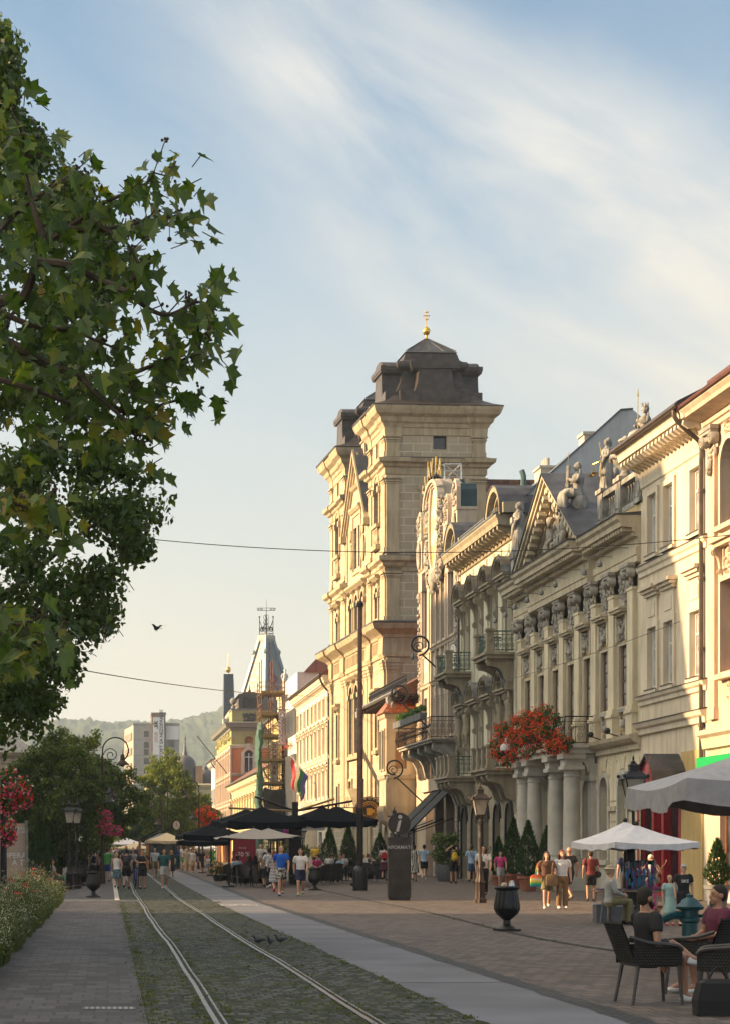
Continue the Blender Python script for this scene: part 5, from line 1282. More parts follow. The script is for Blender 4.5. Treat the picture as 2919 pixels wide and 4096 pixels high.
 # side turrets
 for k, q in enumerate((.62, Lc-.62, um+3.0, um-3.0)):
  big = k < 2; zt = 22.3 if big else 21.9
  g = G(); r = .55 if big else .4
  g.box(q-r, q+r, -.85, .2, 17.5, zt-1.7);
  g.box(q-r-.06, q+r+.06, -.9, .26, zt-1.7, zt-1.55)
  g.prism([(q-r, zt-1.55), (q+r, zt-1.55), (q+r, zt-.45), (q+r*.6, zt-.05), (q, zt+.1), (q-r*.6, zt-.05), (q-r, zt-.45)], .0, .24, 'y')
  t_ = f.part('turret', g, TR)
  g = G(); g.prism([(q-r*1.0, zt-1.55), (q+r*1.0, zt-1.55), (q+r, zt-.6), (q+r*.6, zt-.25), (q, zt-.15), (q-r*.6, zt-.25), (q-r, zt-.6)], -.9, -.01, 'y'); g.build('turret_roof', TL, t_)
  g = G(); relief(g, q-r*.7, q+r*.7, zt-1.4, zt-.2, .24, 22, k+90, .2, .14); g.ell((q, .3, zt-2.6), (.3, .12, .9), 10, 6); g.build('turret_carving', STONE, t_, 50)
  if big:
   g = G()
   for j in range(4): g.tube([(q+(1 if k == 0 else -1)*(.9+.09*j), .1, zt-1.35+.05*j), (q+(1 if k == 0 else -1)*(.85+.14*j), .1, zt-.55+.1*j)], .07, 5)
   g.build('gold_sheaf', GL, t_)
 for o in att: f.win(*o[:4], o[4], -.2, WHITEP, GLASS, 3, (.5,), .06)
 bw = plain('dark brown frames', (0.085, 0.05, 0.035), .5)
 for o in wn: f.win(*o[:4], 0, -.26, bw, GLASS, 1, (.62,), .07)
 for o in wn:
  g = G(); g.box(o[0]-o[1]/2-.05, o[0]+o[1]/2+.05, -.2, .1, o[2]-.16, o[2]); f.part('window_sill', g, TR)
 for q in (.15, side[0]-1.2, side[0]+1.2, um-2.2, um-.75, um+.75, um+2.2, side[1]-1.2, side[1]+1.2, Lc-.15):
  g = G(); g.box(max(0, q-.14), min(Lc, q+.14), 0, .16, 5.6, 18.6); f.part('lesene', g, TR)
 for q in (Lc-.3, .35):
  g = G(); relief(g, q-.25, q+.25, 11.0, 17.5, .12, 60, int(q)+5, .22, .16); f.part('carved_strip', g, STONE, 50)
 for z in (18.5, 13.5, 11.5):
  g = G(); g.mould(-.03, Lc+.03, [(0, z), (.18, z+.05), (.22, z+.18), (.3, z+.24), (0, z+.3)]); f.part('string_course', g, TR)
 for q in side:
  g = G(); g.box(q-.8, q+.8, 0, .06, 11.85, 13.4); f.part('mosaic_panel', g, m if False else plain('pale mosaic panel', (0.50, 0.50, 0.43), .4, var=.3, scale=2))
  g = G(); frame(g, q, 1.6, 11.85, 13.4, .14, .12); f.part('panel_frame', g, TR)
 for q in (um-1.5, um, um+1.5):
  g = G(); g.box(q-.45, q+.45, 0, .05, 11.9, 13.2); f.part('mosaic_panel', g, MATS['pale mosaic panel'])
 # balcony
 z = 8.0; u0, u1, pr = .5, Lc-.9, 1.55
 g = G(); g.box(u0, u1, 0, pr, z-.22, z-.08); g.box(u0-.1, u1+.1, 0, pr+.1, z-.08, z); bl = f.part('balcony', g, STONE)
 for q in (u0+.4, u0+2.6, um-.6, um+2.4, u1-.4):
  g = G(); bracket(g, q, z-.22, 0, 1.4, 1.8, .36); g.build('console', STONE, bl)
 for p0, p1 in (((u0, 0), (u0, pr)), ((u0, pr), (u1, pr)), ((u1, 0), (u1, pr))):
  g = G(); iron_rail(g, p0, p1, z, 1.2, None, True, .015, .22 if p0[1] == p1[1] else -.2); g.build('iron_railing', IRON, bl)
 g = G(); g.box(u0, u1, -.05, .3, 5.3, 6.0); f.part('shop_cornice', g, TR)
 for q in (um-1.6, um+1.6):
  g = G(); g.box(q-1.1, q+1.1, .02, .08, 6.35, 7.15); s_ = f.part('sign_panel', g, plain('dark sign panel', (0.02, 0.022, 0.022), .35))
  put_text(f.root, 'gold_letters', 'LAV' if q < um else 'AVIAR', .42, GOLD, on_wall(q, .09, 6.58), s_)
 # shop storey: piers and deep openings
 ops = [(um-3.2, 2.4, 0, 5.0, 0), (um, 2.6, 0, 5.0, 0), (um+3.2, 2.4, 0, 5.0, 0)]
 g = G(); wall(g, 0, Lc, 0, 5.5, ops, .04, .6); f.part('shop_storey', g, TR)
 for o in ops:
  g = G(); g.box(o[0]-o[1]/2, o[0]+o[1]/2, -.75, -.6, 0, 5.0);
  for s in (-.6, 0, .6): g.box(o[0]+s-.04, o[0]+s+.04, -.6, -.54, 0, 5)
  f.part('shop_window', g, SHADEG)
 g = G(); relief(g, .05, .5, 2.5, 5.0, .1, 30, 21, .2, .14); f.part('carved_strip', g, STONE, 50)
 AW = plain('black awning cloth', (0.016, 0.019, 0.021), .8, var=.15)
 for q in (um-3.0, um+.3):
  t = thing('awning', 'black sloping shop awning '+('nearer the palace' if q < um-1 else 'nearer the church')+' on the art nouveau house', 'awning', f.W(q, 0, 0), f.rz, 'black awnings of the art nouveau house')
  g = G(); g.prism([(.1, 5.35), (.1, 5.25), (2.6, 2.75), (2.66, 2.8)], -1.4, 1.4); g.build('cloth', AW, t)
  g = G(); g.box(-1.4, 1.4, 2.58, 2.64, 2.4, 2.78); g.build('valance', AW, t)
  g = G()
  for s in (-1.35, 1.35): g.tube([(s, .1, 3.6), (s, 1.4, 3.1), (s, 2.6, 2.72)], .03, 5)
  g.build('arm', IRON, t)
 return f
SLA = slavia()
# ================================================================== low house with oriel
def oriel_house():
 f = Fac('oriel_house', 'low cream house with a tile-capped oriel, gutter and ridge railing', 'house', 1684, 1527, VPR, CR)
 PW = plaster('warm cream plaster', (0.62, 0.50, 0.34), .35); TR = plaster('sandy stone', (0.44, 0.38, 0.29), .4)
 Lc = f.L; ops = [(3.0, 1.3, 6.6, 8.9, 0), (Lc-2.2, 1.2, 6.6, 8.9, 0), (3, 2.4, .1, 3.6, 0), (8, 2.0, .1, 3.6, 0), (Lc-2, 1.6, .1, 3.6, .8)]
 g = G(); wall(g, 0, Lc, 0, 11.4, ops, 0, .3); g.box(.02, Lc-.02, -10, -.5, 0, 11.3); f.part('wall', g, PW)
 for o in ops: f.win(*o[:4], o[4], -.22, BROWNW, GLASS if o[2] > 1 else SHADEG, 2, (.66,), .08)
 for o in ops:
  g = G(); frame(g, *o[:4], .16, .07, o[4], 0, o[2] > 1); f.part('window_surround', g, TR)
 g = G(); g.prism([(1.5, 11.5), (1.5, 11.62), (-5, 15.2), (-10, 12), (-10, 11.4), (0, 11.3)], -.05, Lc+.3); f.part('roof', g, plain('old brown tiles', (0.13, 0.06, 0.04), .8, var=.3, scale=2))
 g = G(); g.prism([(1.46, 11.36), (1.46, 11.5), (0, 11.5), (0, 11.2)], -.02, Lc+.28)
 f.part('eaves_soffit', g, plain('dark eaves boards', (0.05, 0.035, 0.025), .8))
 g = G(); n = 20
 for i in range(n): u = Lc*(i+.5)/n; g.box(u-.06, u+.06, .1, 1.4, 11.18, 11.36)
 struct(f.part('rafter_tail', g, MATS['dark eaves boards']), 'stuff')
 g = G(); g.tube([(-.1, 1.58, 11.56), (Lc+.35, 1.58, 11.5)], .13, 7); f.part('gutter', g, GUTTER)
 for u, e in ((Lc+.1, .1), (2.4, .1)):
  g = G(); g.lathe([(.2, 0), (.3, .15), (.32, .55), (.2, .6)], (u, 1.5, 10.8), 8); g.tube(curve_pts([(u, 1.5, 10.8), (u, 1.45, 9.6), (u, 1.3, 8.6), (u, .3, 6.6), (u, .12, 6.2)], 5)+[(u, .12, 0)], .13, 7); f.part('downpipe', g, GUTTER)
 g = G()
 u = .3
 while u < Lc: g.tube([(u, .9, 11.95), (u, .9, 12.5)], .03, 4); g.tube(spiral((u+.2, .9, 12.25), .16, .04, 0, 1.2, (1,0,0), (0,0,1), 8), .03, 4); g.ell((u, .9, 12.55), .06, 5, 3); u += .45
 g.tube([(0, .9, 12.1), (Lc, .9, 12.1)], .04, 4); g.tube([(0, .9, 12.45), (Lc, .9, 12.45)], .03, 4)
 f.part('ridge_cresting', g, IRON)
 # oriel
 uc = f.U(1590, .9); hw = 1.25; pr = 1.85
 g = G()
 wall(g, uc-hw, uc+hw, 6.4, 10.3, [(uc-.55, .6, 6.9, 9.3, 0), (uc+.55, .6, 6.9, 9.3, 0)], pr, .22)
 wall(g, 0, pr, 6.4, 10.3, [(pr*.5, .7, 6.9, 9.2, 0)], uc-hw, -.22, 'w'); wall(g, 0, pr, 6.4, 10.3, [], uc+hw, .2, 'w')
 g.box(uc-hw+.3, uc+hw-.3, 0, pr-.3, 6.4, 10.3)
 o_ = f.part('oriel', g, PW)
 g = G(); g.ringmould(uc-hw, uc+hw, 0, pr, [(-.2, 3.9), (-.1, 3.95), (.02, 4.6), (.02, 6.2), (.12, 6.3), (.16, 6.5), (.05, 6.55)]);
 for z in (4.7, 5.5): g.box(uc-hw-.03, uc+hw+.03, .1, pr+.03, z, z+.04)
 g.build('oriel_corbel', TR, o_)
 for k in range(5):
  g = G(); q = uc-hw+.2+.52*k; g.prism([(pr-.1, 4.6), (pr+.14, 4.6), (pr+.2, 4.2), (pr+.1, 3.7), (pr-.4, 3.3), (pr-.5, 3.5), (pr-.1, 3.9)], q-.07, q+.07); g.build('corbel_rib', TR, o_)
 for q in (uc-.55, uc+.55):
  g = G(); frame(g, q, .6, 6.9, 9.3, .12, .1, 0, pr); g.build('stone_mullion', TR, o_)
  f.win(q, .6, 6.9, 9.3, 0, pr-.18, BROWNW, GLASS, 1, (.6,), .05, 'window')
 g = G(); g.box(uc-hw+.16, uc-hw+.2, pr*.5-.35, pr*.5+.35, 6.9, 9.2); g.build('side_window', plain('drawn curtain window', (0.35, 0.2, 0.1), .3), o_)
 g = G(); g.ringmould(uc-hw, uc+hw, 0, pr, [(0, 10.0), (.1, 10.1), (.14, 10.3), (0, 10.35)], False); g.build('oriel_cornice', TR, o_)
 g = G(); a = [(uc-hw-.28, -.1, 10.35), (uc+hw+.28, -.1, 10.35), (uc+hw+.28, pr+.28, 10.35), (uc-hw-.28, pr+.28, 10.35)]; ap = (uc, .55, 12.4)
 b = [(lerp(p[0], ap[0], .98), lerp(p[1], ap[1], .98), 12.4) for p in a]; g.rings([a, b])
 g.build('oriel_roof', tilemat('orange scale tiles', [(0, (.42, .12, .04)), (.3, (.50, .15, .05)), (.6, (.36, .10, .04)), (.8, (.55, .2, .07))], .24, .2, (.2, .05, .02)), o_)
 # wall signs by the passage
 zc = 3.0; x0 = f.U(1590, 1.9)
 BK = plain('black sign disc', (0.015, 0.015, 0.015), .4); WH = plain('cream sign paint', (0.72, 0.66, 0.5), .5); OR = plain('amber sign paint', (0.6, 0.30, 0.03), .5)
 def disc(g, c, r, w0, w1, n=28, ax=True):
  g.rings([[(w, c[0]+r*cos(2*pi*k/n), c[1]+r*sin(2*pi*k/n)) for k in range(n)] for w in (w0, w1)])
 def hung(name, label, X, Y, y, r, build):
  t = thing(name, label, 'sign', (X, Y, z_at(y, Y)), f.rz+0)
  build(t, r);
  g = G(); g.tube([(0, 0, r*.9), (.05, -1.2-r, r*.9)], .03, 5); g.build('bracket_arm', IRON, t); return t
 def pub(t, r):
  g = G(); disc(g, (0, 0), r, -.06, .06); g.build('disc', BK, t)
  g = G()
  for r0, r1 in ((.92, .97), (.60, .66)):
   for k in range(36):
    a, b = 2*pi*k/36, 2*pi*(k+1)/36; g.face(*[(-.066, r*q*cos(w), r*q*sin(w)) for q, w in ((r0, a), (r1, a), (r1, b), (r0, b))])
  for k in range(24):
   a = 2*pi*k/24; g.face(*[(-.066, r*q*cos(w), r*q*sin(w)) for q, w in ((.4, a-.05), (.56, a-.06), (.56, a+.06), (.4, a+.05))])
  g.build('rings', OR, t)
  g = G(); g.box(-.07, -.06, -.2*r, .2*r, -.3*r, .2*r); g.box(-.07, -.06, -.36*r, -.2*r, -.15*r, .1*r);
  g.build('beer_mug', OR, t)
  for i, ch in enumerate('PIVOVAR'):
   a = radians(150-20*i); put_text(t, 'sign_letter', ch, r*.2, WH, to_viewer(-.07, -r*.78*cos(a), r*.78*sin(a)-.0, a-pi/2), t, .004)
  for i, ch in enumerate('HOSTINEC'):
   a = radians(205+18.5*i); put_text(t, 'sign_letter', ch, r*.18, WH, to_viewer(-.07, -r*.78*cos(a), r*.78*sin(a), a+pi/2), t, .004)
 hung('round_sign', 'large round black brewery sign with beer mug and amber rings', 16.9, 128.0, 3245, .95, pub)
 def pret(t, r):
  g = G(); disc(g, (0, 0), r, -.06, .06); g.build('disc', BK, t)
  g = G(); g.tube(curve_pts([(-.07, .1*r, -.6*r), (-.07, .35*r, .0), (-.07, 0, .5*r), (-.07, -.35*r, .1*r), (-.07, .25*r, -.25*r), (-.07, .5*r, -.1*r)], 6), .07*r+.01, 6); g.tube(curve_pts([(-.07, -.45*r, -.55*r), (-.07, -.5*r, 0), (-.07, -.1*r, .45*r)], 6), .06*r+.01, 6); g.build('scroll', WH, t)
  g = G()
  for k in range(32):
   a, b = 2*pi*k/32, 2*pi*(k+1)/32; g.face(*[(-.066, r*q*cos(w), r*q*sin(w)) for q, w in ((.9, a), (.97, a), (.97, b), (.9, b))])
  g.build('rings', OR, t)
 hung('round_sign', 'smaller round black sign with a looped pretzel scroll', 17.9, 126.0, 3235, .62, pret)
 def bil(t, r):
  g = G(); disc(g, (0, 0), r, -.06, .06); g.build('disc', plain('green sign disc', (0.02, 0.22, 0.06), .4), t)
  put_text(t, 'sign_letters', 'Billiard', r*.42, WH, to_viewer(-.07, 0, -.1*r), t, .004)
  g = G(); g.ell((-.06, 0, .5*r), (.02, .2*r, .12*r), 8, 4); g.build('emblem', OR, t)
 hung('round_sign', 'small round green billiard sign behind the old lantern', 14.85, 127, 3260, .5, bil)
 return f
ORI = oriel_house()
# ================================================================== buildings beyond the church
VF, CF = 359.5, 149607.0
def row_house(name, label, xn, xf, H, rows, wcol, tcol, roofh, n, ww=1.1, extra=None, vp=VF, c=CF, depth=12, fm=None, roofm=None, ground=(.1, 3.4, 2.2), gl=None):
 "street house: rows of real windows [(bottom, top, hood)], cornice, bands, roof"
 f = Fac(name, label, 'house', xn, xf, vp, c)
 PW = plaster('wall '+name+str(xn), wcol, .3); TR = plaster('trim '+name+str(xn), tcol, .3); Lc = f.L
 us = [Lc*(i+.5)/n for i in range(n)]; ops = [(u, ww, a, b, 0) for a, b, h in rows for u in us]
 gr = [(u, ground[2], ground[0], ground[1], 0) for u in us[::2]]
 g = G(); wall(g, 0, Lc, 0, H, ops+gr, 0, .3); g.box(.02, Lc-.02, -depth, -.5, 0, H-.05); f.part('wall', g, PW)
 for o in ops: f.win(*o[:4], 0, -.22, fm or WHITEP, gl or GLASS, 2, (.66,), .08)
 for o in gr: f.win(*o[:4], 0, -.25, IRON, SHADEG, 2, (.75,), .08)
 k = 0
 for a, b, h in rows:
  for u in us:
   g = G(); frame(g, u, ww, a, b, .14, .1)
   if h:
    g.box(u-ww/2-.3, u+ww/2+.3, 0, .32, b+.42, b+.58); g.box(u-ww/2-.22, u+ww/2+.22, 0, .2, b+.3, b+.42)
    for s in (-1, 1): g.box(u+s*(ww/2+.1)-.08, u+s*(ww/2+.1)+.08, 0, .18, b-.1, b+.3)
   f.part('window_surround', g, TR)
 for z in sorted({rows[0][0]-.9}|{r[0]-.55 for r in rows}):
  g = G(); g.mould(-.02, Lc+.02, [(0, z), (.12, z+.05), (.2, z+.25), (.26, z+.32), (0, z+.38)]); f.part('string_course', g, TR)
 g = G(); g.mould(-.05, Lc+.05, prof(CORN, H-.9, .95, .85)); dentils(g, 0, Lc, H-.62, H-.48, .2, .42, .5); f.part('cornice', g, TR)
 g = G(); g.prism([(.8, H+.05), (.82, H+.15), (-depth*.5, H+roofh), (-depth, H+.3), (-depth, H)], -.05, Lc+.05); f.part('roof', g, roofm or plain('brown roof tiles', (0.16, 0.07, 0.05), .85, var=.3, scale=2))
 g = G(); g.tube([(-.1, .85, H+.1), (Lc+.1, .85, H+.1)], .12, 6); g.tube(curve_pts([(.3, .9, H), (.3, .6, H-.7), (.3, .16, H-1.2)], 4)+[(.3, .14, 0)], .1, 6); f.part('gutter', g, PIPE)
 if extra: extra(f, PW, TR, us)
 return f
def white_extra(f, PW, TR, us):
 g = G()
 for q in (us[3]-.2, us[3]+3.2): g.box(q-.3, q+.3, 0, .9, 0, 4.2); g.box(q-.4, q+.4, 0, 1, 4.0, 4.4)
 g.box(us[3]-.6, us[3]+3.6, 0, 1.2, 4.4, 4.8); g.prism([(us[3]-.7, 4.8), (us[3]+3.7, 4.8), (us[3]+1.5, 6.0)], 1.2, 0, 'y'); f.part('portal', g, TR)
WHT = row_house('townhouse', 'long white townhouse with pediments over its windows, left of the church', 1324, 1188, 15.6, [(6.2, 8.3, True), (9.6, 11.8, True), (12.6, 14.1, False)], (0.72, 0.645, 0.51), (0.68, 0.60, 0.47), 4.2, 9, 1.15, white_extra)
# firewall end of its roof
def flagpole(f):
 t = thing('flag', 'red white and green flag hanging from a pole on the white townhouse', 'flag', f.W(9.5, 0, 7.2), f.rz)
 g = G(); g.tube([(0, 0, 0), (0, 2.2, 2.6)], .04, 6); g.ell((0, 2.2, 2.65), .08, 6, 4); g.build('pole', WHITEP, t)
 cols = [plain('flag red', (0.45, 0.02, 0.02), .7), plain('flag white', (0.65, 0.65, 0.62), .7), plain('flag green', (0.015, 0.13, 0.04), .7), plain('flag blue', (0.03, 0.03, 0.2), .7)]
 for k in range(4):
  g = G(); rows = []
  for i in range(9):
   z = -2.6*i/8
   row = []
   for j in range(4):
    a = (k*3+j)/12
    row.append((.25*sin(a*11+i*.5)*(.3+i/9), 2.1-1.3*a*(1-.25*i/8)+.08*sin(i*1.1+a*5), 2.45-1.6*a+z*(1-.2*a)))
   rows.append(row)
  g.rings(rows, False, False); g.build('stripe', cols[k], t, 180)
flagpole(WHT)
def modern():
 f = Fac('modern_block', 'low modern white block with grey vertical fins', 'house', 1190, 1143, VF, CF)
 W = plaster('clean white render', (0.70, 0.67, 0.60), .15); GR = plain('grey metal fin', (0.30, 0.295, 0.29), .5, .3)
 Lc = f.L; ops = [(Lc/2, Lc-1.2, 5.0, 10.8, 0), (Lc/2, Lc-1.2, 12.6, 15.0, 0), (Lc/2, Lc-2, .1, 3.6, 0)]
 g = G(); wall(g, 0, Lc, 0, 18.2, ops, 0, .5); g.box(.02, Lc-.02, -10, -.6, 0, 18.0); g.box(0, .2, -10, 0, 0, 18.2); f.part('wall', g, W)
 for o in ops:
  g = G(); g.face((.3, -.4, o[2]), (Lc-.3, -.4, o[2]), (Lc-.3, -.4, o[3]), (.3, -.4, o[3])); f.part('window', g, GLASS)
 for a, b, n in ((5.0, 10.8, 16), (12.6, 15.0, 12)):
  for i in range(n):
   u = .9+(Lc-1.8)*i/(n-1); g = G(); g.box(u-.06, u+.06, -.3, .25, a, b); f.part('fin', g, GR)
 g = G(); g.box(-.05, Lc+.05, -10, .35, 4.3, 4.9); f.part('canopy', g, W)
 g = G(); g.prism([(-.6, 18.2), (-3.5, 21.3), (-6, 21.3), (-6, 18)], -.2, .1, 'x'); f.part('fire_wall', g, plaster('rust red fire wall', (0.30, 0.15, 0.11), .4))
 t = thing('flower_box', 'row of red geraniums on the modern white block', 'flowers', f.W(0, 0, 0), f.rz)
 flowers_box(t, [(u, .4, 11.6) for u in (1.2, 2.4, 3.8, 5.2, 6.6)], .55, 4);
 # antenna mast with a mesh dish
 t = thing('antenna_mast', 'thin antenna mast with mesh dish on the roof', 'antenna', f.W(7.5, -5.5, 18.0), f.rz)
 g = G(); g.tube([(0, 0, 0), (0, 0, 5.6)], .07, 5); g.tube([(0, 0, 4.3), (0, -2.6, 4.6)], .04, 4)
 for k in range(3): g.tube([(0, -.1-.1*k, 3.3+.5*k), (0, 1.0-.2*k, 3.3+.5*k)], .03, 4)
 g.build('mast', IRON, t)
 g = G()
 for r in (.3, .6, .9, 1.1): g.tube([(-.25*r, -2.9+r*.9*cos(2*pi*k/20), 4.5+r*sin(2*pi*k/20)) for k in range(21)], .018, 3)
 for k in range(8): g.tube([(0, -2.9, 4.5), (-.27, -2.9+1.0*cos(k*pi/4), 4.5+1.1*sin(k*pi/4))], .015, 3)
 g.build('dish', GUTTER, t)
 return f
def flowers_box(t, spots, r, seed, cols=('geranium red', 'geranium pink')):
 rr = random.Random(seed); L_ = G(); Fs = [G() for _ in cols]
 for (x, y, z) in spots:
  for _ in range(60):
   p = Vector((x+rr.gauss(0, r*.4), y+rr.gauss(0, r*.3), z+rr.gauss(0, r*.35))); leaf_quad(L_, p, r*.14, rr)
  for _ in range(22):
   p = Vector((x+rr.gauss(0, r*.5), y+rr.gauss(.05, r*.35), z+rr.gauss(.05, r*.4))); fg = Fs[rr.randrange(len(Fs))]
   for _k in range(3): leaf_quad(fg, p, r*.11, rr)
 L_.build('leaves', MATS['geranium leaves'], t)
 for g, c in zip(Fs, cols): g.build('blossoms', MATS[c], t)
def leaf_quad(g, p, s, rr, up=None):
 a = Vector((rr.gauss(0, 1), rr.gauss(0, 1), rr.gauss(0, 1)-.3)).normalized(); b = a.orthogonal().normalized(); b.rotate(Matrix.Rotation(rr.uniform(0, 6.28), 3, a)); c = a.cross(b)
 k = s*rr.uniform(.7, 1.25)
 g.face(p-b*k*.1, p+b*k*.5+c*k*.42, p+b*k*1.1, p+b*k*.5-c*k*.42)
leafmat('geranium leaves', [(.02, .05, .008), (.05, .095, .015), (.085, .12, .02)], .3)
for nm, c in (('geranium red', (0.62, 0.035, 0.018)), ('geranium pink', (0.72, 0.06, 0.20)), ('geranium orange', (0.70, 0.10, 0.02)), ('petunia pink', (0.74, 0.10, 0.34)), ('petunia white', (0.72, 0.62, 0.62)), ('flower blue', (0.08, 0.12, 0.5)), ('flower yellow', (0.65, 0.45, 0.03)), ('flower white', (0.6, 0.58, 0.52))):
 leafmat(nm, [tuple(q*.75 for q in c), c, tuple(min(.9, q*1.2) for q in c)], .25, .3)
modern()
# house under scaffolding
def yellow_low(f, PW, TR, us):
 pass
row_house('townhouse', 'yellow and orange gabled house behind the scaffold', 1143, 1090, 15.0, [(5.4, 8.2, True), (9.6, 12.4, True)], (0.62, 0.47, 0.18), (0.60, 0.5, 0.3), 2.5, 5, 1.1)
row_house('townhouse', 'low yellow house with pilasters and a small gabled dormer', 1090, 928, 10.4, [(5.3, 8.2, True)], (0.60, 0.50, 0.25), (0.62, 0.54, 0.36), 4.5, 14, 1.2)
def scaffold():
 f = Fac('x', '', '', 1143, 1060, VF, CF); bpy.data.objects.remove(f.root)
 u0, u1 = -2.0, 2.6
 t = thing('scaffold', 'rusty tube scaffold tower wrapped in green netting', 'scaffold', f.W(0, 0, 0), f.rz)
 ST = plain('rusty scaffold tube', (0.20, 0.10, 0.05), .7, .3, var=.3); BD = plain('scaffold boards', (0.22, 0.15, 0.06), .85, var=.3)
 zs = [0, 2.1, 4.2, 6.2, 8.3, 10.5, 12.8, 14.9, 17.0]
 for u in (u0, (u0+u1)/2, u1):
  for w in (.3, 1.4, 2.5):
   g = G(); g.tube([(u, w, 0), (u, w, 20.2 if w > 1 and u < 1 else 18.4)], .05, 5); g.build('standard', ST, t)
 for z in zs[1:]:
  g = G()
  for dz in (0, .55, 1.05):
   for w in (.3, 2.5): g.tube([(u0-.3, w, z+dz), (u1+.3, w, z+dz)], .035, 4)
   for u in (u0, u1): g.tube([(u, .1, z+dz), (u, 2.8, z+dz)], .035, 4)
  g.build('ledger', ST, t)
 for i, (a, b) in enumerate(zip(zs, zs[1:])):
  g = G(); g.tube([(u0-.05, .3 if i % 2 else 2.5, a), (u0-.05, 2.5 if i % 2 else .3, b)], .035, 4); g.tube([(u0, 2.55, a), (u1, 2.55, b)], .035, 4); g.tube([(u0-.06, 2.5 if i % 2 else .3, a), (u0-.06, .3 if i % 2 else 2.5, b)], .03, 4); g.build('brace', ST, t)
 for z in (8.3, 10.5, 12.8, 14.9, 17.0):
  g = G(); g.box(u0-.1, u1+.1, .35, 2.5, z-.03, z+.06); g.box(u0-.12, u0-.08, .3, 2.55, z+.06, z+.22); g.build('platform', BD, t)
 m = leafmat('green scaffold net', [(.05, .13, .105), (.09, .18, .15), (.06, .15, .12)], .4)
 for nm, pts in (('netting', [(u0-.1, 2.62), (u0+.8, 2.66), (u0+1.9, 2.62), (u1, 2.66)]), ):
  g = G(); rows = []
  for i in range(22):
   z = 1.2+13*i/21; rows.append([(p[0]+.0, p[1]+.12*sin(z*1.3+k*1.7)+.05*sin(z*3), z) for k, p in enumerate(pts)])
  g.rings(rows, False, False); g.build(nm, m, t, 180)
 g = G(); g.rings([[(u0-.12+.14*(i % 2)+.08*sin(z*2+i), w+.12*sin(z*1.3+i*.4)+.06*sin(z*5), z) for i, w in enumerate((2.4, 2.48, 2.56, 2.66, 2.74, 2.82))] for z in [1.2+.3*i for i in range(42)]], False, False); g.build('netting', m, t, 180)
 g = G(); rows = [[(u0-.16+.05*sin(z*3+w), w+.1*sin(z*2), z-.25*sin(pi*(w-.2)/2.1)) for w in (.2, .7, 1.2, 1.7, 2.3)] for z in [3.0+.45*i for i in range(12)]]; g.rings(rows, False, False); g.build('black_netting', leafmat('black scaffold net', [(.03, .026, .022), (.05, .04, .035), (.04, .035, .03)], .25), t, 180)
 # vertical red letter sign on the house behind the scaffold
 t = thing('vertical_sign', 'white vertical sign with red letters seen through the scaffold', 'sign', f.W(u0+1.2, .75, 0), f.rz)
 g = G(); g.box(-.12, .12, .0, .8, 8.1, 12.4); g.build('board', plain('white sign board', (0.62, 0.58, 0.52), .5), t)
 RD = plain('dark red sign letters', (0.30, 0.02, 0.025), .5)
 for ch, z in zip('DOMABI', (12.0, 11.5, 11.0, 9.9, 9.45, 8.55)):
  put_text(t, 'letter', ch, .36, RD, to_viewer(-.13, .4, z-.2), t, .01, .02)
 # purple yoga banner on a projecting pole
 f2 = Fac('x', '', '', 1165, 1143, VF, CF); bpy.data.objects.remove(f2.root)
 Y = 186.0; xl, xr = X_at(1115, Y), X_at(1145, Y); zt, zb = z_at(2838, Y), z_at(2982, Y)
 t = thing('banner', 'tall mauve yoga centre banner beside the modern white block', 'banner', ((xl+xr)/2, Y, 0), 0.0)
 g = G(); w = (xr-xl)/2; rows = [[(x, .05*sin(z*.9)+.03*sin(x*4), z) for x in (-w, -w*.3, w*.4, w)] for z in [lerp(zb, zt, i/10) for i in range(11)]]; g.rings(rows, False, False); g.rings([[(p[0], p[1]+.02, p[2]) for p in r[::-1]] for r in rows], False, False); g.build('cloth', plain('mauve banner cloth', (0.29, 0.20, 0.215), .8, var=.08), t, 180)
 g = G(); g.tube([(-w-.4, 0, zt), (w+.8, 0, zt)], .04, 5); g.tube([(-w-.4, 0, zb), (w+.8, 0, zb)], .04, 5); g.build('pole', GUTTER, t)
 WH = plain('white print', (0.72, 0.70, 0.68), .6)
 Mv = lambda x, z: Matrix.Translation((x, -.09, z)) @ Matrix.Rotation(pi/2, 4, 'X') @ Matrix.Rotation(pi/2, 4, 'Z')
 put_text(t, 'banner_letters', 'SAMSÁRA', .40, WH, Mv(-.02, lerp(zb, zt, .38)), t, .005)
 put_text(t, 'banner_letters', 'YOGA & LIFE CENTER', .12, WH, Mv(w*.55, lerp(zb, zt, .36)), t, .005)
 g = G()
 for k in range(24):
  a, b = 2*pi*k/24, 2*pi*(k+1)/24; g.face(*[(r*cos(q), -.09, zt-.55+r*sin(q)) for r, q in ((.3, a), (.34, a), (.34, b), (.3, b))])
 g.face((-.16, -.09, zt-.7), (.16, -.09, zt-.7), (0, -.09, zt-.32)); g.build('emblem', WH, t)
scaffold()
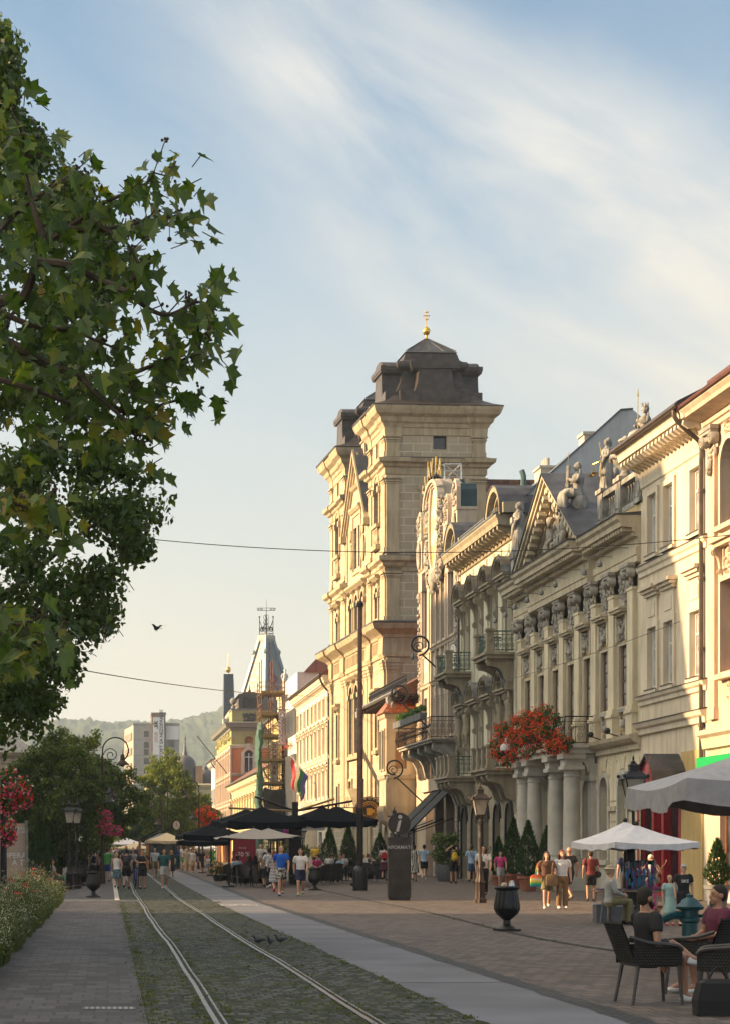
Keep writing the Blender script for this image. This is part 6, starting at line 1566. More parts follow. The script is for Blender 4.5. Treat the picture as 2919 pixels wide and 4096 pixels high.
def orange_house():
 f = Fac('corner_house', 'orange and yellow corner house with balls and a dark ornate dormer on top', 'house', 926, 868, VF, CF)
 OR = plaster('orange plaster', (0.56, 0.20, 0.075), .35); YL = plaster('mustard plaster', (0.37, 0.32, 0.15), .3); TR = plaster('pale corner trim', (0.56, 0.50, 0.40), .35); DK = plain('black roof ornament', (0.055, 0.045, 0.04), .6, var=.3)
 Lc = f.L; H = 18.6; cw = 5.6
 us = [Lc*(i+.5)/9 for i in range(9)]; ops = [(u, 1.3, a, b, 0) for a, b in ((4.9, 7.6), (8.9, 11.6), (12.6, 15.0)) for u in us]+[(u, 2.2, .1, 3.4, 0) for u in us[::2]]
 g = G(); wall(g, 0, Lc, 0, 16.0, ops, 0, .35); g.box(.5, Lc, -12, -.6, 0, H); cwl = f.part('wall', g, OR)
 co = [(-cw*.42, 1.25, 12.6, 15.4, .6), (-cw*.42, 1.25, 4.6, 7.6, .6)]
 g = G(); wall(g, -cw, 0, 0, 16.0, co, 0, -.35, 'w'); f.part('corner_wall', g, OR)
 g = G(); wall(g, 0, Lc, 16.0, H, [], .0); wall(g, -cw, 0, 16.0, H, [(-cw*.42, 1.1, 16.4, 17.3, .3)], 0.0, -.3, 'w'); f.part('frieze', g, YL)
 for o in ops: f.win(*o[:4], 0, -.25, WHITEP, GLASS, 2, (.66,), .1)
 for o in co:
  g = G(); y0 = o[0]
  g.box(.22, .28, y0-.6, y0+.6, o[2], o[3]); f.part('pane', g, GLASS)
  g = G()
  for k in (-.58, 0, .58): g.box(.12, .2, y0+k-.05, y0+k+.05, o[2], o[3]-.3)
  g.box(.12, .2, y0-.6, y0+.6, o[2]+1.9, o[2]+2.02); f.part('window', g, WHITEP)
  g = G()
  for k in range(10):
   a, b = pi*k/10, pi*(k+1)/10; g.rings([[(x, y0+r*cos(q), o[3]-.6+r*sin(q)) for r, q in ((.68, a), (1.05, a), (1.05, b), (.68, b))] for x in (-.16, .0)])
  g.box(-.14, 0, y0-1.05, y0-.66, o[2]-.3, o[3]-.6); g.box(-.14, 0, y0+.66, y0+1.05, o[2]-.3, o[3]-.6); g.box(-.25, 0, y0-.2, y0+.2, o[3]+.1, o[3]+.9); f.part('window_surround', g, TR)
 for o in ops[:27]:
  g = G(); frame(g, *o[:4], .2, .12); g.box(o[0]-.9, o[0]+.9, 0, .35, o[3]+.4, o[3]+.6); f.part('window_surround', g, TR)
 for i in range(10):
  g = G(); u = Lc*i/9; g.box(u-.25, u+.25, 0, .2, 4, 16); f.part('lesene', g, TR)
 for z, h in ((3.9, .5), (8.0, .5), (12.0, .4), (15.7, .5)):
  g = G(); g.ringmould(0, Lc, -cw, 0, [(0, z), (.15, z+.1), (.18, z+h*.6), (.3, z+h*.8), (0, z+h)], False); f.part('string_course', g, TR)
 g = G(); g.ringmould(0, Lc, -cw, 0, [(0, H-.5), (.15, H-.45), (.2, H-.2), (.7, H-.05), (.85, H+.3), (1.0, H+.5), (0, H+.7)], False); f.part('cornice', g, plain('grey sheet cornice', (0.22, 0.22, 0.21), .5, .2))
 g = G(); relief(g, 0, Lc, H-1.6, H-.6, .05, 90, 2, .35, .2); f.part('frieze_carving', g, plain('green stucco', (0.27, 0.25, 0.10), .8), 50)
 g = G(); g.box(.1, 5, -cw, -.1, H+0.34, H+2.22); f.part('attic', g, YL)
 g = G(); relief(g, -.1, .1, H+0.80, H+1.71, 0, 1, 1);
 for k in range(16): g.ell((0, -cw*.42+R.uniform(-.7, .7), H+1.25+R.uniform(-.5, .5)), (.15, .28, .2), 6, 4, None, .4, k)
 f.part('attic_carving', g, DK, 50)
 g = G(); g.box(0, 5.1, -cw-.1, 0, H+2.22, H+2.45); f.part('attic_coping', g, GUTTER)
 for y in (-.3, -cw+.3):
  g = G(); g.lathe([(.3, 0), (.3, .3), (.16, .38), (.15, .5), (.34, .66), (.46, .9), (.46, 1.1), (.3, 1.35), (.06, 1.48)], (.5, y, H+2.45), 12); f.part('ball_finial', g, plain('grey ball stone', (0.2, 0.19, 0.18), .8), 40)
 g = G(); y0 = -cw*.45; g.box(.2, 4.5, y0-1.5, y0+1.5, H+2.45, H+3.93); g.prism([(y0-1.9, H+3.93), (y0+1.9, H+3.93), (y0+1.5, H+4.39), (y0+.5, H+4.67), (y0-.5, H+4.67), (y0-1.5, H+4.39)], 0, 4.5, 'x')
 for k in range(16):
  a, b = 2*pi*k/16, 2*pi*(k+1)/16; g.rings([[(x, y0+r*.8*cos(q), H+3.25+r*.75*sin(q)) for r, q in ((.75, a), (1.05, a), (1.05, b), (.75, b))] for x in (-.1, .2)])
 for s in (-1.2, 1.2): g.box(-.1, .3, y0+s-.2, y0+s+.2, H+2.45, H+3.93)
 g.lathe([(.15, 0), (.22, .2), (.1, .4), (.03, 1.1)], (1, y0, H+4.67), 8); f.part('ornate_dormer', g, DK, 40)
 # narrow slate gable with a golden ball further along
 g = G(); g.rings([[(16, -1.7, H+.5), (19, -1.7, H+.5), (19, 0, H+.5), (16, 0, H+.5)], [(16.2, -1.6, H+4.5), (18.8, -1.6, H+4.5), (18.8, -.1, H+4.5), (16.2, -.1, H+4.5)], [(16.8, -1.5, H+8.6), (18.2, -1.5, H+8.6), (18.2, -.15, H+8.6), (16.8, -.15, H+8.6)]]); f.part('slate_turret', g, plain('blue slate', (0.06, 0.07, 0.09), .5, var=.25, scale=3))
 g = G(); g.lathe([(.1, 0), (.1, .2), (.34, .45), (.4, .7), (.3, 1.0), (.06, 1.1), (.03, 2.6), (0, 3)], (17.5, -.8, H+8.6), 10); f.part('gold_ball', g, GOLD, 40)
 g = G(); g.box(13, 14.5, -3, .2, H, H+2.0); g.lathe([(.7, H+2), (.75, H+2.2), (.1, H+3.2)], (13.7, -.8, 0), 8); f.part('roof_turret', g, TR)
 g = G(); g.prism([(.9, H+.5), (-4, H+4.5), (-12, H+5), (-12, H)], 5, Lc); f.part('roof', g, GUTTER)
 g = G(); g.tube([(3, .3, 12.4), (3, 4.4, 17.5)], .06, 5); f.part('flagstaff', g, IRON)
 for i in range(4):
  g = G(); q = us[i*2]; g.tube([(q-.9, .2, 4.2), (q+.9, .2, 5.2)], .04, 4); g.tube([(q-.9, .2, 5.2), (q+.9, .2, 4.2)], .04, 4); f.part('balcony_grille', g, plain('dark red iron', (0.12, 0.03, 0.02), .5))
 t = thing('awning', 'pale slanting awning on the orange corner house', 'awning', f.W(7, 0, 0), f.rz)
 g = G(); g.prism([(.1, 4.2), (.1, 4.1), (3.6, 2.6), (3.7, 2.65)], -6, 6); g.build('cloth', plain('pale awning cloth', (0.52, 0.49, 0.42), .8), t)
orange_house()
def tiled_spire():
 Y = 292.0
 def P(x, y): return X_at(x, Y), z_at(y, Y)
 t = thing('spire', 'steep grey truncated spire with red diamond tiles and iron crest', 'spire', (X_at(1066, Y), Y, 0))
 (x0, z0), (x1, z1) = P(965, 2800), P(1105, 2555)
 w0, w1 = (X_at(1165, Y)-X_at(968, Y))/2, .85*(X_at(1098, Y)-X_at(1035, Y))/2
 cx = .0
 m, nt, b = newmat('patterned spire tiles'); tc = N(nt, 'ShaderNodeTexCoord'); s = N(nt, 'ShaderNodeSeparateXYZ'); L(nt, tc.outputs['UV'], s.inputs[0])
 def M(op, a, bb=None, c=None):
  n = N(nt, 'ShaderNodeMath', operation=op)
  for i, v in enumerate((a, bb, c)):
   if v is None: continue
   if isinstance(v, (int, float)): n.inputs[i].default_value = v
   else: L(nt, v, n.inputs[i])
  return n.outputs[0]
 # stacked diamonds down the middle of each face, quantised to tiles
 q = 11.0
 uu = M('DIVIDE', M('FLOOR', M('MULTIPLY', s.outputs[0], q*1.6)), q*1.6); vv = M('DIVIDE', M('FLOOR', M('MULTIPLY', s.outputs[1], q*3.4)), q*3.4)
 ax = M('ABSOLUTE', M('SUBTRACT', uu, .47)); fr = M('ABSOLUTE', M('SUBTRACT', M('FRACT', M('MULTIPLY', vv, 4.6)), .5))
 dd = M('ADD', M('MULTIPLY', ax, 2.1), fr); env = M('LESS_THAN', ax, M('MULTIPLY_ADD', vv, -.36, .40))
 band = M('MULTIPLY', M('GREATER_THAN', dd, .30), M('LESS_THAN', dd, .55)); core = M('LESS_THAN', dd, .11)
 k = M('MULTIPLY', M('MAXIMUM', band, core), env)
 L(nt, mixc(nt, k, (0.17, 0.18, 0.18), (0.24, 0.02, 0.012)), b.inputs['Base Color']); b.inputs['Roughness'].default_value = .45
 def face_obj(name, a, bq, c, d):
  me = bpy.data.meshes.new(name); me.from_pydata([a, bq, c, d], [], [(0, 1, 2, 3)]); uv = me.uv_layers.new(name='UVMap')
  for i, co in enumerate(((0, 0), (1, 0), (1, 1), (0, 1))): uv.data[i].uv = co
  me.materials.append(m); return link(name, me, t)
 # plan square turned so two faces show
 ang = radians(-52); rt = lambda x, y: (x*cos(ang)-y*sin(ang), x*sin(ang)+y*cos(ang))
 s0, s1 = w0/(abs(cos(ang))+abs(sin(ang))), w1/(abs(cos(ang))+abs(sin(ang)))
 B = [rt(x*s0, y*s0) for x, y in ((-1,-1),(1,-1),(1,1),(-1,1))]; T = [rt(x*s1, y*s1) for x, y in ((-1,-1),(1,-1),(1,1),(-1,1))]
 zb, zt = z_at(2800, Y), z_at(2560, Y)
 for i in range(4):
  j = (i+1) % 4; face_obj('tiled_slope', (*B[i], zb), (*B[j], zb), (*T[j], zt), (*T[i], zt))
 BL = plain('blue grey lead hip', (0.20, 0.25, 0.28), .5, .2)
 for i in range(4):
  g = G(); g.tube([(*[q*1.01 for q in B[i]], zb), (*[q*1.01 for q in T[i]], zt)], .33, 5); g.build('hip', BL, t)
  j = (i+1) % 4; mx, my = (B[i][0]+B[j][0])/2, (B[i][1]+B[j][1])/2; tx, ty = (T[i][0]+T[j][0])/2, (T[i][1]+T[j][1])/2
  k = .74; p = (lerp(B[i][0], T[i][0], k)*1.05, lerp(B[i][1], T[i][1], k)*1.05)
  g = G(); g.lathe([(.3, 0), (.34, .8), (.16, .9), (.36, 1.3), (.36, 1.6), (.1, 1.9), (.0, 2.1)], (p[0], p[1], lerp(zb, zt, k)-1.0), 8); g.build('hip_knob', BL, t)
 g = G(); g.rings([[(*[q*k for q in c], z) for c in T] for k, z in ((1.15, zt-.4), (1.35, zt), (1.35, zt+.5), (1.1, zt+.7))]); g.build('cap', plain('pale cap stone', (0.4, 0.39, 0.35), .8), t)
 g = G(); z0 = zt+.7
 for i in range(4):
  j = (i+1) % 4; a, c = Vector((*T[i], z0)), Vector((*T[j], z0)); g.tube([a, a+Vector((0,0,2.6))], .07, 4); g.ell(a+Vector((0,0,2.7)), .14, 6, 4)
  g.tube([a+Vector((0,0,.2)), c+Vector((0,0,.2))], .06, 4); g.tube(curve_pts([a+Vector((0,0,2.2)), (a+c)/2+Vector((0,0,1.1)), c+Vector((0,0,2.2))], 5), .05, 4)
  for t_ in (.28, .72): g.tube(spiral(a.lerp(c, t_)+Vector((0,0,.8)), .42, .1, 0, 1.5, (c-a).normalized(), (0,0,1), 12), .05, 4)
 g.tube([(0, 0, z0), (0, 0, z_at(2398, Y))], [.1, .02], 5)
 zc = z_at(2442, Y)
 for a, bq in (((-1.3, 0), (1.3, 0)),): g.tube([(a[0], 0, zc), (bq[0], 0, zc)], .05, 4); g.tube([(a[0], 0, zc+.35), (bq[0], 0, zc+.35)], .04, 4)
 for x in (-1.2, -.7, .7, 1.2): g.tube(spiral((x, 0, zc+.17), .22, .05, 0, 1.3, (1,0,0), (0,0,1), 10), .04, 4)
 for z in (2470, 2490): g.tube(spiral((0, 0, z_at(z, Y)), .4, .4, 0, 1, (1,0,0), (0,0,1), 10), .04, 4)
 g.build('iron_crest', IRON, t)
 g = G(); g.box(-4.4, 4.4, -4.2, 4.2, 0, zb-.5); g.box(-4.7, 4.7, -4.5, 4.5, zb-.9, zb-.3); g.build('tower_wall', plaster('far tower wall', (0.5, 0.42, 0.28), .3), t)
 # white statue on its parapet
 st = statue('statue', 'small white statue leaning forward above the scaffold', (X_at(1140, 214.0), 214.0, z_at(2765, 214)), .3, 2.4, 'stand', 4, plain('white statue paint', (0.6, 0.59, 0.57), .7))
 g = G(); g.box(-.8, .8, -.8, .8, -1.0, 0); g.box(-.7, .7, -.7, .7, -8, -1.0); g.build('plinth', plaster('far tower wall', (0,0,0)), st)
tiled_spire()
def far_left():
 # grey slab block with the long white banner
 Y = 430.0
 def XX(x): return X_at(x, Y)
 def ZZ(y): return z_at(y, Y)
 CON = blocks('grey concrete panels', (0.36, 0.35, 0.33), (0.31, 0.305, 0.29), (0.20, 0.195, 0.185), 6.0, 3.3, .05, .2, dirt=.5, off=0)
 t = thing('office_slab', 'grey concrete office slab with a long white banner, far behind the trees', 'tower block', (XX(534), Y, 0))
 xz = lambda x: XX(x)-XX(534)
 top = ZZ(2902); D = 9.0
 ops = [(xz(586), 1.1, ZZ(y+14), ZZ(y-10), 0) for y in (2935, 2980, 3008, 3044, 3081, 3130, 3166)]
 g = G(); wall(g, 0, xz(606), 0, top, [(q, w, a, b, 0) for q, w, a, b, _ in ops], 0, -.4) if False else None
 def slab(x0, x1, zt, yo, ops):
  g = G()
  for p in [None]:
   tmp = G(); wall(tmp, x0, x1, 0, zt, ops, 0, .5); M = Matrix.Translation((0, yo, 0)) @ Matrix.Scale(-1, 4, (0, 1, 0)); g.add(tmp, M)
  g.box(x0+.02, x1-.02, yo+.6, yo+D, 0, zt-.02); g.box(x0, x0+.02, yo, yo+D, 0, zt); g.box(x0-.1, x1+.1, yo-.1, yo+D, zt, zt+.5); return g
 slab(0, xz(606), top, 0, ops).build('slab_wall', CON, t)
 slab(xz(606), xz(662), ZZ(2862), -1.5, []).build('stair_tower', plain('brown concrete', (0.22, 0.17, 0.13), .9, var=.2, scale=.5), t)
 ops2 = [(xz(x), 1.3, ZZ(y+18), ZZ(y-16), 0) for x, y in ((686, 2972), (667, 3008), (695, 3044), (708, 3044), (675, 3090))]
 slab(xz(662), xz(718), top, 0, ops2).build('slab_wall', CON, t)
 for i, o in enumerate(ops+ops2):
  g = G(); g.box(o[0]-o[1]/2, o[0]+o[1]/2, .5, .55, o[2], o[3]); g.build('window', SHADEG, t)
 # end with window bands, its sunlight put into the warm concrete colour
 x0 = xz(501); e = G(); e.face((x0, 16, 0), (0, 0, 0), (0, 0, top), (x0, 16, top)); e.build('end_wall', plaster('sunlit tone concrete end', (0.46, 0.40, 0.31), .3), t)
 for k in range(9):
  z = top-2.2-3.3*k; g = G()
  a, b = .12, .9
  P = lambda s, zz: (lerp(0, x0, s)-.12, lerp(0, 16, s)-.1, zz)
  g.face(P(a, z-.9), P(b, z-.9), P(b, z+.8), P(a, z+.8)); w = g.build('window_band', plain('band window glass', (0.12, 0.11, 0.10), .15), t)
  for j in range(6):
   g = G(); s = lerp(a, b, (j+.5)/6); g.face(*[(p[0]-.05, p[1]-.04, p[2]) for p in (P(s-.02, z-.9), P(s+.03, z-.9), P(s+.03, z+.8), P(s-.02, z+.8))]); g.build('mullion', MATS['sunlit tone concrete end'], w)
 WH = plain('white banner cloth', (0.66, 0.66, 0.66), .7, var=.05)
 bx0, bx1, bz0, bz1 = xz(606)+.3, xz(656), ZZ(3120), ZZ(2872)
 g = G(); g.box(bx0, bx1, -1.75, -1.6, bz0, bz1); bn = g.build('banner', WH, t)
 g = G(); g.box(xz(664), xz(716), -.25, -.1, ZZ(2960), ZZ(2905)); g.build('blank_billboard', WH, t)
 DG = plain('dark print', (0.06, 0.055, 0.06), .6); PK = plain('faded pink print', (0.52, 0.36, 0.36), .6)
 Mv = lambda x, z: Matrix.Translation((x, -1.78, z)) @ Matrix.Rotation(pi/2, 4, 'X') @ Matrix.Rotation(pi/2, 4, 'Z')
 bw = bx1-bx0
 put_text(t, 'banner_letters', 'www.', 1.15, DG, Mv(bx0+bw*.42, ZZ(3072)), bn, .02, .05)
 put_text(t, 'banner_letters', 'one', 1.1, PK, Mv(bx0+bw*.42, ZZ(2952)), bn, .02, .03)
 put_text(t, 'banner_letters', '.sk', 1.1, DG, Mv(bx0+bw*.42, ZZ(2903)), bn, .02, .05)
 put_text(t, 'banner_letters', 'VÝHĽAD, KTORÝ SA NEZOPAKUJE', .72, DG, Mv(bx0+bw*.88, ZZ(2983)), bn, .02, .02)
 g = G(); g.tube([(xz(660), 0, ZZ(2862)), (xz(660), 0, ZZ(2850))], .15, 5); g.build('mast', IRON, t)
 # theatre domes
 Y = 330.0
 t = thing('theatre', 'pale theatre with two dark ribbed domes behind the trees', 'theatre', (X_at(743, Y), Y, 0))
 DM = plain('dark dome sheet', (0.10, 0.095, 0.095), .55, .2, var=.2, scale=.6); WL = plaster('theatre wall', (0.46, 0.40, 0.25), .3)
 zz = lambda y: z_at(y, Y); r = (X_at(787, Y)-X_at(700, Y))/2
 g = G(); g.lathe([(r*1.05, zz(3145)), (r, zz(3100)), (r*.96, zz(3082)), (r*1.03, zz(3078)), (r*1.0, zz(3066)), (r*.99, zz(3055)), (r*.93, zz(3044)), (r*.80, zz(3034)), (r*.62, zz(3027)), (r*.42, zz(3022)), (r*.24, zz(3019)), (r*.22, zz(3008)), (r*.15, zz(3003)), (r*.12, zz(2985)), (r*.06, zz(2978)), (r*.09, zz(2972)), (r*.05, zz(2962)), (r*.1, zz(2952)), (.05, zz(2940)), (0, zz(2930))], (0, 3, 0), 32, .012, 16); g.build('dome', DM, t, 60)
 x2 = X_at(828, Y)-X_at(743, Y); r2 = (X_at(866, Y)-X_at(788, Y))/2
 g = G(); g.lathe([(r2, zz(3145)), (r2*.98, zz(3112)), (r2*.85, zz(3090)), (r2*.5, zz(3076)), (r2*.3, zz(3072)), (r2*.3, zz(3068)), (r2*.1, zz(3060))], (x2, 6, 0), 28, .012, 14); g.build('dome', DM, t, 60)
 g = G(); g.box(-6, 16, 0, 20, 0, zz(3150)); g.ringmould(-6, 16, 0, 20, [(0, zz(3150)-.4), (.4, zz(3150)), (.5, zz(3150)+.4), (0, zz(3150)+.6)]); g.build('wall', WL, t)
 for k in range(4):
  g = G(); g.box(-4+4.2*k, -2.4+4.2*k, -.15, 0, 5, 8); g.build('window', GLASS, t)
 g = G(); g.box(x2-1.8, x2-.6, 2, 3, zz(3150), zz(3062)); g.build('chimney', plaster('chimney brick', (0.42, 0.26, 0.16), .3), t)
 # white and small houses in front of it, between dome and orange house
 f = row_house('townhouse', 'narrow white house beyond the orange corner house', 868, 846, 15.5, [(5, 7.4, False), (9, 11.4, False)], (0.55, 0.55, 0.55), (0.5, 0.48, 0.45), 3, 4)
 # cream house at the far left behind the poster
 Y = 205.0
 t = thing('stone_house', 'cream stone house with cornice behind the poster at the left edge', 'house', (X_at(122, Y), Y, 0))
 TR = plaster('left house stone', (0.50, 0.44, 0.33), .4); H = z_at(3012, Y)
 def LB(n, b, m_): g = G(); b(g); return g.build(n, m_, t)
 LB('wall', lambda g: g.box(-22, 0, 0, 14, 0, H), TR)
 LB('cornice', lambda g: g.ringmould(-22, 0, 0, 14, [(0, H-1.2), (.15, H-1.1), (.2, H-.6), (.7, H-.3), (.9, H), (0, H+.2)], False), TR)
 LB('roof', lambda g: g.rings([[(-22.9, -.9, H), (.9, -.9, H), (.9, 14.9, H), (-22.9, 14.9, H)], [(-22, 0, H+2), (-2, 2, H+2), (-2, 12, H+2), (-22, 12, H+2)]]), GUTTER)
 for i in range(4):
  LB('pilaster', lambda g: g.box(-.9-2.6*i, -.3-2.6*i, -.2, 0, 0, H-1.2), TR)
  LB('window', lambda g: g.box(-2.5-2.6*i, -1.3-2.6*i, -.06, 0, H-4.6, H-2.0), GLASS)
 LB('side_pilaster', lambda g: g.box(0, .15, 1, 2, 0, H-1.2), TR)
far_left()
# houses across the street, out of the picture: they throw the evening shade
def opposite(Y0, Y1, H, X0=-33.0, wc=(0.5, 0.42, 0.3), lab='', man=0, hip=.5):
 t = thing('townhouse', lab, 'house', (X0, Y0, 0)); Ln = Y1-Y0
 g = G(); wall(g, 0, Ln, 0, H, [(1.6+2.8*i, 1.2, z, z+2.0, 0) for i in range(int((Ln-1)/2.8)) for z in (1.2, 5.0, 8.8) if z < H-3], 0, .3, 'w'); g.box(-11, -.4, .02, Ln-.02, 0, H); g.build('wall', plaster('opposite'+lab, wc, .3), t)
 g = G(); g.prism([(.7, H), (.7, H+.2), (-5.5, H+4.5), (-11.5, H+.2), (-11.5, H)], 0, Ln, 'y') if not man else g.rings([[(x, y, z) for x, y in ((.5-i, a), (-11.5+i, a), (-11.5+i, Ln-.02), (.5-i, Ln-.02))] for z, i, a in ((H, 0, -.3), (H+.3, 0, -.3), (H+man, 1.2, hip))]); g.build('roof', MATS['brown roof tiles'], t)
 g = G(); g.box(-.38, -.34, .5, Ln-.5, .5, H-.5); g.build('window_glass', GLASS, t)
opposite(4, 30, 24, lab='tall cream townhouse across the street nearest the camera')
opposite(30.2, 56.5, 21, wc=(.45, .36, .3), lab='rose townhouse across the street before the side lane')
opposite(72, 88, 19, wc=(.5, .46, .36), man=13.5, hip=4.2, lab='high ochre townhouse across the street after the side lane')
opposite(88.02, 121, 19, man=13.5, hip=-.3, wc=(.48, .40, .33), lab='high red-roofed townhouse facing the palace')
opposite(121.2, 150, 17, wc=(.52, .45, .33), lab='lower townhouse across the street facing the church')
opposite(150.2, 205, 17, wc=(.46, .42, .36), lab='long townhouse across the street far beyond the church')
# ================================================================== trees and plants
BARK = plain('tree bark', (0.085, 0.065, 0.048), .95, var=.35, scale=5, bmp=.6)
def dpx(x, y, Y): return Vector((X_at(x*1.7974, Y), Y, z_at(y*1.7974, Y)))
LOBES = [(0, 0), (.10, -.06), (.34, -.10), (.30, .03), (.50, .16), (.33, .25), (.44, .50), (.52, .60), (.30, .52), (.20, .60), (.12, .80), (0, 1.05)]
def plane_leaf(g, base, ax, nrm, s, rr):
 "five-lobed toothed leaf, folded along the midrib and curling at the tip"
 ax = ax.normalized(); side = ax.cross(nrm).normalized(); nrm = side.cross(ax); f = rr.uniform(.1, .5); cu = rr.uniform(-.1, .45)
 def P(x, y): return base+ax*(y*s)+side*(x*s*rr.uniform(.88, 1.12))+nrm*(s*(abs(x)*f-cu*y*y*.5))
 mid = [P(0, 0), P(0, .3), P(0, .62), P(0, 1.05)]
 for sg in (1, -1):
  o = [P(sg*x, y) for x, y in LOBES[1:-1]]
  fs = [(mid[0], o[0], o[1], o[2]), (mid[0], o[2], o[3], o[4], mid[1]), (mid[1], o[4], o[5], o[7], mid[2]), (mid[2], o[7], o[8], o[9], mid[3])]
  fs[2] = (mid[1], o[4], o[5], mid[2]); fs.append((o[4], o[5], o[6])); fs[3] = (mid[2], o[7], o[8], o[9], mid[3])
  i0 = len(g.v); vs = mid+o; idx = {id(v): i for i, v in enumerate(vs)}
  g.raw(vs, [tuple(idx[id(p)] for p in (f_ if sg > 0 else f_[::-1])) for f_ in ((mid[0], o[0], o[1], o[2]), (mid[0], o[2], o[3], mid[1]), (mid[1], o[3], o[4], o[5], o[6]) if False else (mid[1], o[2], o[3], o[4]), (mid[1], o[4], o[5], o[6], mid[2]) if False else (mid[1], o[4], o[5], mid[2]), (mid[2], o[5], o[6], o[7]), (mid[2], o[7], o[8], o[9], mid[3]))])
def plane_tree():
 rr = random.Random(21)
 t = thing('plane_tree', 'plane tree with big lobed leaves overhanging from the upper left', 'tree', (-4.6, 12.6, 0)); o = Vector((4.6, -12.6, 0))
 g = G(); g.tube(curve_pts([(0, 0, -.1), (.1, 0, 1.6), (0, .1, 3.4), (.3, 0, 5.2), (.6, .2, 7.4), (.5, .2, 9.5)], 5), [.36, .34, .33, .32, .31, .30, .30, .29, .29, .28, .28, .27, .26, .26, .25, .24, .23, .22, .21, .2, .18, .16, .14, .12, .1, .08][:26], 10); g.build('trunk', BARK, t)
 BR = [(12.4, .05, [(-330, 860), (-150, 760), (0, 671), (51, 661), (82, 582), (103, 545), (151, 507), (205, 476), (247, 449), (343, 411), (370, 380)]),
          (12.2, .03, [(82, 582), (154, 589), (219, 617), (295, 647), (360, 689), (411, 699), (480, 671), (528, 690)]),
          (12.9, .045, [(-330, 900), (-120, 740), (0, 755), (101, 808), (185, 840), (226, 876), (282, 912), (334, 920), (403, 896), (483, 884)]),
          (13.0, .022, [(185, 840), (282, 836), (346, 820), (423, 787), (475, 747), (480, 700)]), (12.3, .025, [(103, 545), (80, 480), (60, 400), (50, 300), (25, 250)]),
          (12.5, .02, [(151, 507), (230, 512), (310, 498), (380, 488), (428, 478)]), (12.1, .02, [(-120, 1000), (-30, 1090), (60, 1130), (140, 1150)]), (12.2, .02, [(-120, 1300), (-30, 1360), (50, 1395), (125, 1420)]),
          (12.7, .02, [(185, 840), (240, 890), (300, 940), (330, 985)]), (12.6, .03, [(-150, 700), (-40, 560), (40, 470), (110, 420), (170, 380)]), (12.8, .025, [(-100, 820), (20, 850), (110, 880), (170, 905), (215, 930)]), (12.9, .025, [(-100, 640), (60, 720), (160, 735), (230, 760), (290, 780)]), (12.3, .02, [(205, 476), (250, 510), (300, 540), (330, 590)])]
 leaves, twig, balls = G(), G(), G()
 def leaf_at(p, k=1.0):
  ax = Vector((rr.gauss(.25, .55), rr.gauss(-.1, .5), rr.gauss(-.65, .45))); n = Vector((rr.gauss(0, .6), rr.gauss(-.7, .5), rr.gauss(.55, .5)))
  s = rr.uniform(.075, .155)*k; q = p+Vector((rr.gauss(0, .04), rr.gauss(0, .08), rr.gauss(0, .03)))
  twig.tube([p+o, q+o], .004, 3); plane_leaf(leaves, q+o, ax, n, s, rr)
 for Y, r, pts in BR:
  cp_ = curve_pts([dpx(x if x < 150 else 150+(x-150)*.88, y, Y+rr.uniform(-.15, .15)) for x, y in pts], 6); m = len(cp_)
  g = G(); g.tube([p+o for p in cp_], [lerp(r, .006, (i/(m-1))**.8) for i in range(m)], 6); g.build('branch', BARK, t)
  start = 0 if pts[0][0] > -50 else next(i for i, p in enumerate(cp_) if p.x > -1.0)
  for i in range(start, m):
   for _ in range(2 if i < m*.6 else 3):
    if rr.random() < (.62 if i < m*.6 else .85):
     d = Vector((rr.gauss(.03, .10), rr.gauss(0, .2), rr.gauss(-.02, .10))); leaf_at(cp_[i]+d)
  for _ in range(5):
   p = cp_[rr.randrange(max(start, m//2), m)]; e = p+Vector((rr.uniform(.02, .12), rr.uniform(-.1, .1), rr.uniform(-.02, .16))); twig.tube([p+o, e+o], .005, 4)
   for _k in range(4): balls.ell(e+o+Vector((rr.gauss(0, .015), rr.gauss(0, .015), rr.gauss(0, .02))), .011, 5, 3)
  if rr.random() < .7: p = cp_[-4]; twig.tube([p+o, p+o-Vector((0, 0, .13))], .003, 3); balls.ell(p+o-Vector((0, 0, .14)), .016, 7, 5)
 for _ in range(130):
  y = rr.uniform(235, 1010); xm = 50+ (y-235)*.62 if y < 500 else (250 if y < 900 else 190); x = xm*rr.random()**1.15-40
  leaf_at(dpx(x, y, rr.uniform(11.6, 13.6)))
 for _ in range(70): leaf_at(dpx(rr.uniform(-60, 130), rr.choice((1110, 1160, 1400, 1440))+rr.gauss(0, 30), rr.uniform(12, 12.6)))
 for _ in range(500):
  a = rr.uniform(0, 6.28); q = rr.random()**.5*3.0; leaf_at(Vector((-4.4+cos(a)*q*.9-1.0, 12.8+sin(a)*q, rr.uniform(4.5, 10.5))), 1.2)
 leaves.build('leaves', leafmat('plane leaves', [(0.023, 0.050, 0.016), (0.055, 0.093, 0.022), (0.078, 0.133, 0.025), (0.070, 0.109, 0.034), (0.140, 0.194, 0.031), (0.249, 0.203, 0.031), (0.203, 0.085, 0.031)], .40, .4, .42), t); struct(twig.build('twigs', BARK, t), 'stuff'); struct(balls.build('seed_balls', plain('seed balls', (.07, .045, .03), .9), t, 60), 'stuff')
plane_tree()
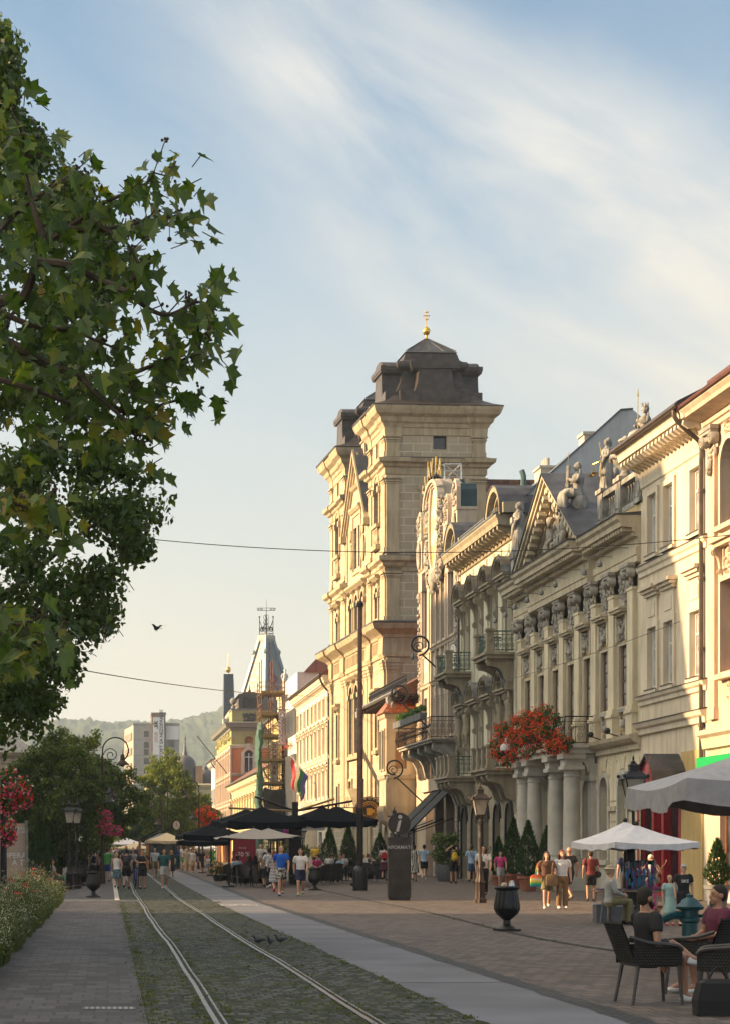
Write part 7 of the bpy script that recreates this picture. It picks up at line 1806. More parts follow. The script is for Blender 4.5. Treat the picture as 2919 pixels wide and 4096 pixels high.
def crown(clusters, size, per, rr, droop=.2):
 "leaf quads on the outside of many small clumps"
 g = G()
 for (c, r) in clusters:
  c = Vector(c)
  for _ in range(per):
   d = Vector((rr.gauss(0, 1), rr.gauss(0, 1), rr.gauss(0, 1))).normalized(); k = rr.random()**.45
   p = c+Vector((d.x*r, d.y*r, d.z*r*.75))*k
   n = (d+Vector((rr.gauss(0, .7), rr.gauss(0, .7), rr.gauss(.3, .7)))).normalized(); b = n.orthogonal().normalized(); b.rotate(Matrix.Rotation(rr.uniform(0, 6.28), 3, n)); b.z -= droop; e = n.cross(b); s = size*rr.uniform(.65, 1.35)
   g.face(p-b*s*.55, p+e*s*.38, p+b*s*.65, p-e*s*.38)
 return g
def limbs(base, tops, r, rr):
 g = G(); h = min(t_[2] for t_ in tops)*.55
 g.tube(curve_pts([(0, 0, -.1), (rr.uniform(-.1, .1), 0, h*.5), (0, 0, h), (0, 0, h*1.5)], 4), [r*1.25]+[lerp(r*1.1, r*.6, i/12) for i in range(12)], 9)
 for x, y, z in tops: g.tube(curve_pts([(0, 0, h*.9), (x*.35, y*.35, lerp(h, z, .45)), (x*.8, y*.8, z*.92), (x, y, z)], 4), [lerp(r*.5, .012, (i/12)**.7) for i in range(13)], 6)
 return g
LIND = leafmat('linden leaves', [(0.017, 0.037, 0.010), (0.041, 0.071, 0.017), (0.068, 0.109, 0.024), (0.102, 0.145, 0.031), (0.187, 0.204, 0.037)], .3, .35, .5)
def linden():
 rr = random.Random(5); Y0 = 35.5; X0 = -4.4
 t = thing('linden_tree', 'huge dark linden filling the left side behind the plane branches', 'tree', (X0, Y0, 0))
 B = [(40, -30), (60, 5), (130, 38), (200, 28), (260, 40), (330, 100), (400, 185), (450, 215), (540, 262), (640, 285), (740, 200), (850, 205), (950, 285), (1000, 300), (1060, 322), (1110, 355), (1150, 352), (1190, 318), (1240, 330), (1275, 285), (1330, 255), (1400, 240), (1450, 232), (1490, 165), (1560, 148), (1600, 120), (1640, 30), (1670, -30)]
 def XB(y):
  for (a, xa), (b, xb) in zip(B, B[1:]):
   if a <= y <= b: return lerp(xa, xb, (y-a)/(b-a))
  return -60
 cl = []
 for _ in range(520):
  y = rr.uniform(60, 1650); xb = XB(y); w = rr.random()
  x = xb-18-(xb+60)*(w**1.6); k = min(1, max(0, (xb-x)/150))
  Y = Y0+rr.uniform(-3.4, 3.0)*(.35+.65*k)
  if mnoise.noise(Vector((x*.011, y*.011, 3))) > .24 and k > .12: continue
  p = dpx(x, y, Y); cl.append(((p.x-X0, p.y-Y0, p.z), rr.uniform(.26, .5)))
 for _ in range(130):
  a, q, z = rr.uniform(0, 6.28), rr.random()**.5, rr.uniform(4, 16); R_ = 4.6*sqrt(max(.05, 1-((z-9.5)/7.2)**2)); x = cos(a)*q*R_
  if x < 2.2: cl.append(((x, sin(a)*q*R_, z), rr.uniform(.5, .9)))
 crown(cl, .098, 105, rr, .35).build('crown', LIND, t)
 tops = [(3.4, .3, 9.5), (4.4, -.4, 7.6), (4.6, .5, 6.9), (3.0, 1, 12.0), (1.8, -1, 14.5), (3.9, .2, 5.9), (-2, 1, 12), (-3, -1, 9), (1, 2, 10), (0, -2.5, 8), (2.6, .2, 8.4)]
 limbs(None, tops, .34, rr).build('trunk', BARK, t)
 g = G()
 for _ in range(22):
  b = Vector(rr.choice(tops[:6])); b += Vector((rr.uniform(-.8, .1), rr.uniform(-.4, .4), rr.uniform(-1.2, .3))); e = b+Vector((rr.uniform(.05, .35), rr.uniform(-.3, .3), rr.uniform(-.5, .0))); g.tube([b, (b+e)/2+Vector((0, 0, .05)), e], .008, 3)
 struct(g.build('bare_twigs', BARK, t), 'stuff')
linden()
def park_tree(name, label, X, Y, zlo, zhi, rad, leaf, ncl, per, mat, seed, group=None, lean=0):
 rr = random.Random(seed); t = thing(name, label, 'tree', (X, Y, 0), 0, group); cl = []
 H = zhi-zlo
 for _ in range(ncl):
  d = Vector((rr.gauss(0, 1), rr.gauss(0, 1), rr.gauss(0, 1))).normalized(); k = .55+.45*rr.random()**.6
  w = 1+.28*mnoise.noise(d*1.9+Vector((seed, 0, 0)))
  z = (zlo+zhi)/2+d.z*H*.5*k*w; taper = 1.0 if d.z < .2 else 1-.35*(d.z-.2)
  cl.append(((d.x*rad*k*w*taper+lean*(z-zlo)/H, d.y*rad*k*w*taper, z), rad*rr.uniform(.13, .24)))
 crown(cl, leaf, per, rr).build('crown', mat, t)
 limbs(None, [(d_[0][0]*.7, d_[0][1]*.7, d_[0][2]) for d_ in rr.sample(cl, 7)], .05*rad+.06, rr).build('trunk', BARK, t)
 return t
GRN = leafmat('park tree leaves', [(0.021, 0.042, 0.012), (0.045, 0.075, 0.018), (0.075, 0.112, 0.024), (0.120, 0.150, 0.030), (0.180, 0.188, 0.045)], .3, .25, .6)
GRY = leafmat('yellow green tree leaves', [(0.045, 0.068, 0.015), (0.083, 0.112, 0.021), (0.128, 0.158, 0.030), (0.195, 0.210, 0.038), (0.255, 0.240, 0.045)], .35, .25, .6)  # lighter leaf copy, sunlight on the park trees put into its yellow-green
tl = 'trees of the middle park'
park_tree('park_tree', 'broad dark green tree behind the row of black lanterns', X_at(205, 92), 92, 1.9, 7.0, 2.5, .13, 230, 90, GRN, 3, tl)
park_tree('park_tree', 'round dark tree overhanging the strolling crowd by the scroll lamp', X_at(415, 112), 112, 2.3, 6.9, 2.25, .13, 230, 90, GRN, 4, tl)
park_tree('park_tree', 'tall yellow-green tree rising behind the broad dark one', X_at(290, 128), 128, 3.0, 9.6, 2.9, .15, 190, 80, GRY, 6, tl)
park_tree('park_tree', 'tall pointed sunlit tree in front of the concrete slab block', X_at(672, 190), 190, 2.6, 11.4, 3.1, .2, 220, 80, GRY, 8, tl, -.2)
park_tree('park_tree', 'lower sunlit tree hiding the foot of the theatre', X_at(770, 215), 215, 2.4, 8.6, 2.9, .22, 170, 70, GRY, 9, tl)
park_tree('park_tree', 'low dark tree under the concrete slab left of the pointed tree', X_at(590, 205), 205, 2.2, 6.9, 2.5, .22, 150, 70, GRN, 10, tl)
park_tree('park_tree', 'farthest dark tree above the beige pavilion roof', X_at(690, 275), 275, 2.2, 8.6, 6.0, .3, 200, 60, GRN, 12, tl)
park_tree('park_tree', 'dark tree closing the view above the far left crowd', X_at(520, 290), 290, 2.0, 7.4, 5.0, .3, 180, 60, GRN, 14, tl)
park_tree('park_tree', 'dense dark shade tree at the far left behind the opera poster', X_at(90, 98), 98, 1.4, 6.2, 2.3, .14, 150, 80, GRN, 15, tl)
park_tree('park_tree', 'bushy shade tree low behind the hanging baskets at the left', X_at(240, 104), 104, .8, 4.6, 2.6, .14, 170, 80, GRN, 16, tl)
# street trees beside the camera, left of the picture
for i, (x, y, h) in enumerate(((-9, 72, 8), (-10.5, 90, 9.5), (-11, 108, 9), (-10, 128, 7.5), (-11, 150, 7))): park_tree('park_tree', ('first', 'second', 'third', 'fourth', 'fifth')[i]+' of the park trees outside the left edge', x, y, 2.2, h, 3.0, .22, 90, 60, GRN, 30+i, tl)
# clipped conifers in pots
def thuja(label, X, Y, h, r, pot, seed, group, name='potted_conifer'):
 rr = random.Random(seed); t = thing(name, label, 'potted plant', (X, Y, zg(Y)), 0, group); z0 = pot[1]*.9 if pot else .05; g = G()
 for _ in range(int(2600*h/2.0)):
  k = rr.random(); z = z0+h*k; w = r*(min(1, k/.18)**.6)*(1-max(0, (k-.18)/.82)**1.5)*(1+.12*mnoise.noise(Vector((k*5, seed, rr.random()*2)))); a = rr.uniform(0, 6.28); q = w*(.72+.32*rr.random())
  p = Vector((cos(a)*q, sin(a)*q, z)); u = Vector((cos(a)*.35+rr.gauss(0, .3), sin(a)*.35+rr.gauss(0, .3), 1)).normalized(); s_ = u.cross(Vector((cos(a), sin(a), 0))).normalized(); s_.rotate(Matrix.Rotation(rr.uniform(-1.2, 1.2), 3, u)); m_ = .055*rr.uniform(.6, 1.4)
  g.face(p-s_*m_*.4, p+s_*m_*.4, p+u*m_*2.2)
 g.build('foliage', leafmat('conifer sprays', [(.010, .024, .007), (.022, .048, .010), (.035, .07, .014), (.05, .085, .018)], .12, .2, .7), t)
 g = G(); g.tube([(0, 0, 0), (0, 0, z0+h*.8)], [.04, .01], 5); g.build('stem', BARK, t)
 if pot:
  pr, ph, pm = pot; g = G(); g.lathe([(pr*.7, 0), (pr*.92, ph*.8), (pr*1.06, ph*.82), (pr*1.08, ph), (pr*.9, ph), (pr*.88, ph*.9), (0, ph*.9)], (0,0,0), 18); g.build('pot', pm, t, 40)
 return t
TERRA = plain('terracotta', (0.28, 0.105, 0.06), .8, var=.2, scale=4); GPOT = plain('grey planter', (0.14, 0.145, 0.15), .6, var=.15); BPOT = plain('dark planter', (0.03, 0.03, 0.032), .5)
gr_ = 'potted conifers by the palace'
for lab, x, yb, h, r, pt in (('smaller conifer in the shade left of the palace columns', 1993, 3546, 1.75, .36, (.36, .5, TERRA)), ('tallest dark conifer in a terracotta pot by the palace columns', 2051, 3554, 2.45, .5, (.42, .62, TERRA)), ('second tall conifer in a terracotta pot nearest the two smiling women', 2111, 3567, 2.25, .52, (.42, .62, TERRA)), ('conifer between the palace columns behind the smiling women', 2187, 3556, 2.1, .46, (.4, .6, TERRA))):
 X, Y = gp(x, yb); thuja(lab, X, Y, h, r, pt, int(x), gr_)
for lab, x, yb, h, r in (('left clipped conifer behind the cafe under the black parasol', 1318, 3508, 2.3, .55), ('right clipped conifer behind the cafe beside the tall pole', 1394, 3506, 2.4, .55)): X, Y = gp(x, yb); thuja(lab, X, Y, h, r, (.45, .6, BPOT), int(x), 'clipped conifers behind the cafe')
X, Y = gp(1518, 3518); thuja('round dark shrub in a fluted urn in front of the church corner', X, Y, 1.55, .48, (.42, 1.0, BPOT), 4, None)
X, Y = gp(2868, 3637); thuja('small pale conifer in a grey pot at the right shop window', X, Y, 1.35, .36, (.36, .7, GPOT), 5, None)
thuja('slim dark cypress behind the opera poster at the left', X_at(158, 78), 78, 3.0, .5, None, 9, None, 'cypress'); thuja('shorter dark cypress beside the black lanterns', X_at(196, 82), 82, 2.1, .45, None, 10, None, 'cypress')
def shrub(name, label, X, Y, clus, leaf, per, mat, pot, seed, cols=None):
 rr = random.Random(seed); t = thing(name, label, 'potted plant' if pot else 'shrub', (X, Y, zg(Y) if pot else 0)); crown(clus, leaf, per, rr).build('foliage', mat, t)
 if pot: pr, ph, pm = pot; g = G(); g.lathe([(pr*.75, 0), (pr*1.02, ph*.5), (pr*1.05, ph), (pr*.95, ph), (0, ph*.92)], (0,0,0), 20); g.build('pot', pm, t, 40)
 if cols:
  for nm, n in cols:
   g = G()
   for _ in range(n):
    c, r = rr.choice(clus); p = Vector(c)+Vector((rr.gauss(0, 1), rr.gauss(0, 1)-.4, rr.gauss(0, 1))).normalized()*r
    for _k in range(3): leaf_quad(g, p, leaf*.8, rr)
   g.build('blossoms', MATS[nm], t)
 return t
X, Y = gp(1787, 3527); shrub('potted_shrub', 'big leafy shrub in a wide grey planter by the art nouveau house', X, Y, [((R.uniform(-.6, .6), R.uniform(-.4, .4), R.uniform(.9, 2.3)), .34) for _ in range(26)], .12, 60, GRN, (.62, .85, GPOT), 3)
for lab, x, y, r in (('orange-red flower ball hanging on the far scroll lamp', 834, 3279, .85), ): t = shrub('hanging_basket', lab, X_at(x, 149), 148.6, [((R.gauss(0, .3), R.gauss(0, .3), z_at(y, 148.6)+R.gauss(0, .35)), .38) for _ in range(12)], .12, 50, MATS['geranium leaves'], None, 4, (('geranium orange', 330), ('geranium red', 160))); t['category'] = 'flower basket'
t = shrub('hanging_basket', 'bright pink flower ball hanging on the left scroll lamp pole', X_at(428, 95), 94.6, [((R.gauss(0, .2), R.gauss(0, .2), z_at(3298, 94.6)+R.gauss(0, .26)), .26) for _ in range(12)], .085, 45, MATS['geranium leaves'], None, 5, (('petunia pink', 300), ('geranium pink', 110), ('geranium red', 30))); t['category'] = 'flower basket'
t = shrub('hanging_basket', 'large mixed pink and red flower basket at the left edge', X_at(62, 45), 45, [((R.gauss(0, .17), R.gauss(0, .16), z_at(3185, 45)+R.gauss(0, .22)), .2) for _ in range(14)]+[((R.gauss(-.12, .1), R.gauss(0, .1), z_at(3330, 45)+R.gauss(0, .14)), .18) for _ in range(8)], .06, 65, MATS['geranium leaves'], None, 6, (('geranium pink', 150), ('geranium red', 170), ('petunia pink', 120), ('petunia white', 70))); t['category'] = 'flower basket'
# geraniums on the palace balcony
f = PAL; rr = random.Random(8); t = thing('balcony_flowers', 'mass of red geraniums spilling over the palace balcony', 'flowers', f.o, f.rz)
cl = []
for _ in range(120):
 u = rr.uniform(7.0, 17.0); cl.append(((u, 1.45+rr.gauss(.1, .18), 6.75+max(-.8, min(.95, rr.gauss(.15, .5)))-.25*(u > 14)), .28))
for _ in range(34): cl.append(((rr.uniform(5.4, 7.8), 1.4+rr.gauss(0, .15), 6.15+rr.gauss(0, .2)), .22))
crown(cl, .10, 60, rr).build('leaves', MATS['geranium leaves'], t)
g, g2 = G(), G()
for _ in range(1900):
 c, r = rr.choice(cl); p = Vector(c)+Vector((rr.gauss(-.3, 1), abs(rr.gauss(.2, 1)), rr.gauss(.1, 1))).normalized()*r*rr.uniform(.8, 1.3)
 for _k in range(4): leaf_quad(g if rr.random() < .5 else g2, p+Vector((rr.gauss(0, .03), rr.gauss(0, .03), rr.gauss(0, .03))), .065, rr)
g.build('blossoms', MATS['geranium red'], t); g2.build('blossoms', MATS['geranium orange'], t)
# flower bed with grasses at the lower left
def bed():
 rr = random.Random(17); g, gf, gl = G(), {n: G() for n in ('flower white', 'geranium red', 'flower blue')}, G()
 for _ in range(10500):
  Y = 23.5*(66/23.5)**rr.random(); X = -1.5-(rr.random()**1.4)*min(4.2, Y*.066)+.16*mnoise.noise(Vector((Y*.5, 0, 0))); h = rr.uniform(.6, 1.15)*(.55+.45*min(1, (-1.3-X)/.5))*(1+.3*mnoise.noise(Vector((X, Y*.4, 5))))
  a = rr.uniform(0, 6.28); l = rr.uniform(.1, .35); w = rr.uniform(.004, .008); p = Vector((X, Y, 0)); q = Vector((X+cos(a)*l*.3, Y+sin(a)*l*.3, h*.6)); e = Vector((X+cos(a)*l, Y+sin(a)*l, h)); s = Vector((w, 0, 0))
  g.face(p-s, p+s, q+s*.8, q-s*.8); g.face(q-s*.8, q+s*.8, e)
  for _k in range(2): leaf_quad(gl, p.lerp(e, rr.uniform(.15, .85)), rr.uniform(.03, .06), rr)
  if rr.random() < .5:
   n = 'flower white'
   if X < -1.75 and rr.random() < .035: n = 'geranium red' if Y > 33 else 'flower blue'
   for _k in range(3): leaf_quad(gf[n], e+Vector((rr.gauss(0, .025), rr.gauss(0, .025), rr.gauss(-.02, .03))), .016 if 'white' in n else .05, rr)
 o = struct(g.build('flower_bed_grass', leafmat('bed grass', [(.03, .05, .012), (.06, .08, .025), (.11, .115, .05), (.17, .16, .09)], .3)), 'stuff')
 struct(gl.build('flower_bed_leaves', leafmat('bed leaves', [(.02, .04, .01), (.045, .075, .016), (.075, .10, .03)], .3)), 'stuff')
 for n, q in gf.items(): struct(q.build('flower_bed_blossoms', MATS[n]), 'stuff')
bed()
# ================================================================== street furniture
CASTI = plain('black cast iron', (0.014, 0.014, 0.015), .38, .3, var=.2, scale=8); RUST = plain('brown cast iron', (0.055, 0.038, 0.03), .5, .4, var=.3, scale=6)
LGL = glassy('lantern glass', (.30, .27, .22), .15)
def at(x, y): X, Y = gp(x, y); return (X, Y, zg(Y))
def lantern(name, label, loc, H, group=None, m=CASTI):
 t = thing(name, label, 'street lamp', loc, 0, group); k = H/3.9
 g = G(); g.lathe([(q*k*.66, z*k) for q, z in ((.30, 0), (.30, .12), (.24, .16), (.22, .62), (.26, .68), (.17, .8), (.14, 1.1), (.16, 1.14), (.085, 1.25), (.07, 2.1), (.10, 2.16), (.06, 2.22), (.055, 2.62), (.11, 2.7), (.05, 2.78), (.09, 2.86), (.15, 2.9))], (0,0,0), 20, .07, 10); g.build('post', m, t, 40)
 g = G(); S = lambda r, z: [(x*r*k, y*r*k, z*k) for x, y in ((-1,-1),(1,-1),(1,1),(-1,1))]
 g.rings([S(.13, 2.92), S(.225, 3.4)]); gl = g.build('lantern_glass', LGL, t)
 g = G(); a, b = S(.135, 2.9), S(.235, 3.42)
 for i in range(4): j = (i+1) % 4; g.tube([a[i], b[i]], .018*k, 4); g.tube([b[i], b[j]], .022*k, 4); g.tube([a[i], a[j]], .02*k, 4)
 g.rings([S(.30, 3.41), S(.29, 3.46), S(.14, 3.6), S(.10, 3.62), S(.10, 3.72), S(.13, 3.74), S(.06, 3.8)]); g.lathe([(.05*k, 3.78*k), (.07*k, 3.83*k), (.02*k, 3.87*k), (.03*k, 3.92*k), (0, 4.02*k)], (0,0,0), 8)
 for p in S(.29, 3.46): g.ell((p[0], p[1], p[2]+.02), .05*k, 6, 4)
 for sx, sy in ((-1, 0), (1, 0), (0, -1), (0, 1)): g.tube(curve_pts([(sx*.04*k, sy*.04*k, 2.6*k), (sx*.17*k, sy*.17*k, 2.72*k), (sx*.13*k, sy*.13*k, 2.92*k)], 4), .014*k, 4)
 g.build('lantern_frame', m, t); return t
gl_ = 'row of black lanterns at the left'
for i, (x, yt, w) in enumerate(((278, 3204, 'nearest and tallest lantern of the row at the left edge'), (308, 3208, 'second black lantern of the left row, just behind the nearest'), (345, 3238, 'middle black lantern of the left row'), (365, 3250, 'thin fourth lantern of the left row by the scroll lamp'), (388, 3268, 'farthest lantern of the left row, beside pink flowers'))):
 Y = F*2.24/(YH-yt); p = (X_at(x, Y), Y, zg(Y))
 if i == 0: l0 = lantern('street_lamp', w, p, 3.86-zg(Y), gl_)
 else: dup(l0, w, p)
lantern('street_lamp', 'brown lantern post beside the palace conifers and urn', at(1919, 3613), 3.85, None, RUST)
Y = 50.0; lantern('street_lamp', 'black lantern behind the white market parasol', (X_at(2532, Y), Y, 0), 4.0)
Y = 100.0; lantern('street_lamp', 'black lantern behind the information pillar', (X_at(1576, Y), Y, zg(Y)), 3.7)
Y = 120.0; lantern('street_lamp', 'far small lantern under the black parasols', (X_at(1212, Y), Y, zg(Y)), 3.0)
def scroll_lamp(label, X, Y, H, s, group, k=1.0):
 t = thing('scroll_lamp', label, 'street lamp', (X, Y, zg(Y)), 0, group, (s, 1, 1)); H -= zg(Y)
 g = G(); g.lathe([(.16, 0), (.14, .9), (.08, 1.1), (.07, 3), (.06, H-2.2), (.05, H-.9)], (0,0,0), 10); g.lathe([(.11, 0), (.11, .12)], (0, 0, H*.62), 8); g.build('pole', RUST, t, 40)
 g = G(); R_ = .62*k; c = (R_+.02, 0, H-R_); g.tube([(0, 0, H-R_-.6)]+[(c[0]+R_*cos(pi-a), 0, c[2]+R_*sin(pi-a)) for a in [i*.22 for i in range(19)]], .035, 6)
 g.tube(spiral((.42, 0, H-.85), .36, .07, pi, -1.6, (1,0,0), (0,0,1), 22), .022, 5); g.tube(spiral((-.14, 0, H-1.0), .13, .03, 0, 1.3, (1,0,0), (0,0,1), 12), .02, 4)
 g.tube(spiral((.5, 0, H-2.1), .38, .3, pi, -.62, (1,0,0), (0,0,1), 14), .025, 5); g.build('scroll_arm', RUST, t)
 for x, z in ((c[0]+R_*.55, H-1.22), (.42, H-2.75)):
  g = G(); g.lathe([(.05, .42), (.1, .36), (.12, .12), (.32, -.06), (.33, -.1), (.12, -.08), (.1, -.16), (0, -.2)], (x, 0, z), 14); g.tube([(x, 0, z+.4), (x, 0, z+.62)], .02, 4); g.build('lamp_shade', RUST, t, 40)
 return t
sg = 'scroll-arm street lamps'
s0 = scroll_lamp('tall scroll lamp with speakers and pink flowers at the left', X_at(409, 95), 95, 7.2, 1, sg)
g = G()
for x, z in ((-.35, 4.6), (.2, 4.55), (.3, 4.1)): g.box(x-.2, x+.2, -.25, .1, z-.17, z+.17); g.tube([(x, 0, z), (0, 0, z-.2)], .03, 4)
g.build('loudspeaker', GUTTER, s0)
scroll_lamp('thin far scroll lamp in front of the pointed tree', X_at(650, 172), 172, 7.0, -1, sg); scroll_lamp('far scroll lamp left of the orange corner house', X_at(797, 148), 148, 7.1, -1, sg)
Y = 45.0; t = thing('flower_post', 'dark post carrying the big flower basket at the left edge', 'post', (X_at(14, Y), Y, 0)); g = G(); g.lathe([(.16, 0), (.16, .5), (.09, .6), (.07, 2), (.06, 3.3)], (0,0,0), 10); g.tube([(0, 0, 3.2), (.3, 0, 3.4), (.3, 0, 3.1)], .02, 4); g.build('pole', CASTI, t)
# flute urn bins
def urn_bin():
 t = thing('urn_bin', 'black fluted urn bin alone in the right foreground, with litter on top', 'litter bin', at(2026, 3725), .3, 'black fluted urn bins', (.77, .77, 1))
 g = G(); g.box(-.27, .27, -.27, .27, 0, .045); g.lathe([(.24, .045), (.2, .09), (.11, .14), (.09, .22), (.16, .27), (.29, .36), (.345, .46), (.34, .56), (.30, .72), (.275, .84)], (0,0,0), 64, .022, 22); g.lathe([(.275, .84), (.33, .87), (.35, .9), (.33, .93), (.27, .93), (.26, .88), (0, .86)], (0,0,0), 40); g.build('urn_body', CASTI, t, 30); return t
ub = urn_bin()
for x, y, l in ((374, 3591, 'black fluted urn bin beside the mossy tracks at the left'), (331, 3545, 'half-hidden black fluted urn bin behind the left lantern'), (1259, 3562, 'black fluted urn bin in front of the cafe chairs')): dup(ub, l, at(x, y))
t = thing('litter', 'crumpled paper and bottles heaped in the right urn bin', 'litter', tuple(Vector(at(2026, 3725))+Vector((0, 0, .9)))); R.seed(4)
for nm, m, n in (('paper', plain('crumpled paper', (.5, .42, .3), .9), 4), ('wrapper', plain('pale wrapper', (.5, .55, .6), .5), 3)):
 g = G(); [g.ell((R.uniform(-.14, .14), R.uniform(-.14, .14), R.uniform(0, .1)), (.06, .05, .07), 6, 4, None, .6, i) for i in range(n)]; g.build(nm, m, t)
# information pillar
t = thing('info_pillar', 'dark metal information pillar with a round i disc', 'sign', at(1595, 3602), -.06); KD = plain('dark rusty steel', (0.040, 0.035, 0.032), .6, .3, var=.3, scale=3); PW_ = plain('pale sign letters', (.42, .42, .43), .6)
g = G(); g.box(-.39, .39, -.2, .2, .08, 2.16); g.box(-.36, .36, -.17, .17, 0, .08); g.build('plinth', KD, t)
g = G(); g.tube([(-.02, 0, 2.16), (-.02, 0, 2.4)], .05, 6); g.rings([[(.0+.385*cos(2*pi*k/36), y, 2.62+.385*sin(2*pi*k/36)) for k in range(36)] for y in (.12, -.12)]); d = g.build('disc', KD, t)
g = G(); g.raw([(.02+.07*cos(2*pi*k/14), -.126, 2.86+.07*sin(2*pi*k/14)) for k in range(14)], [tuple(range(14))]); g.face((-.03, -.126, 2.72), (.07, -.126, 2.76), (-.02, -.126, 2.36), (-.12, -.126, 2.36)); g.ell((-.14, -.125, 2.31), (.035, .01, .035), 10, 4); g.build('letter_i', PW_, d)
Mf = lambda x, y, z: Matrix.Translation((x, y, z)) @ Matrix.Rotation(pi/2, 4, 'X')
put_text(t, 'pillar_letters', 'NFORMATI', .12, PW_, Mf(0, -.205, 1.76), t, .003, .002)
# tall thin pole
t = thing('tall_pole', 'very tall slim rusty-brown pole with a black foot', 'pole', at(1440, 3563)); Z = 12.0
g = G(); g.lathe([(.30, 0), (.30, .75), (.24, .95), (.15, 1.02)], (0,0,0), 12); g.build('black_foot', CASTI, t, 40); g = G(); g.lathe([(.13, 1.0), (.125, 3.4)], (0,0,0), 12); g.build('black_sleeve', CASTI, t, 40)
g = G(); g.lathe([(.125, 3.4), (.118, 6.2), (.10, 6.25), (.088, Z-.25)], (0,0,0), 12); g.build('shaft', plain('rust brown pole paint', (0.14, 0.07, 0.05), .5, var=.25), t, 40); g = G(); g.lathe([(.14, Z-.26), (.15, Z-.1), (.06, Z)], (0,0,0), 10); g.tube([(-.4, 0, .25), (-.1, 0, .25)], .06, 6); g.build('cap', CASTI, t)
# parasols: canopy with sagging panels, valance, ribs
def canopy(t, hx, hy, ze, zt, m, val=.28, wav=.03, wn=3, peak=(0, 0)):
 g = G(); n = 8; rows = []
 def edge(s):
  q = s*4; i = int(q) % 4; u = q-int(q); c = [(-hx, -hy), (hx, -hy), (hx, hy), (-hx, hy)]; a, b = c[i], c[(i+1) % 4]; return (lerp(a[0], b[0], u), lerp(a[1], b[1], u), u)
 N_ = 48; E = [edge(k/N_) for k in range(N_)]
 for r in range(n+1):
  k = 1-r/n*.995
  rows.append([(lerp(peak[0], e[0], k), lerp(peak[1], e[1], k), lerp(zt, ze, k)-.10*(hx*.5)*sin(pi*e[2])*k*k-.05*sin(pi*k)) for e in E])
 if val: rows.insert(0, [(e[0]*1.005, e[1]*1.005, rows[0][i][2]-val*(.86+.14*sin(e[2]*pi*2*wn))) for i, e in enumerate(rows[0:1] and E)]); rows[0] = [(p[0]+wav*sin(i*1.9), p[1]+wav*cos(i*2.3), p[2]) for i, p in enumerate(rows[0])]
 g.rings(rows, False); g.build('canopy', m, t, 35)
 g = G()
 for sx, sy in ((-1,-1),(1,-1),(1,1),(-1,1)): g.tube([(sx*hx*.98, sy*hy*.98, ze-.12), (peak[0], peak[1], zt-.16)], .02, 4); g.tube([(sx*hx*.5, sy*hy*.5, lerp(ze, zt, .5)-.16), (peak[0], peak[1], ze-.05)], .016, 4)
 g.ell((peak[0], peak[1], zt+.03), .06, 6, 4); g.build('ribs', IRON, t)
BK = plain('black parasol cloth', (0.006, 0.007, 0.010), .85, var=.2, spec=.08); TN = plain('taupe parasol cloth', (0.30, 0.27, 0.24), .8, var=.08); WHC = plain('white parasol cloth', (0.60, 0.58, 0.60), .8, var=.06); BEI = plain('beige canopy cloth', (0.52, 0.42, 0.27), .8, var=.08); GRC = plain('grey awning cloth', (0.33, 0.32, 0.335), .75, var=.1, bmp=.15)
def parasol(label, x, Y, hx, hy, ze, zt, m, rz=0, post=True, val=.28, side=0):
 t = thing('parasol', label, 'parasol', (X_at(x, Y), Y, zg(Y)), rz); d = zg(Y); canopy(t, hx, hy, ze-d, zt-d, m, val)
 if post: g = G(); g.tube([(side, 0, 0), (side, 0, zt-d-.05)], .045, 8); g.lathe([(.3, 0), (.28, .06), (.06, .1)], (side, 0, 0), 10); g.build('pole', IRON, t)
 return t
parasol('big black cafe parasol on the left of the mast', 1048, 94, 1.85, 1.7, 3.15, 3.85, BK, .08, False, .34); parasol('big black cafe parasol on the right of the mast', 1345, 97, 1.85, 1.7, 3.25, 3.95, BK, -.05, False, .3)
parasol('black parasol partly hidden behind the left black one', 985, 99, 1.5, 1.6, 3.3, 3.85, BK, .1, False, .3); parasol('black parasol partly hidden behind the right black one', 1290, 102, 1.5, 1.6, 3.5, 4.05, BK, 0, False, .3)
parasol('taupe parasol below the black ones', 1015, 88, 1.65, 1.5, 2.33, 2.75, TN, .05, True, 0, -1.1); parasol('second taupe parasol catching the sun behind the first', 1075, 92, 1.5, 1.4, 2.42, 2.8, TN, -.1, True, 0, .4)
parasol('dark parasol at the far end of the cafe', 845, 118, 1.9, 1.8, 2.75, 3.4, BK, .1, True, .3); parasol('dark parasol beyond the cafe by the pavilion', 812, 130, 1.7, 1.7, 2.45, 2.95, BK, 0, True, .3)
parasol('small white parasol far down the street', 508, 170, 1.5, 1.5, 2.5, 3.0, WHC, 0, True, .1); parasol('small pale canopy beside the far white parasol', 537, 160, 1.6, 1.5, 2.1, 2.5, BEI, 0, True, .1); parasol('tiny white parasol beyond the dark ones', 815, 165, 1.1, 1.1, 2.1, 2.5, WHC, 0, True, .1)
t = thing('parasol_mast', 'black steel mast with slanting arms between the cafe parasols', 'mast', (X_at(1181, 95.5), 95.5, zg(95)))
g = G(); g.box(-.3, .3, -.2, .2, 0, 3.3); g.box(-.14, .14, -.14, .14, 3.3, 3.95); g.build('mast', IRON, t)
for i, (x, z) in enumerate(((-3.2, 3.75), (-1.9, 4.3), (1.9, 4.2), (2.8, 4.1))): g = G(); g.tube([(0, 0, 3.5), (x, .3*(i % 2), z-.1)], .055, 5); g.build('arm', IRON if i % 2 else plain('tan tube', (.3, .2, .09), .6), t)
t = thing('pavilion', 'beige cloth pavilion on wooden posts in the middle distance', 'pavilion', (X_at(668, 140), 140, zg(140))); canopy(t, 1.45, 1.6, 2.15, 2.7, BEI, .22)
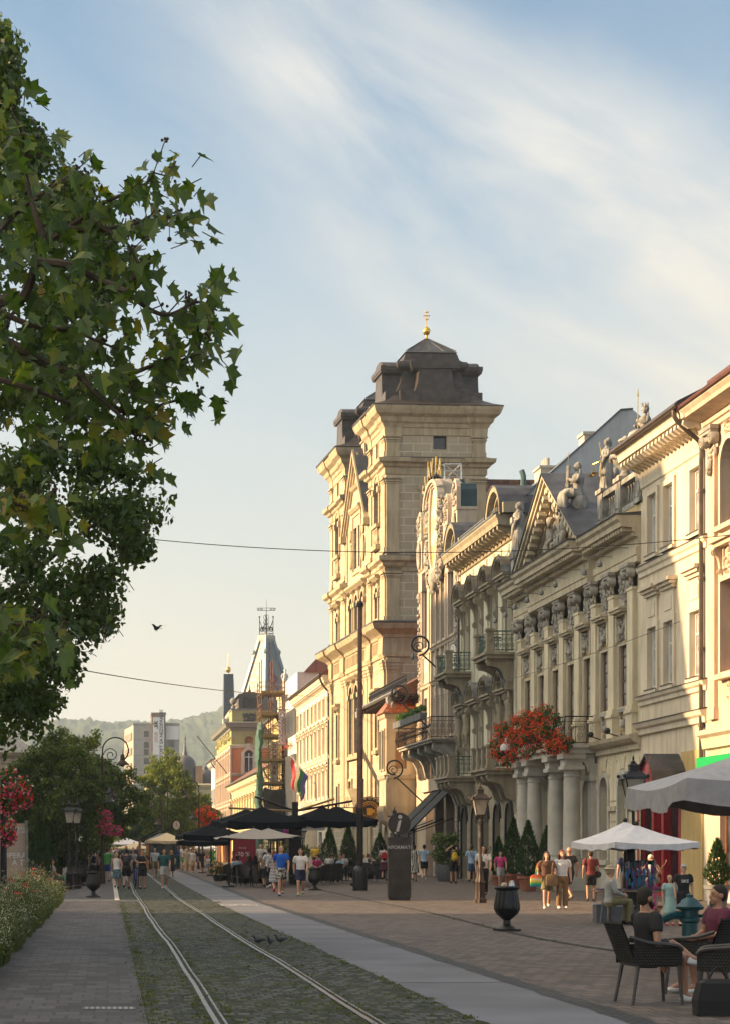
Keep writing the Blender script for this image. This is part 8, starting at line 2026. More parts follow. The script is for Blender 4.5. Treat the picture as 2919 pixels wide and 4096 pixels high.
for s in (-1, 1): g = G(); g.box(s*1.4-.09, s*1.4+.09, -1.5, -1.3, 0, 2.2); g.build('post', plain('orange wood post', (.35, .15, .04), .6), t); g = G(); g.box(s*1.9-.09, s*1.9+.09, 1.3, 1.5, 0, 2.3); g.build('post', MATS['orange wood post'], t)
g = G(); g.tube([(-2.1, -1.4, 2.1), (-.5, -1.4, 2.95)], .07, 4); g.tube([(-1.6, 1.4, 2.3), (.2, 1.4, 2.9)], .06, 4); g.build('roof_beam', IRON, t)
t = thing('kiosk', 'dark round news kiosk behind the beige pavilion', 'kiosk', (X_at(655, 150), 150, zg(150))); g = G(); g.lathe([(1.3, 0), (1.3, 1.9), (1.5, 2.0), (1.4, 2.15), (.3, 2.7)], (0,0,0), 12); g.build('body', plain('dark kiosk', (.02, .02, .02), .4), t)
for a in range(12): g = G(); q = a*pi/6+.26; g.box(-.22, .22, -.02, .02, .9, 1.8); o = g.build('window', GLASS, t, None, (1.31*cos(q), 1.31*sin(q), 0)); o.rotation_euler[2] = q+pi/2
t = thing('street_clock', 'small round street clock above the beige pavilion', 'clock', (X_at(706, 155), 155, zg(155))); g = G(); g.tube([(0, 0, 0), (0, 0, 3.4)], .06, 6); g.build('post', RUST, t); g = G(); g.rings([[(.34*cos(2*pi*k/20), y, 3.4+.42*sin(2*pi*k/20)) for k in range(20)] for y in (.1, -.1)]); g.build('case', RUST, t); g = G(); g.raw([(.27*cos(2*pi*k/20), -.11, 3.4+.35*sin(2*pi*k/20)) for k in range(20)], [tuple(range(20))]); g.build('dial', plain('clock dial', (.5, .45, .33), .5), t); g = G(); g.tube([(0, -.12, 3.4), (0, -.12, 3.65)], .02, 3); g.tube([(0, -.12, 3.4), (.15, -.12, 3.35)], .02, 3); g.build('hands', IRON, t)
parasol('grey white market parasol over the trinket stall', 2545, 45.7, 1.05, 1.0, 1.87, 2.27, WHC, .22, False, .16); parasol('second grey white parasol just behind the market one', 2500, 47.6, .98, 1.0, 1.9, 2.38, WHC, .1, True, .16)
# large grey canopy at the right edge
Y = 27.0; t = thing('large_parasol', 'large grey parasol with wavy valance cut by the right edge', 'parasol', (9.5, 27.2, 0), -.06); canopy(t, 1.95, 1.9, 2.58, 3.28, GRC, .34, .05, 2); g = G(); g.tube([(1.2, 1.0, 0), (1.2, 1.0, 2.8), (0, 0, 3.2)], .06, 8); g.build('pole', IRON, t)
t = thing('large_parasol', 'nearer dark-sided grey parasol corner at the right edge', 'parasol', (9.35, 25.2, 0), .1); canopy(t, 1.0, .8, 2.62, 3.0, GRC, .2, .05, 2); g = G(); g.rings([[(x, -.82+.03*sin(x*5), z) for x in (-.98, -.4, .2, .98)] for z in (2.44, 2.2, 1.98)], False, False); g.build('side_flap', plain('dark flap cloth', (.06, .058, .065), .8), t, 180); g = G(); g.tube([(1, .8, 0), (1, .8, 2.7)], .05, 8); g.build('pole', IRON, t)
# trinket stall
X, Y, _ = at(2500, 3745); t = thing('market_stall', 'folding trinket table with hanging scarves under the market parasol', 'stall', (X_at(2530, 46), 46, 0)); MT = plain('dull metal leg', (.3, .3, .3), .4, .7)
g = G(); g.box(-.9, .75, -.4, .4, .72, .76); g.build('table_top', plain('stall table wood', (.3, .2, .1), .7), t)
for x in (-.85, .7):
 for y in (-.35, .35): g = G(); g.tube([(x, y, 0), (x*.9, y, .72)], .018, 4); g.build('leg', MT, t)
g = G(); g.box(-.15, .0, -.1, .05, .76, 1.9); g.box(.42, .5, -.1, 0, .76, 1.45); g.box(-.1, .5, -.06, 0, 1.35, 1.45); g.box(-.1, .5, -.06, 0, 1.05, 1.1); g.build('rack', IRON, t)
R.seed(9)
for k, c in enumerate(((.05, .2, .45), (.25, .06, .2), (.05, .22, .24), (.4, .32, .36), (.12, .08, .2), (.08, .1, .12))):
 g = G(); m = plain('trinket colour %d' % k, c, .6)
 for _ in range(16): g.ell((R.uniform(-.2, .5), -.14+R.uniform(-.05, .02), R.uniform(.82, 1.4)), (.035, .03, R.uniform(.05, .12)), 5, 4)
 for _ in range(14): g.box(*(lambda x, y: (x, x+R.uniform(.03, .1), y, y+.06))(R.uniform(-.85, .65), R.uniform(-.38, .3)), .762, .79)
 g.build('trinkets', m, t)
g = G(); [g.box(.35+.045*i, .35+.045*i+.03, -.42, -.1, .79, .84) for i in range(9)]; g.build('bracelet_tray', plain('pink bracelets', (.5, .08, .25), .5), t)
for x, w, h in ((-.78, .26, .42), (-.3, .5, .38)): b = thing('storage_box', 'grey plastic box under the stall, '+('narrow upright one' if w < .3 else 'wide one'), 'box', (X_at(2530, 46)+x, 45.9, 0)); g = G(); g.box(-w/2, w/2, -.15, .2, 0, h); g.build('box_body', plain('grey plastic box', (.10, .105, .12), .4), b); g = G(); g.box(-w/2-.02, w/2+.02, -.17, .22, h, h+.03); g.build('lid', plain('pale box lid', (.4, .4, .42), .5), b)
# teal hydrant
t = thing('water_hydrant', 'dark teal standpipe hydrant with side spout and lever', 'hydrant', (X_at(2758, 30), 30, 0), .1); TE = plain('teal hydrant paint', (0.012, 0.075, 0.095), .35, .2, var=.2)
g = G(); g.lathe([(.17, 0), (.17, .05), (.12, .08), (.115, .55), (.15, .58), (.15, .62), (.125, .64), (.13, .74), (.2, .76), (.21, .8), (.14, .86), (.12, .9), (.05, .94), (.05, .98), (0, 1.0)], (0,0,0), 20); g.build('body', TE, t, 40); g = G(); g.tube(curve_pts([(-.1, 0, .66), (-.25, 0, .67), (-.4, -.02, .62), (-.44, -.02, .6)], 4), .065, 8); g.build('spout', TE, t); g = G(); g.tube([(.1, 0, .66), (.22, 0, .66), (.34, 0, .84)], .03, 6); g.ell((.35, 0, .86), .045); g.build('lever', TE, t)
# chairs
WK = blocks('wicker weave', (.16, .14, .125), (.10, .09, .082), (.03, .027, .025), .03, .022, .004, .8); PLC = plain('dark resin chair', (.045, .042, .04), .5)
def armchair(label, loc, rz, group, first=[]):
 if first: return dup(first[0], label, loc, rz)
 t = thing('wicker_armchair', label, 'chair', loc, rz, group)
 g = G(); g.box(-.26, .26, -.26, .28, .36, .44); g.build('seat', WK, t); g = G(); rows = []
 for z, k in ((.10, .93), (.45, 1.0), (.66, 1.04), (.86, 1.1)): rows.append([(.31*k*cos(a), -.02-.31*k*sin(a), z+(.1*max(0, sin(a))*(z > .6)-.17*max(0, .35-sin(a))*(z > .8))) for a in [pi*(-.06+1.12*i/16) for i in range(17)]])
 g.rings(rows, False, False); g.rings([[(p[0]*.9, p[1]*.9, p[2]) for p in r][::-1] for r in rows], False, False); g.build('backrest', WK, t, 60)
 for x in (-.25, .25):
  for y in (-.25, .25): g = G(); g.tube([(x, y, 0), (x, y, .38)], .022, 5); g.build('leg', IRON, t)
 first.append(t); return t
wg = 'wicker armchairs of the cafe'
for i, (x, y, r, l) in enumerate(((910, 3532, 2.2, 'wicker armchair nearest the dark flower trolley'), (960, 3540, 2.9, 'second wicker armchair from the flower trolley'), (975, 3545, 3.5, 'wide-backed wicker armchair facing away in front'), (1040, 3545, -2.0, 'wicker armchair behind the striped-dress woman'), (1185, 3540, 1.6, 'wicker armchair half hidden by the boy in white'), (1296, 3534, 1.9, 'wicker armchair just right of the cafe urn bin'), (1345, 3532, .3, 'wicker armchair with the man in light blue'), (1479, 3527, -2.3, 'wicker armchair right of the tall pole'), (1420, 3520, 2.6, 'wicker armchair behind the tall pole'), (1110, 3535, .2, 'wicker armchair under the taupe parasol'))): armchair(l, at(x, y), r, wg)
for i, (x, y, l) in enumerate(((1000, 3532, 'dark cafe table under the taupe parasol'), (1385, 3524, 'dark cafe table by the tall pole'), (1120, 3526, 'dark cafe table behind the blue-shirted man'), (850, 3500, 'dark cafe table far left of the cafe'))):
 if i == 0: tb = thing('cafe_table', l, 'table', at(x, y), 0, 'dark cafe tables'); g = G(); g.box(-.4, .4, -.4, .4, .70, .74); g.build('table_top', PLC, tb); g = G(); g.lathe([(.25, 0), (.25, .03), (.04, .06), (.04, .7)], (0,0,0), 10); g.build('pedestal', IRON, tb)
 else: dup(tb, l, at(x, y))
def resin_chair(label, loc, rz, group=None, cushion=False):
 t = thing('resin_armchair', label, 'chair', loc, rz, group); g = G(); g.box(-.25, .25, -.22, .27, .40, .44); g.build('seat', PLC, t)
 g = G(); r_ = [[(x, -.22-.16*(z-.44)/.4-.05*(1-(x/.27)**2)*((z-.44)/.4), z) for x in [-.28+.56*i/8 for i in range(9)]] for z in [.44+.42*i/5 for i in range(6)]]
 g.rings(r_, False, False); g.rings([[(p[0], p[1]-.02, p[2]) for p in r[::-1]] for r in r_], False, False); g.tube([p for p in r_[-1]], .018, 5); g.build('backrest', blocks('perforated resin', (.05, .047, .044), (.04, .038, .036), (.012, .011, .01), .03, .03, .006, .5), t, 60)
 for s in (-1, 1):
  g = G(); g.tube(curve_pts([(s*.27, -.3, .72), (s*.29, -.1, .66), (s*.29, .2, .63), (s*.28, .27, .58)], 4), .022, 6); g.build('armrest', PLC, t)
  g = G(); g.rings([[(s*.28, y, z) for y in (-.26, -.05, .15, .27)] for z in (.42, .62)], False, False); g.build('side_panel', MATS['perforated resin'], t)
  for y, e in ((-.2, -.27), (.24, .27)): g = G(); g.tube([(s*.25, y, .42), (s*.28, e, 0)], [.024, .018], 6); g.build('leg', PLC, t)
 if cushion: g = G(); g.ell((0, -.16, .66), (.24, .09, .26), 12, 8); g.build('cushion', plain('grey cushion', (.14, .135, .14), .9), t, 60); g = G(); g.ell((0, .02, .47), (.25, .25, .05), 12, 6); g.build('seat_pad', MATS['grey cushion'], t, 60)
 return t
YC = 21.2; resin_chair('dark resin armchair holding the seated bearded man', (X_at(2592, YC), YC, 0), -pi/2+.08); resin_chair('resin armchair behind the table, facing the camera sideways', (X_at(2790, 22.6), 22.6, 0), .9); resin_chair('cushioned grey armchair cut by the right edge', (X_at(2900, 20.2), 20.2, 0), 1.25, None, True)
t = thing('dark_bag', 'black bag on the paving at the lower right corner', 'bag', (X_at(2870, 19.6), 19.6, 0)); g = G(); g.rings([[(x*k, y*k, z) for x, y in ((-.22, -.1), (.22, -.1), (.22, .1), (-.22, .1))] for z, k in ((0, 1), (.15, 1.04), (.32, .85), (.36, .5))]); g.tube(curve_pts([(-.1, 0, .34), (0, 0, .48), (.1, 0, .34)], 5), .012, 5); g.build('bag_body', plain('black bag cloth', (.01, .01, .011), .8), t)
# poster
Y = 60.0; xr = X_at(116, Y); t = thing('poster_stand', 'brown opera season poster on a steel stand at the left edge', 'poster', (xr-1.05, Y, 0)); g = G(); g.box(-1.2, .93, -.06, .06, .3, z_at(3295, Y)); g.build('poster_panel', plain('brown poster print', (.36, .265, .205), .6, var=.05, scale=1), t); g = G(); g.box(.93, 1.02, -.12, .12, 0, z_at(3290, Y)+.05); g.box(-1.3, -1.2, -.12, .12, 0, z_at(3290, Y)+.05); g.build('steel_frame', GUTTER, t)
PT_ = plain('poster lettering', (.62, .58, .56), .6)
for s_, h, x, y in (('OPERA', .17, 58, 3434), ('A TY', .17, 82, 3462), ('SEZÓNA', .075, 85, 3321), ('2023 / 2024', .07, 80, 3333)): put_text(t, 'poster_letters', s_, h, PT_, Mf(X_at(x, Y)-(xr-1.05), -.07, z_at(y, Y)), t, .002, .004)
t = thing('covered_bundle', 'red covered bundle leaning at the foot of the opera poster', 'bundle', (X_at(28, 55), 55, 0)); g = G(); g.ell((0, 0, .45), (.28, .3, .5), 12, 8, None, .25, 3); g.build('cover', plain('red cover cloth', (.25, .02, .015), .7), t, 60)
# wires across the street
def wire(label, p0, p1, sag, r=.022):
 a, b = Vector(p0), Vector(p1); g = G(); g.tube([a.lerp(b, i/20)+Vector((0, 0, -sag*4*(i/20)*(1-i/20))) for i in range(21)], r, 4); tag(g.build('overhead_wire', IRON), label, 'wire')
Y = 80.0; wire('upper overhead wire from the linden to the pink house', (X_at(480, 64), 64, z_at(2144, 64)), (X_at(2919, 63.5), 63.5, z_at(2140, 63.5)), .55, .016); wire('lower overhead wire from the linden to the orange house', (X_at(300, 90), 90, z_at(2676, 90)), (X_at(1300, 160), 160, z_at(2785, 160)), .35, .028)
pf_ = CRM.W(CRM.U(2737), .15, z_at(2495, 70.3)); wire('thin hooked wire ending on the cream house wall', (X_at(1700, 112), 110, z_at(2800, 112)), tuple(pf_), .3, .013)
# security camera
t = thing('security_camera', 'white dome camera on a curved arm in front of the red flowers', 'camera', PAL.W(15.0, 1.75, 6.5), PAL.rz); g = G(); g.tube(curve_pts([(-.9, -.4, -.2), (-.9, -.1, .25), (-.5, 0, .4), (0, 0, .32), (.0, 0, .1)], 5), .05, 6); g.build('arm', WHITEP, t); g = G(); g.lathe([(.06, .14), (.24, .06), (.27, -.1), (.25, -.2)], (0,0,0), 14); g.build('housing', WHITEP, t, 50); g = G(); g.ell((0, 0, -.22), (.22, .22, .2), 12, 6); g.build('dome', SHADEG, t, 60)
# swan-neck lamps on the art nouveau house
for i, (u, w, z) in enumerate(((9.0, .6, 9.0), (10.8, .7, 4.6), (2.2, .5, 11.2))):
 t = thing('scroll_bracket', ('upper', 'lower', 'nearer')[i]+' black scroll bracket lamp on the art nouveau house', 'wall lamp', SLA.W(u, 0, z), SLA.rz); g = G(); g.tube([(0, 0, 0), (.5, 1.6, 1.6)], .05, 5); g.tube(spiral((.62, 1.8, 2.2), .6, .35, -pi/2, -1.05, (.3, .95, 0), (0,0,1), 22), .06, 5); g.tube(spiral((.62, 1.8, 2.1), .3, .1, 0, 1.2, (.3, .95, 0), (0,0,1), 14), .035, 4); g.build('iron_scroll', IRON, t)
 g = G(); g.lathe([(.04, .25), (.12, .05), (.1, -.1), (0, -.14)], (.75, 2.15, 1.5), 8); g.build('lamp_bulb', GUTTER, t)
t = thing('window_boxes', 'row of grey planters with green herbs on the art nouveau balcony', 'planter', SLA.W(0, 0, 0), SLA.rz)
for k in range(9): u = 2.1+1.02*k; g = G(); g.prism([(1.6, 9.15), (1.95, 9.15), (2.0, 9.5), (1.55, 9.5)], u-.46, u+.46); g.build('planter', GPOT, t)
crown([((R.uniform(1.7, 10.7), 1.75, 9.65+R.uniform(0, .2)), .24) for _ in range(46)], .09, 40, R, -.3).build('herbs', leafmat('herb leaves', [(.04, .08, .015), (.07, .14, .02), (.12, .18, .03)], .3), t)
# cafe signs and flag boards
t = thing('cafe_sign', 'round magenta cafe sign under the black parasol', 'sign', (X_at(1160, 104), 104, z_at(3318, 104))); g = G(); g.rings([[(.34*cos(2*pi*k/24), y, .34*sin(2*pi*k/24)) for k in range(24)] for y in (.04, -.04)]); g.build('disc', plain('magenta sign', (.45, .01, .25), .5), t); put_text(t, 'sign_letters', 'CAFÉ DE PA', .09, PW_, Mf(0, -.05, -.05), t, .002); g = G(); g.tube([(0, .05, .3), (1.4, .2, .3)], .03, 4); g.build('bracket_arm', IRON, t)
t = thing('direction_sign', 'pale pointed direction board between the black parasols', 'sign', (X_at(1235, 108), 108, z_at(3312, 108))); g = G(); g.prism([(-.95, -.16), (.85, -.16), (1.02, 0), (.85, .16), (-.95, .16)], -.03, .03, 'y'); g.build('board', plain('cream board', (.5, .46, .38), .6), t); put_text(t, 'sign_letters', 'MIKLUŠOVA VÄZNICA', .13, IRON, Mf(-.05, -.035, -.06), t, .002); g = G(); g.tube([(-.7, .05, 0), (-.7, .05, -2.8)], .05, 5); g.build('post', IRON, t)
t = thing('shop_poster', 'dark red sale poster behind the seated cafe guests', 'poster', (X_at(978, 112), 112, zg(112))); g = G(); g.box(-.65, .65, -.04, .04, .5, 2.2); g.build('poster_panel', plain('crimson poster', (.25, .015, .025), .5), t); put_text(t, 'poster_letters', '-70 %', .26, WHITEP, Mf(-.1, -.05, 1.2), t, .002); put_text(t, 'poster_letters', 'final sale', .09, WHITEP, Mf(-.1, -.05, 1.65), t, .002); g = G(); g.tube([(-.6, 0, 0), (-.6, 0, .5)], .03, 4); g.tube([(.6, 0, 0), (.6, 0, .5)], .03, 4); g.build('stand', IRON, t)
t = shrub('flower_trolley', 'dark trolley of red and yellow flowers at the cafe corner', *at(876, 3525)[:2], [((R.gauss(0, .12), R.gauss(0, .1), R.uniform(.35, .95)), .2) for _ in range(12)], .08, 40, MATS['geranium leaves'], (.3, .3, BPOT), 6, (('geranium red', 50), ('flower yellow', 30)))
crx, cry, crz = at(1090, 3490)
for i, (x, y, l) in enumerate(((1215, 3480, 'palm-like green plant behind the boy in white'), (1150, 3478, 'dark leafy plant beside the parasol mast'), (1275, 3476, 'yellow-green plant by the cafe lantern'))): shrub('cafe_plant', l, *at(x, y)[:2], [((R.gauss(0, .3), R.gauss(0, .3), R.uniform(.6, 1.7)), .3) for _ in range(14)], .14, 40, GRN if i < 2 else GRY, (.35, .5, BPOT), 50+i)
# birds
def bird(label, loc, rz, wings, cat, s=1.0, m=None, group=None):
 t = thing(cat, label, 'bird', loc, rz, group, s); g = G(); g.ell((0, 0, .10), (.058, .13, .062), 12, 8, Euler((-.25, 0, 0)).to_matrix()); g.tube([(0, .09, .12), (0, .125, .17), (0, .13, .195)], [.042, .03, .03], 8); g.ell((0, .145, .2), (.028, .036, .03), 8, 6); g.tube([(0, .175, .2), (0, .21, .19)], [.012, .003], 5); g.rings([[(-.03, -.1, .10), (.03, -.1, .10), (.03, -.1, .085), (-.03, -.1, .085)], [(-.045, -.25, .085), (.045, -.25, .085), (.045, -.25, .078), (-.045, -.25, .078)]])
 for s_ in (-1, 1): g.tube([(s_*.025, 0, .06), (s_*.025, .01, .0), (s_*.025, .05, .003)], .007, 4)
 if wings:
  for s_ in (-1, 1): g.rings([[(s_*.04, .08, .12), (s_*.04, -.08, .12), (s_*.04, -.08, .11)], [(s_*.22, .06, .24), (s_*.22, -.07, .22), (s_*.22, -.07, .215)], [(s_*.42, -.06, .22), (s_*.42, -.1, .21), (s_*.42, -.1, .208)]])
 b = g.build('body', m or plain('pigeon grey', (.035, .037, .045), .6, var=.4, scale=14), t, 60)
 if not wings:
  for s_ in (-1, 1): g = G(); g.ell((s_*.05, -.05, .11), (.018, .13, .045), 10, 6, Euler((-.2, 0, 0)).to_matrix()); g.build('wing', plain('pigeon wing', (.06, .062, .075), .6, var=.5, scale=18), t, 60)
pg = 'pigeons on the setts'
for x, y, rz, l in ((1037, 3777, 1.7, 'leftmost pigeon standing apart with its tail to the path'), (1083, 3780, 2.6, 'middle pigeon pecking with lowered head'), (1125, 3774, 1.2, 'rightmost pigeon stretched towards the cycle path')): bird(l, at(x, y), rz, False, 'pigeon', .68, None, pg)
bird('small dark bird flying in the pale sky above the roofs', (X_at(628, 90), 90, z_at(2525, 90)), .8, True, 'flying_bird', 1.3, plain('flying bird', (.03, .03, .032), .8))
# ================================================================== people
ZM = {'E': (0, 2800, 2.03), 'D': (400, 3000, 2.03), 'B': (1200, 2800, 2.03), '3': (1900, 3150, 1.594), 'O': (800, 3150, 2.32)}
def legs(l, r): return {1: l, -1: r}
UP = legs([(.09, 0, .93), (.10, .02, .50), (.10, -.02, .09)], [(.09, 0, .93), (.10, .02, .50), (.10, -.02, .09)])
WK_ = legs([(.09, 0, .93), (.09, .20, .52), (.09, .20, .09)], [(.09, 0, .93), (.09, .0, .50), (.09, -.30, .15)])
SITL = legs([(.10, 0, .52), (.15, .42, .54), (.14, .44, .09)], [(.10, 0, .52), (.12, .43, .53), (.11, .36, .09)])
CRS = legs([(.10, 0, .52), (.14, .42, .54), (.12, .46, .09)], [(.10, 0, .52), (.02, .40, .68), (-.20, .50, .52)])
DN = {1: [(.19, 0, 1.42), (.25, -.03, 1.14), (.25, .05, .89)], -1: [(.19, 0, 1.42), (.25, -.03, 1.14), (.25, .05, .89)]}
SW = {1: [(.19, 0, 1.42), (.25, -.13, 1.15), (.24, -.08, .91)], -1: [(.19, 0, 1.42), (.25, .08, 1.15), (.22, .22, .95)]}
FACE = {1: DN[1], -1: [(.19, 0, 1.42), (.25, .14, 1.18), (.08, .20, 1.45)]}; CROSS = {1: [(.19, 0, 1.42), (.26, .05, 1.15), (-.02, .22, 1.17)], -1: [(.19, 0, 1.42), (.26, .08, 1.15), (.05, .20, 1.5)]}
LAP = {1: [(.19, 0, 1.42), (.25, .08, 1.16), (.10, .30, 1.08)], -1: [(.19, 0, 1.42), (.25, .08, 1.16), (.06, .30, 1.10)]}
POSE = {'walk': (WK_, SW, 0), 'stand': (UP, DN, 0), 'phone': (UP, FACE, 0), 'cross': (UP, CROSS, 0), 'sit': (SITL, LAP, -.41), 'think': (CRS, FACE, -.41), 'up': (UP, {1: DN[1], -1: [(.19, 0, 1.42), (.34, .05, 1.5), (.16, -.02, 1.66)]}, 0)}
def limb(g, pts, rs, n=9, ends=True):
 p = [Vector(q) for q in pts]; P, Q = [], []
 for i in range(len(p)-1):
  for k in range(4): t = k/4; P.append(p[i].lerp(p[i+1], t)); Q.append(lerp(rs[i], rs[i+1], t)*(1+.06*sin(pi*t)))
 P.append(p[-1]); Q.append(rs[-1])
 if ends:
  d0, d1 = (P[0]-P[1]).normalized(), (P[-1]-P[-2]).normalized(); P = [P[0]+d0*Q[0]*.8, P[0]+d0*Q[0]*.5]+P+[P[-1]+d1*Q[-1]*.5, P[-1]+d1*Q[-1]*.8]; Q = [Q[0]*.35, Q[0]*.8]+Q+[Q[-1]*.8, Q[-1]*.35]
 g.tube(P, Q, n)
def loft(g, rows, n=16): g.rings([[(rx*cos(2*pi*k/n), cy+ry*sin(2*pi*k/n), z) for k in range(n)] for z, cy, rx, ry in rows])
def piece(pose, what):
 L_, A_, dz = POSE[pose]; g = G(); J = lambda s, q, d=0: (q[0]*s, q[1], q[2]+d); k = .0 if what == 'body' else .014
 if what in ('body', 'short', 'none', 'long', 'dress'):
  lo = [(.86, 0, .14, .11), (.93, -.01, .165, .125), (1.04, .0, .14, .105), (1.2, .01, .155, .11), (1.34, .01, .175, .115), (1.42, 0, .165, .095), (1.475, -.005, .10, .065)]
  if what != 'body': lo = lo[(0 if what != 'none' else 1):-1]+[(1.47, 0, .105 if what != 'none' else .07, .07)]
  loft(g, [(z+dz, cy, rx+k, ry+k) for z, cy, rx, ry in lo])
 if what == 'body':
  g.tube([(0, -.005, 1.44+dz), (0, .005, 1.56+dz)], [.06, .052], 10); h = 1.635+dz
  g.ell((0, .0, h+.02), (.078, .098, .10), 14, 10); g.ell((0, .025, h-.055), (.058, .075, .07), 12, 8); g.ell((0, .105, h-.02), (.016, .022, .025), 8, 6); g.ell((0, .07, h-.10), (.03, .03, .025), 8, 6); g.ell((0, .085, h-.062), (.028, .02, .014), 8, 5)
  for s in (-1, 1):
   g.ell((s*.08, -.005, h-.01), (.014, .025, .034), 7, 5); a = [J(s, q, dz) for q in A_[s]]; limb(g, a, [.052, .042, .030]); b = L_[s]; limb(g, [J(s, q) for q in b], [.088, .058, .040]); limb(g, [J(s, b[2]), (b[2][0]*s*1.05, b[2][1]+.15, max(.035, b[2][2]-.05))], [.045, .032])
   e, w = Vector(a[1]), Vector(a[2]); d = (w-e).normalized(); o = d.orthogonal().normalized(); o = Vector((1, 0, 0))*s if abs(d.x) < .8 else Vector((0, 1, 0)); sd = d.cross(o).normalized(); o = sd.cross(d)
   g.ell(w+d*.05, (.034, .034, .042), 8, 6)
   for j in range(4): st = w+d*.075+sd*(-.03+.02*j); g.tube([st, st+d*.035-o*.004, st+d*(.06-.008*abs(j-1.4))-o*.022], [.0105, .0098, .008], 6)
   g.tube([w+d*.03+sd*.028, w+d*.06+sd*.052-o*.01, w+d*.085+sd*.05-o*.02], [.013, .011, .009], 6)
 if what in ('short', 'long', 'dress'):
  for s in (-1, 1):
   a = [J(s, q, dz) for q in A_[s]]
   if what == 'long': limb(g, a, [.07, .058, .045], 9, False)
   else: e = Vector(a[0]).lerp(Vector(a[1]), .62); limb(g, [(a[0][0]*.7, a[0][1], a[0][2]+.01), a[0], e], [.066, .07, .072], 10, False)
 if what in ('shorts', 'trousers'):
  loft(g, [(.82+dz, 0, .16, .125), (.92+dz, 0, .182, .142), (1.0+dz, 0, .158, .122)])
  for s in (-1, 1):
   b = [J(s, q) for q in L_[s]]
   if what == 'shorts': e = Vector(b[0]).lerp(Vector(b[1]), .86); limb(g, [(b[0][0], b[0][1], b[0][2]+.02), e], [.108, .105], 10, False)
   else: limb(g, [(b[0][0], b[0][1], b[0][2]+.02), b[1], (b[2][0], b[2][1], b[2][2]-.01)], [.106, .078, .075], 10, False)
 if what in ('skirt', 'dress'): loft(g, [((.50 if what == 'skirt' else .42), -.02, .24, .21), (.7, 0, .215, .18), (.92, 0, .18, .14), (1.03, 0, .145, .112)])
 if what == 'shoes':
  for s in (-1, 1):
   b = L_[s]; x, y, z = b[2][0]*s, b[2][1], b[2][2]-.05; g.ell((x*1.03, y+.06, max(.04, z)), (.05, .145, .045), 10, 6); g.ell((x, y, max(.06, z+.03)), (.045, .06, .055), 8, 6)
 if what in ('hshort', 'hlong', 'hbun', 'cap', 'hat', 'beard'):
  h = 1.655+dz; up = .118
  if what != 'beard':
   g.ell((0, -.014, h+.028), (.088, .10, .093), 12, 8); g.ell((0, -.045, h-.01), (.084, .072, .10), 10, 7)
  if what == 'hlong':
   for s in (-1, 1): limb(g, [(s*.075, -.01, h), (s*.085, -.015, h-.12), (s*.075, .0, h-.25)], [.035, .04, .02])
   limb(g, [(0, -.06, h), (0, -.085, h-.15), (0, -.09, h-.29)], [.08, .085, .05])
  if what == 'hbun': g.ell((0, -.09, h+.10), .045, 8, 6); limb(g, [(0, -.1, h+.02), (0, -.13, h-.12)], [.03, .02])
  if what == 'cap': g.ell((0, .12, h+.045), (.075, .085, .014), 12, 5)
  if what == 'hat': g.lathe([(.15, 0), (.17, .012), (.1, .03), (.085, .09), (.05, .1)], (0, 0, h+.02), 16)
  if what == 'beard': g.ell((0, .055, h-.10), (.062, .06, .055), 10, 6); [g.ell((s*.066, .02, h-.07), (.018, .035, .05), 6, 5) for s in (-1, 1)]
 return g
PAL_ = {'wh': (.64, .63, .62), 'bk': (.012, .012, .014), 'dk': (.03, .03, .034), 'gn': (.06, .30, .06), 'bl': (.02, .07, .25), 'ro': (.01, .10, .50), 'nv': (.012, .018, .06), 'te': (.008, .075, .075), 'gy': (.30, .30, .29), 'mr': (.15, .022, .022), 'pk': (.55, .05, .20), 'br': (.11, .05, .03), 'be': (.42, .33, .22), 'lb': (.30, .42, .58), 'kh': (.16, .14, .07), 'tn': (.22, .13, .06), 'ye': (.60, .40, .02), 'cy': (.35, .55, .52), 'mv': (.10, .015, .04), 'pl': (.45, .33, .33),
  'Hb': (.02, .013, .010), 'Hd': (.05, .028, .016), 'Hy': (.42, .28, .11), 'Hw': (.58, .52, .42), 'Hg': (.2, .19, .18), 'Hr': (.14, .035, .015), 'Hs': (.45, .33, .17), 'dn': (.07, .13, .22), 'rd': (.42, .02, .02)}
SKIN = [plain('skin %d' % i, c, .5, var=.06, bmp=.03) for i, c in enumerate(((.50, .29, .20), (.42, .23, .15), (.33, .17, .105)))]
def patmat(n, a, b, sc, kind):
 m, nt, bs = newmat(n); tc = N(nt, 'ShaderNodeTexCoord'); w = N(nt, 'ShaderNodeTexWave', Scale=sc, Distortion=0.0 if kind == 's' else 9.0, Detail=2.0) if kind != 'c' else N(nt, 'ShaderNodeTexNoise', Scale=sc, Detail=2.0)
 if kind == 's': w.bands_direction = 'Z'
 L(nt, tc.outputs['Object'], w.inputs['Vector']); L(nt, ramp(nt, w.outputs[0], [(.47, a), (.53, b)]), bs.inputs['Base Color']); bs.inputs['Roughness'].default_value = .85; MATS['cloth '+n] = m
patmat('st', (.015, .02, .06), (.6, .6, .6), 5, 's'); patmat('ze', (.08, .07, .06), (.62, .6, .55), 3.5, 'z'); patmat('cm', (.03, .032, .03), (.38, .38, .36), 12, 'c'); patmat('fl', (.015, .02, .035), (.12, .22, .26), 18, 'c'); patmat('sp', (.62, .6, .58), (.36, .38, .4), 16, 'c')
def cloth(c): return MATS.get('cloth '+c) or plain('cloth '+c, PAL_[c], .85, var=.1, scale=5, bmp=.2)
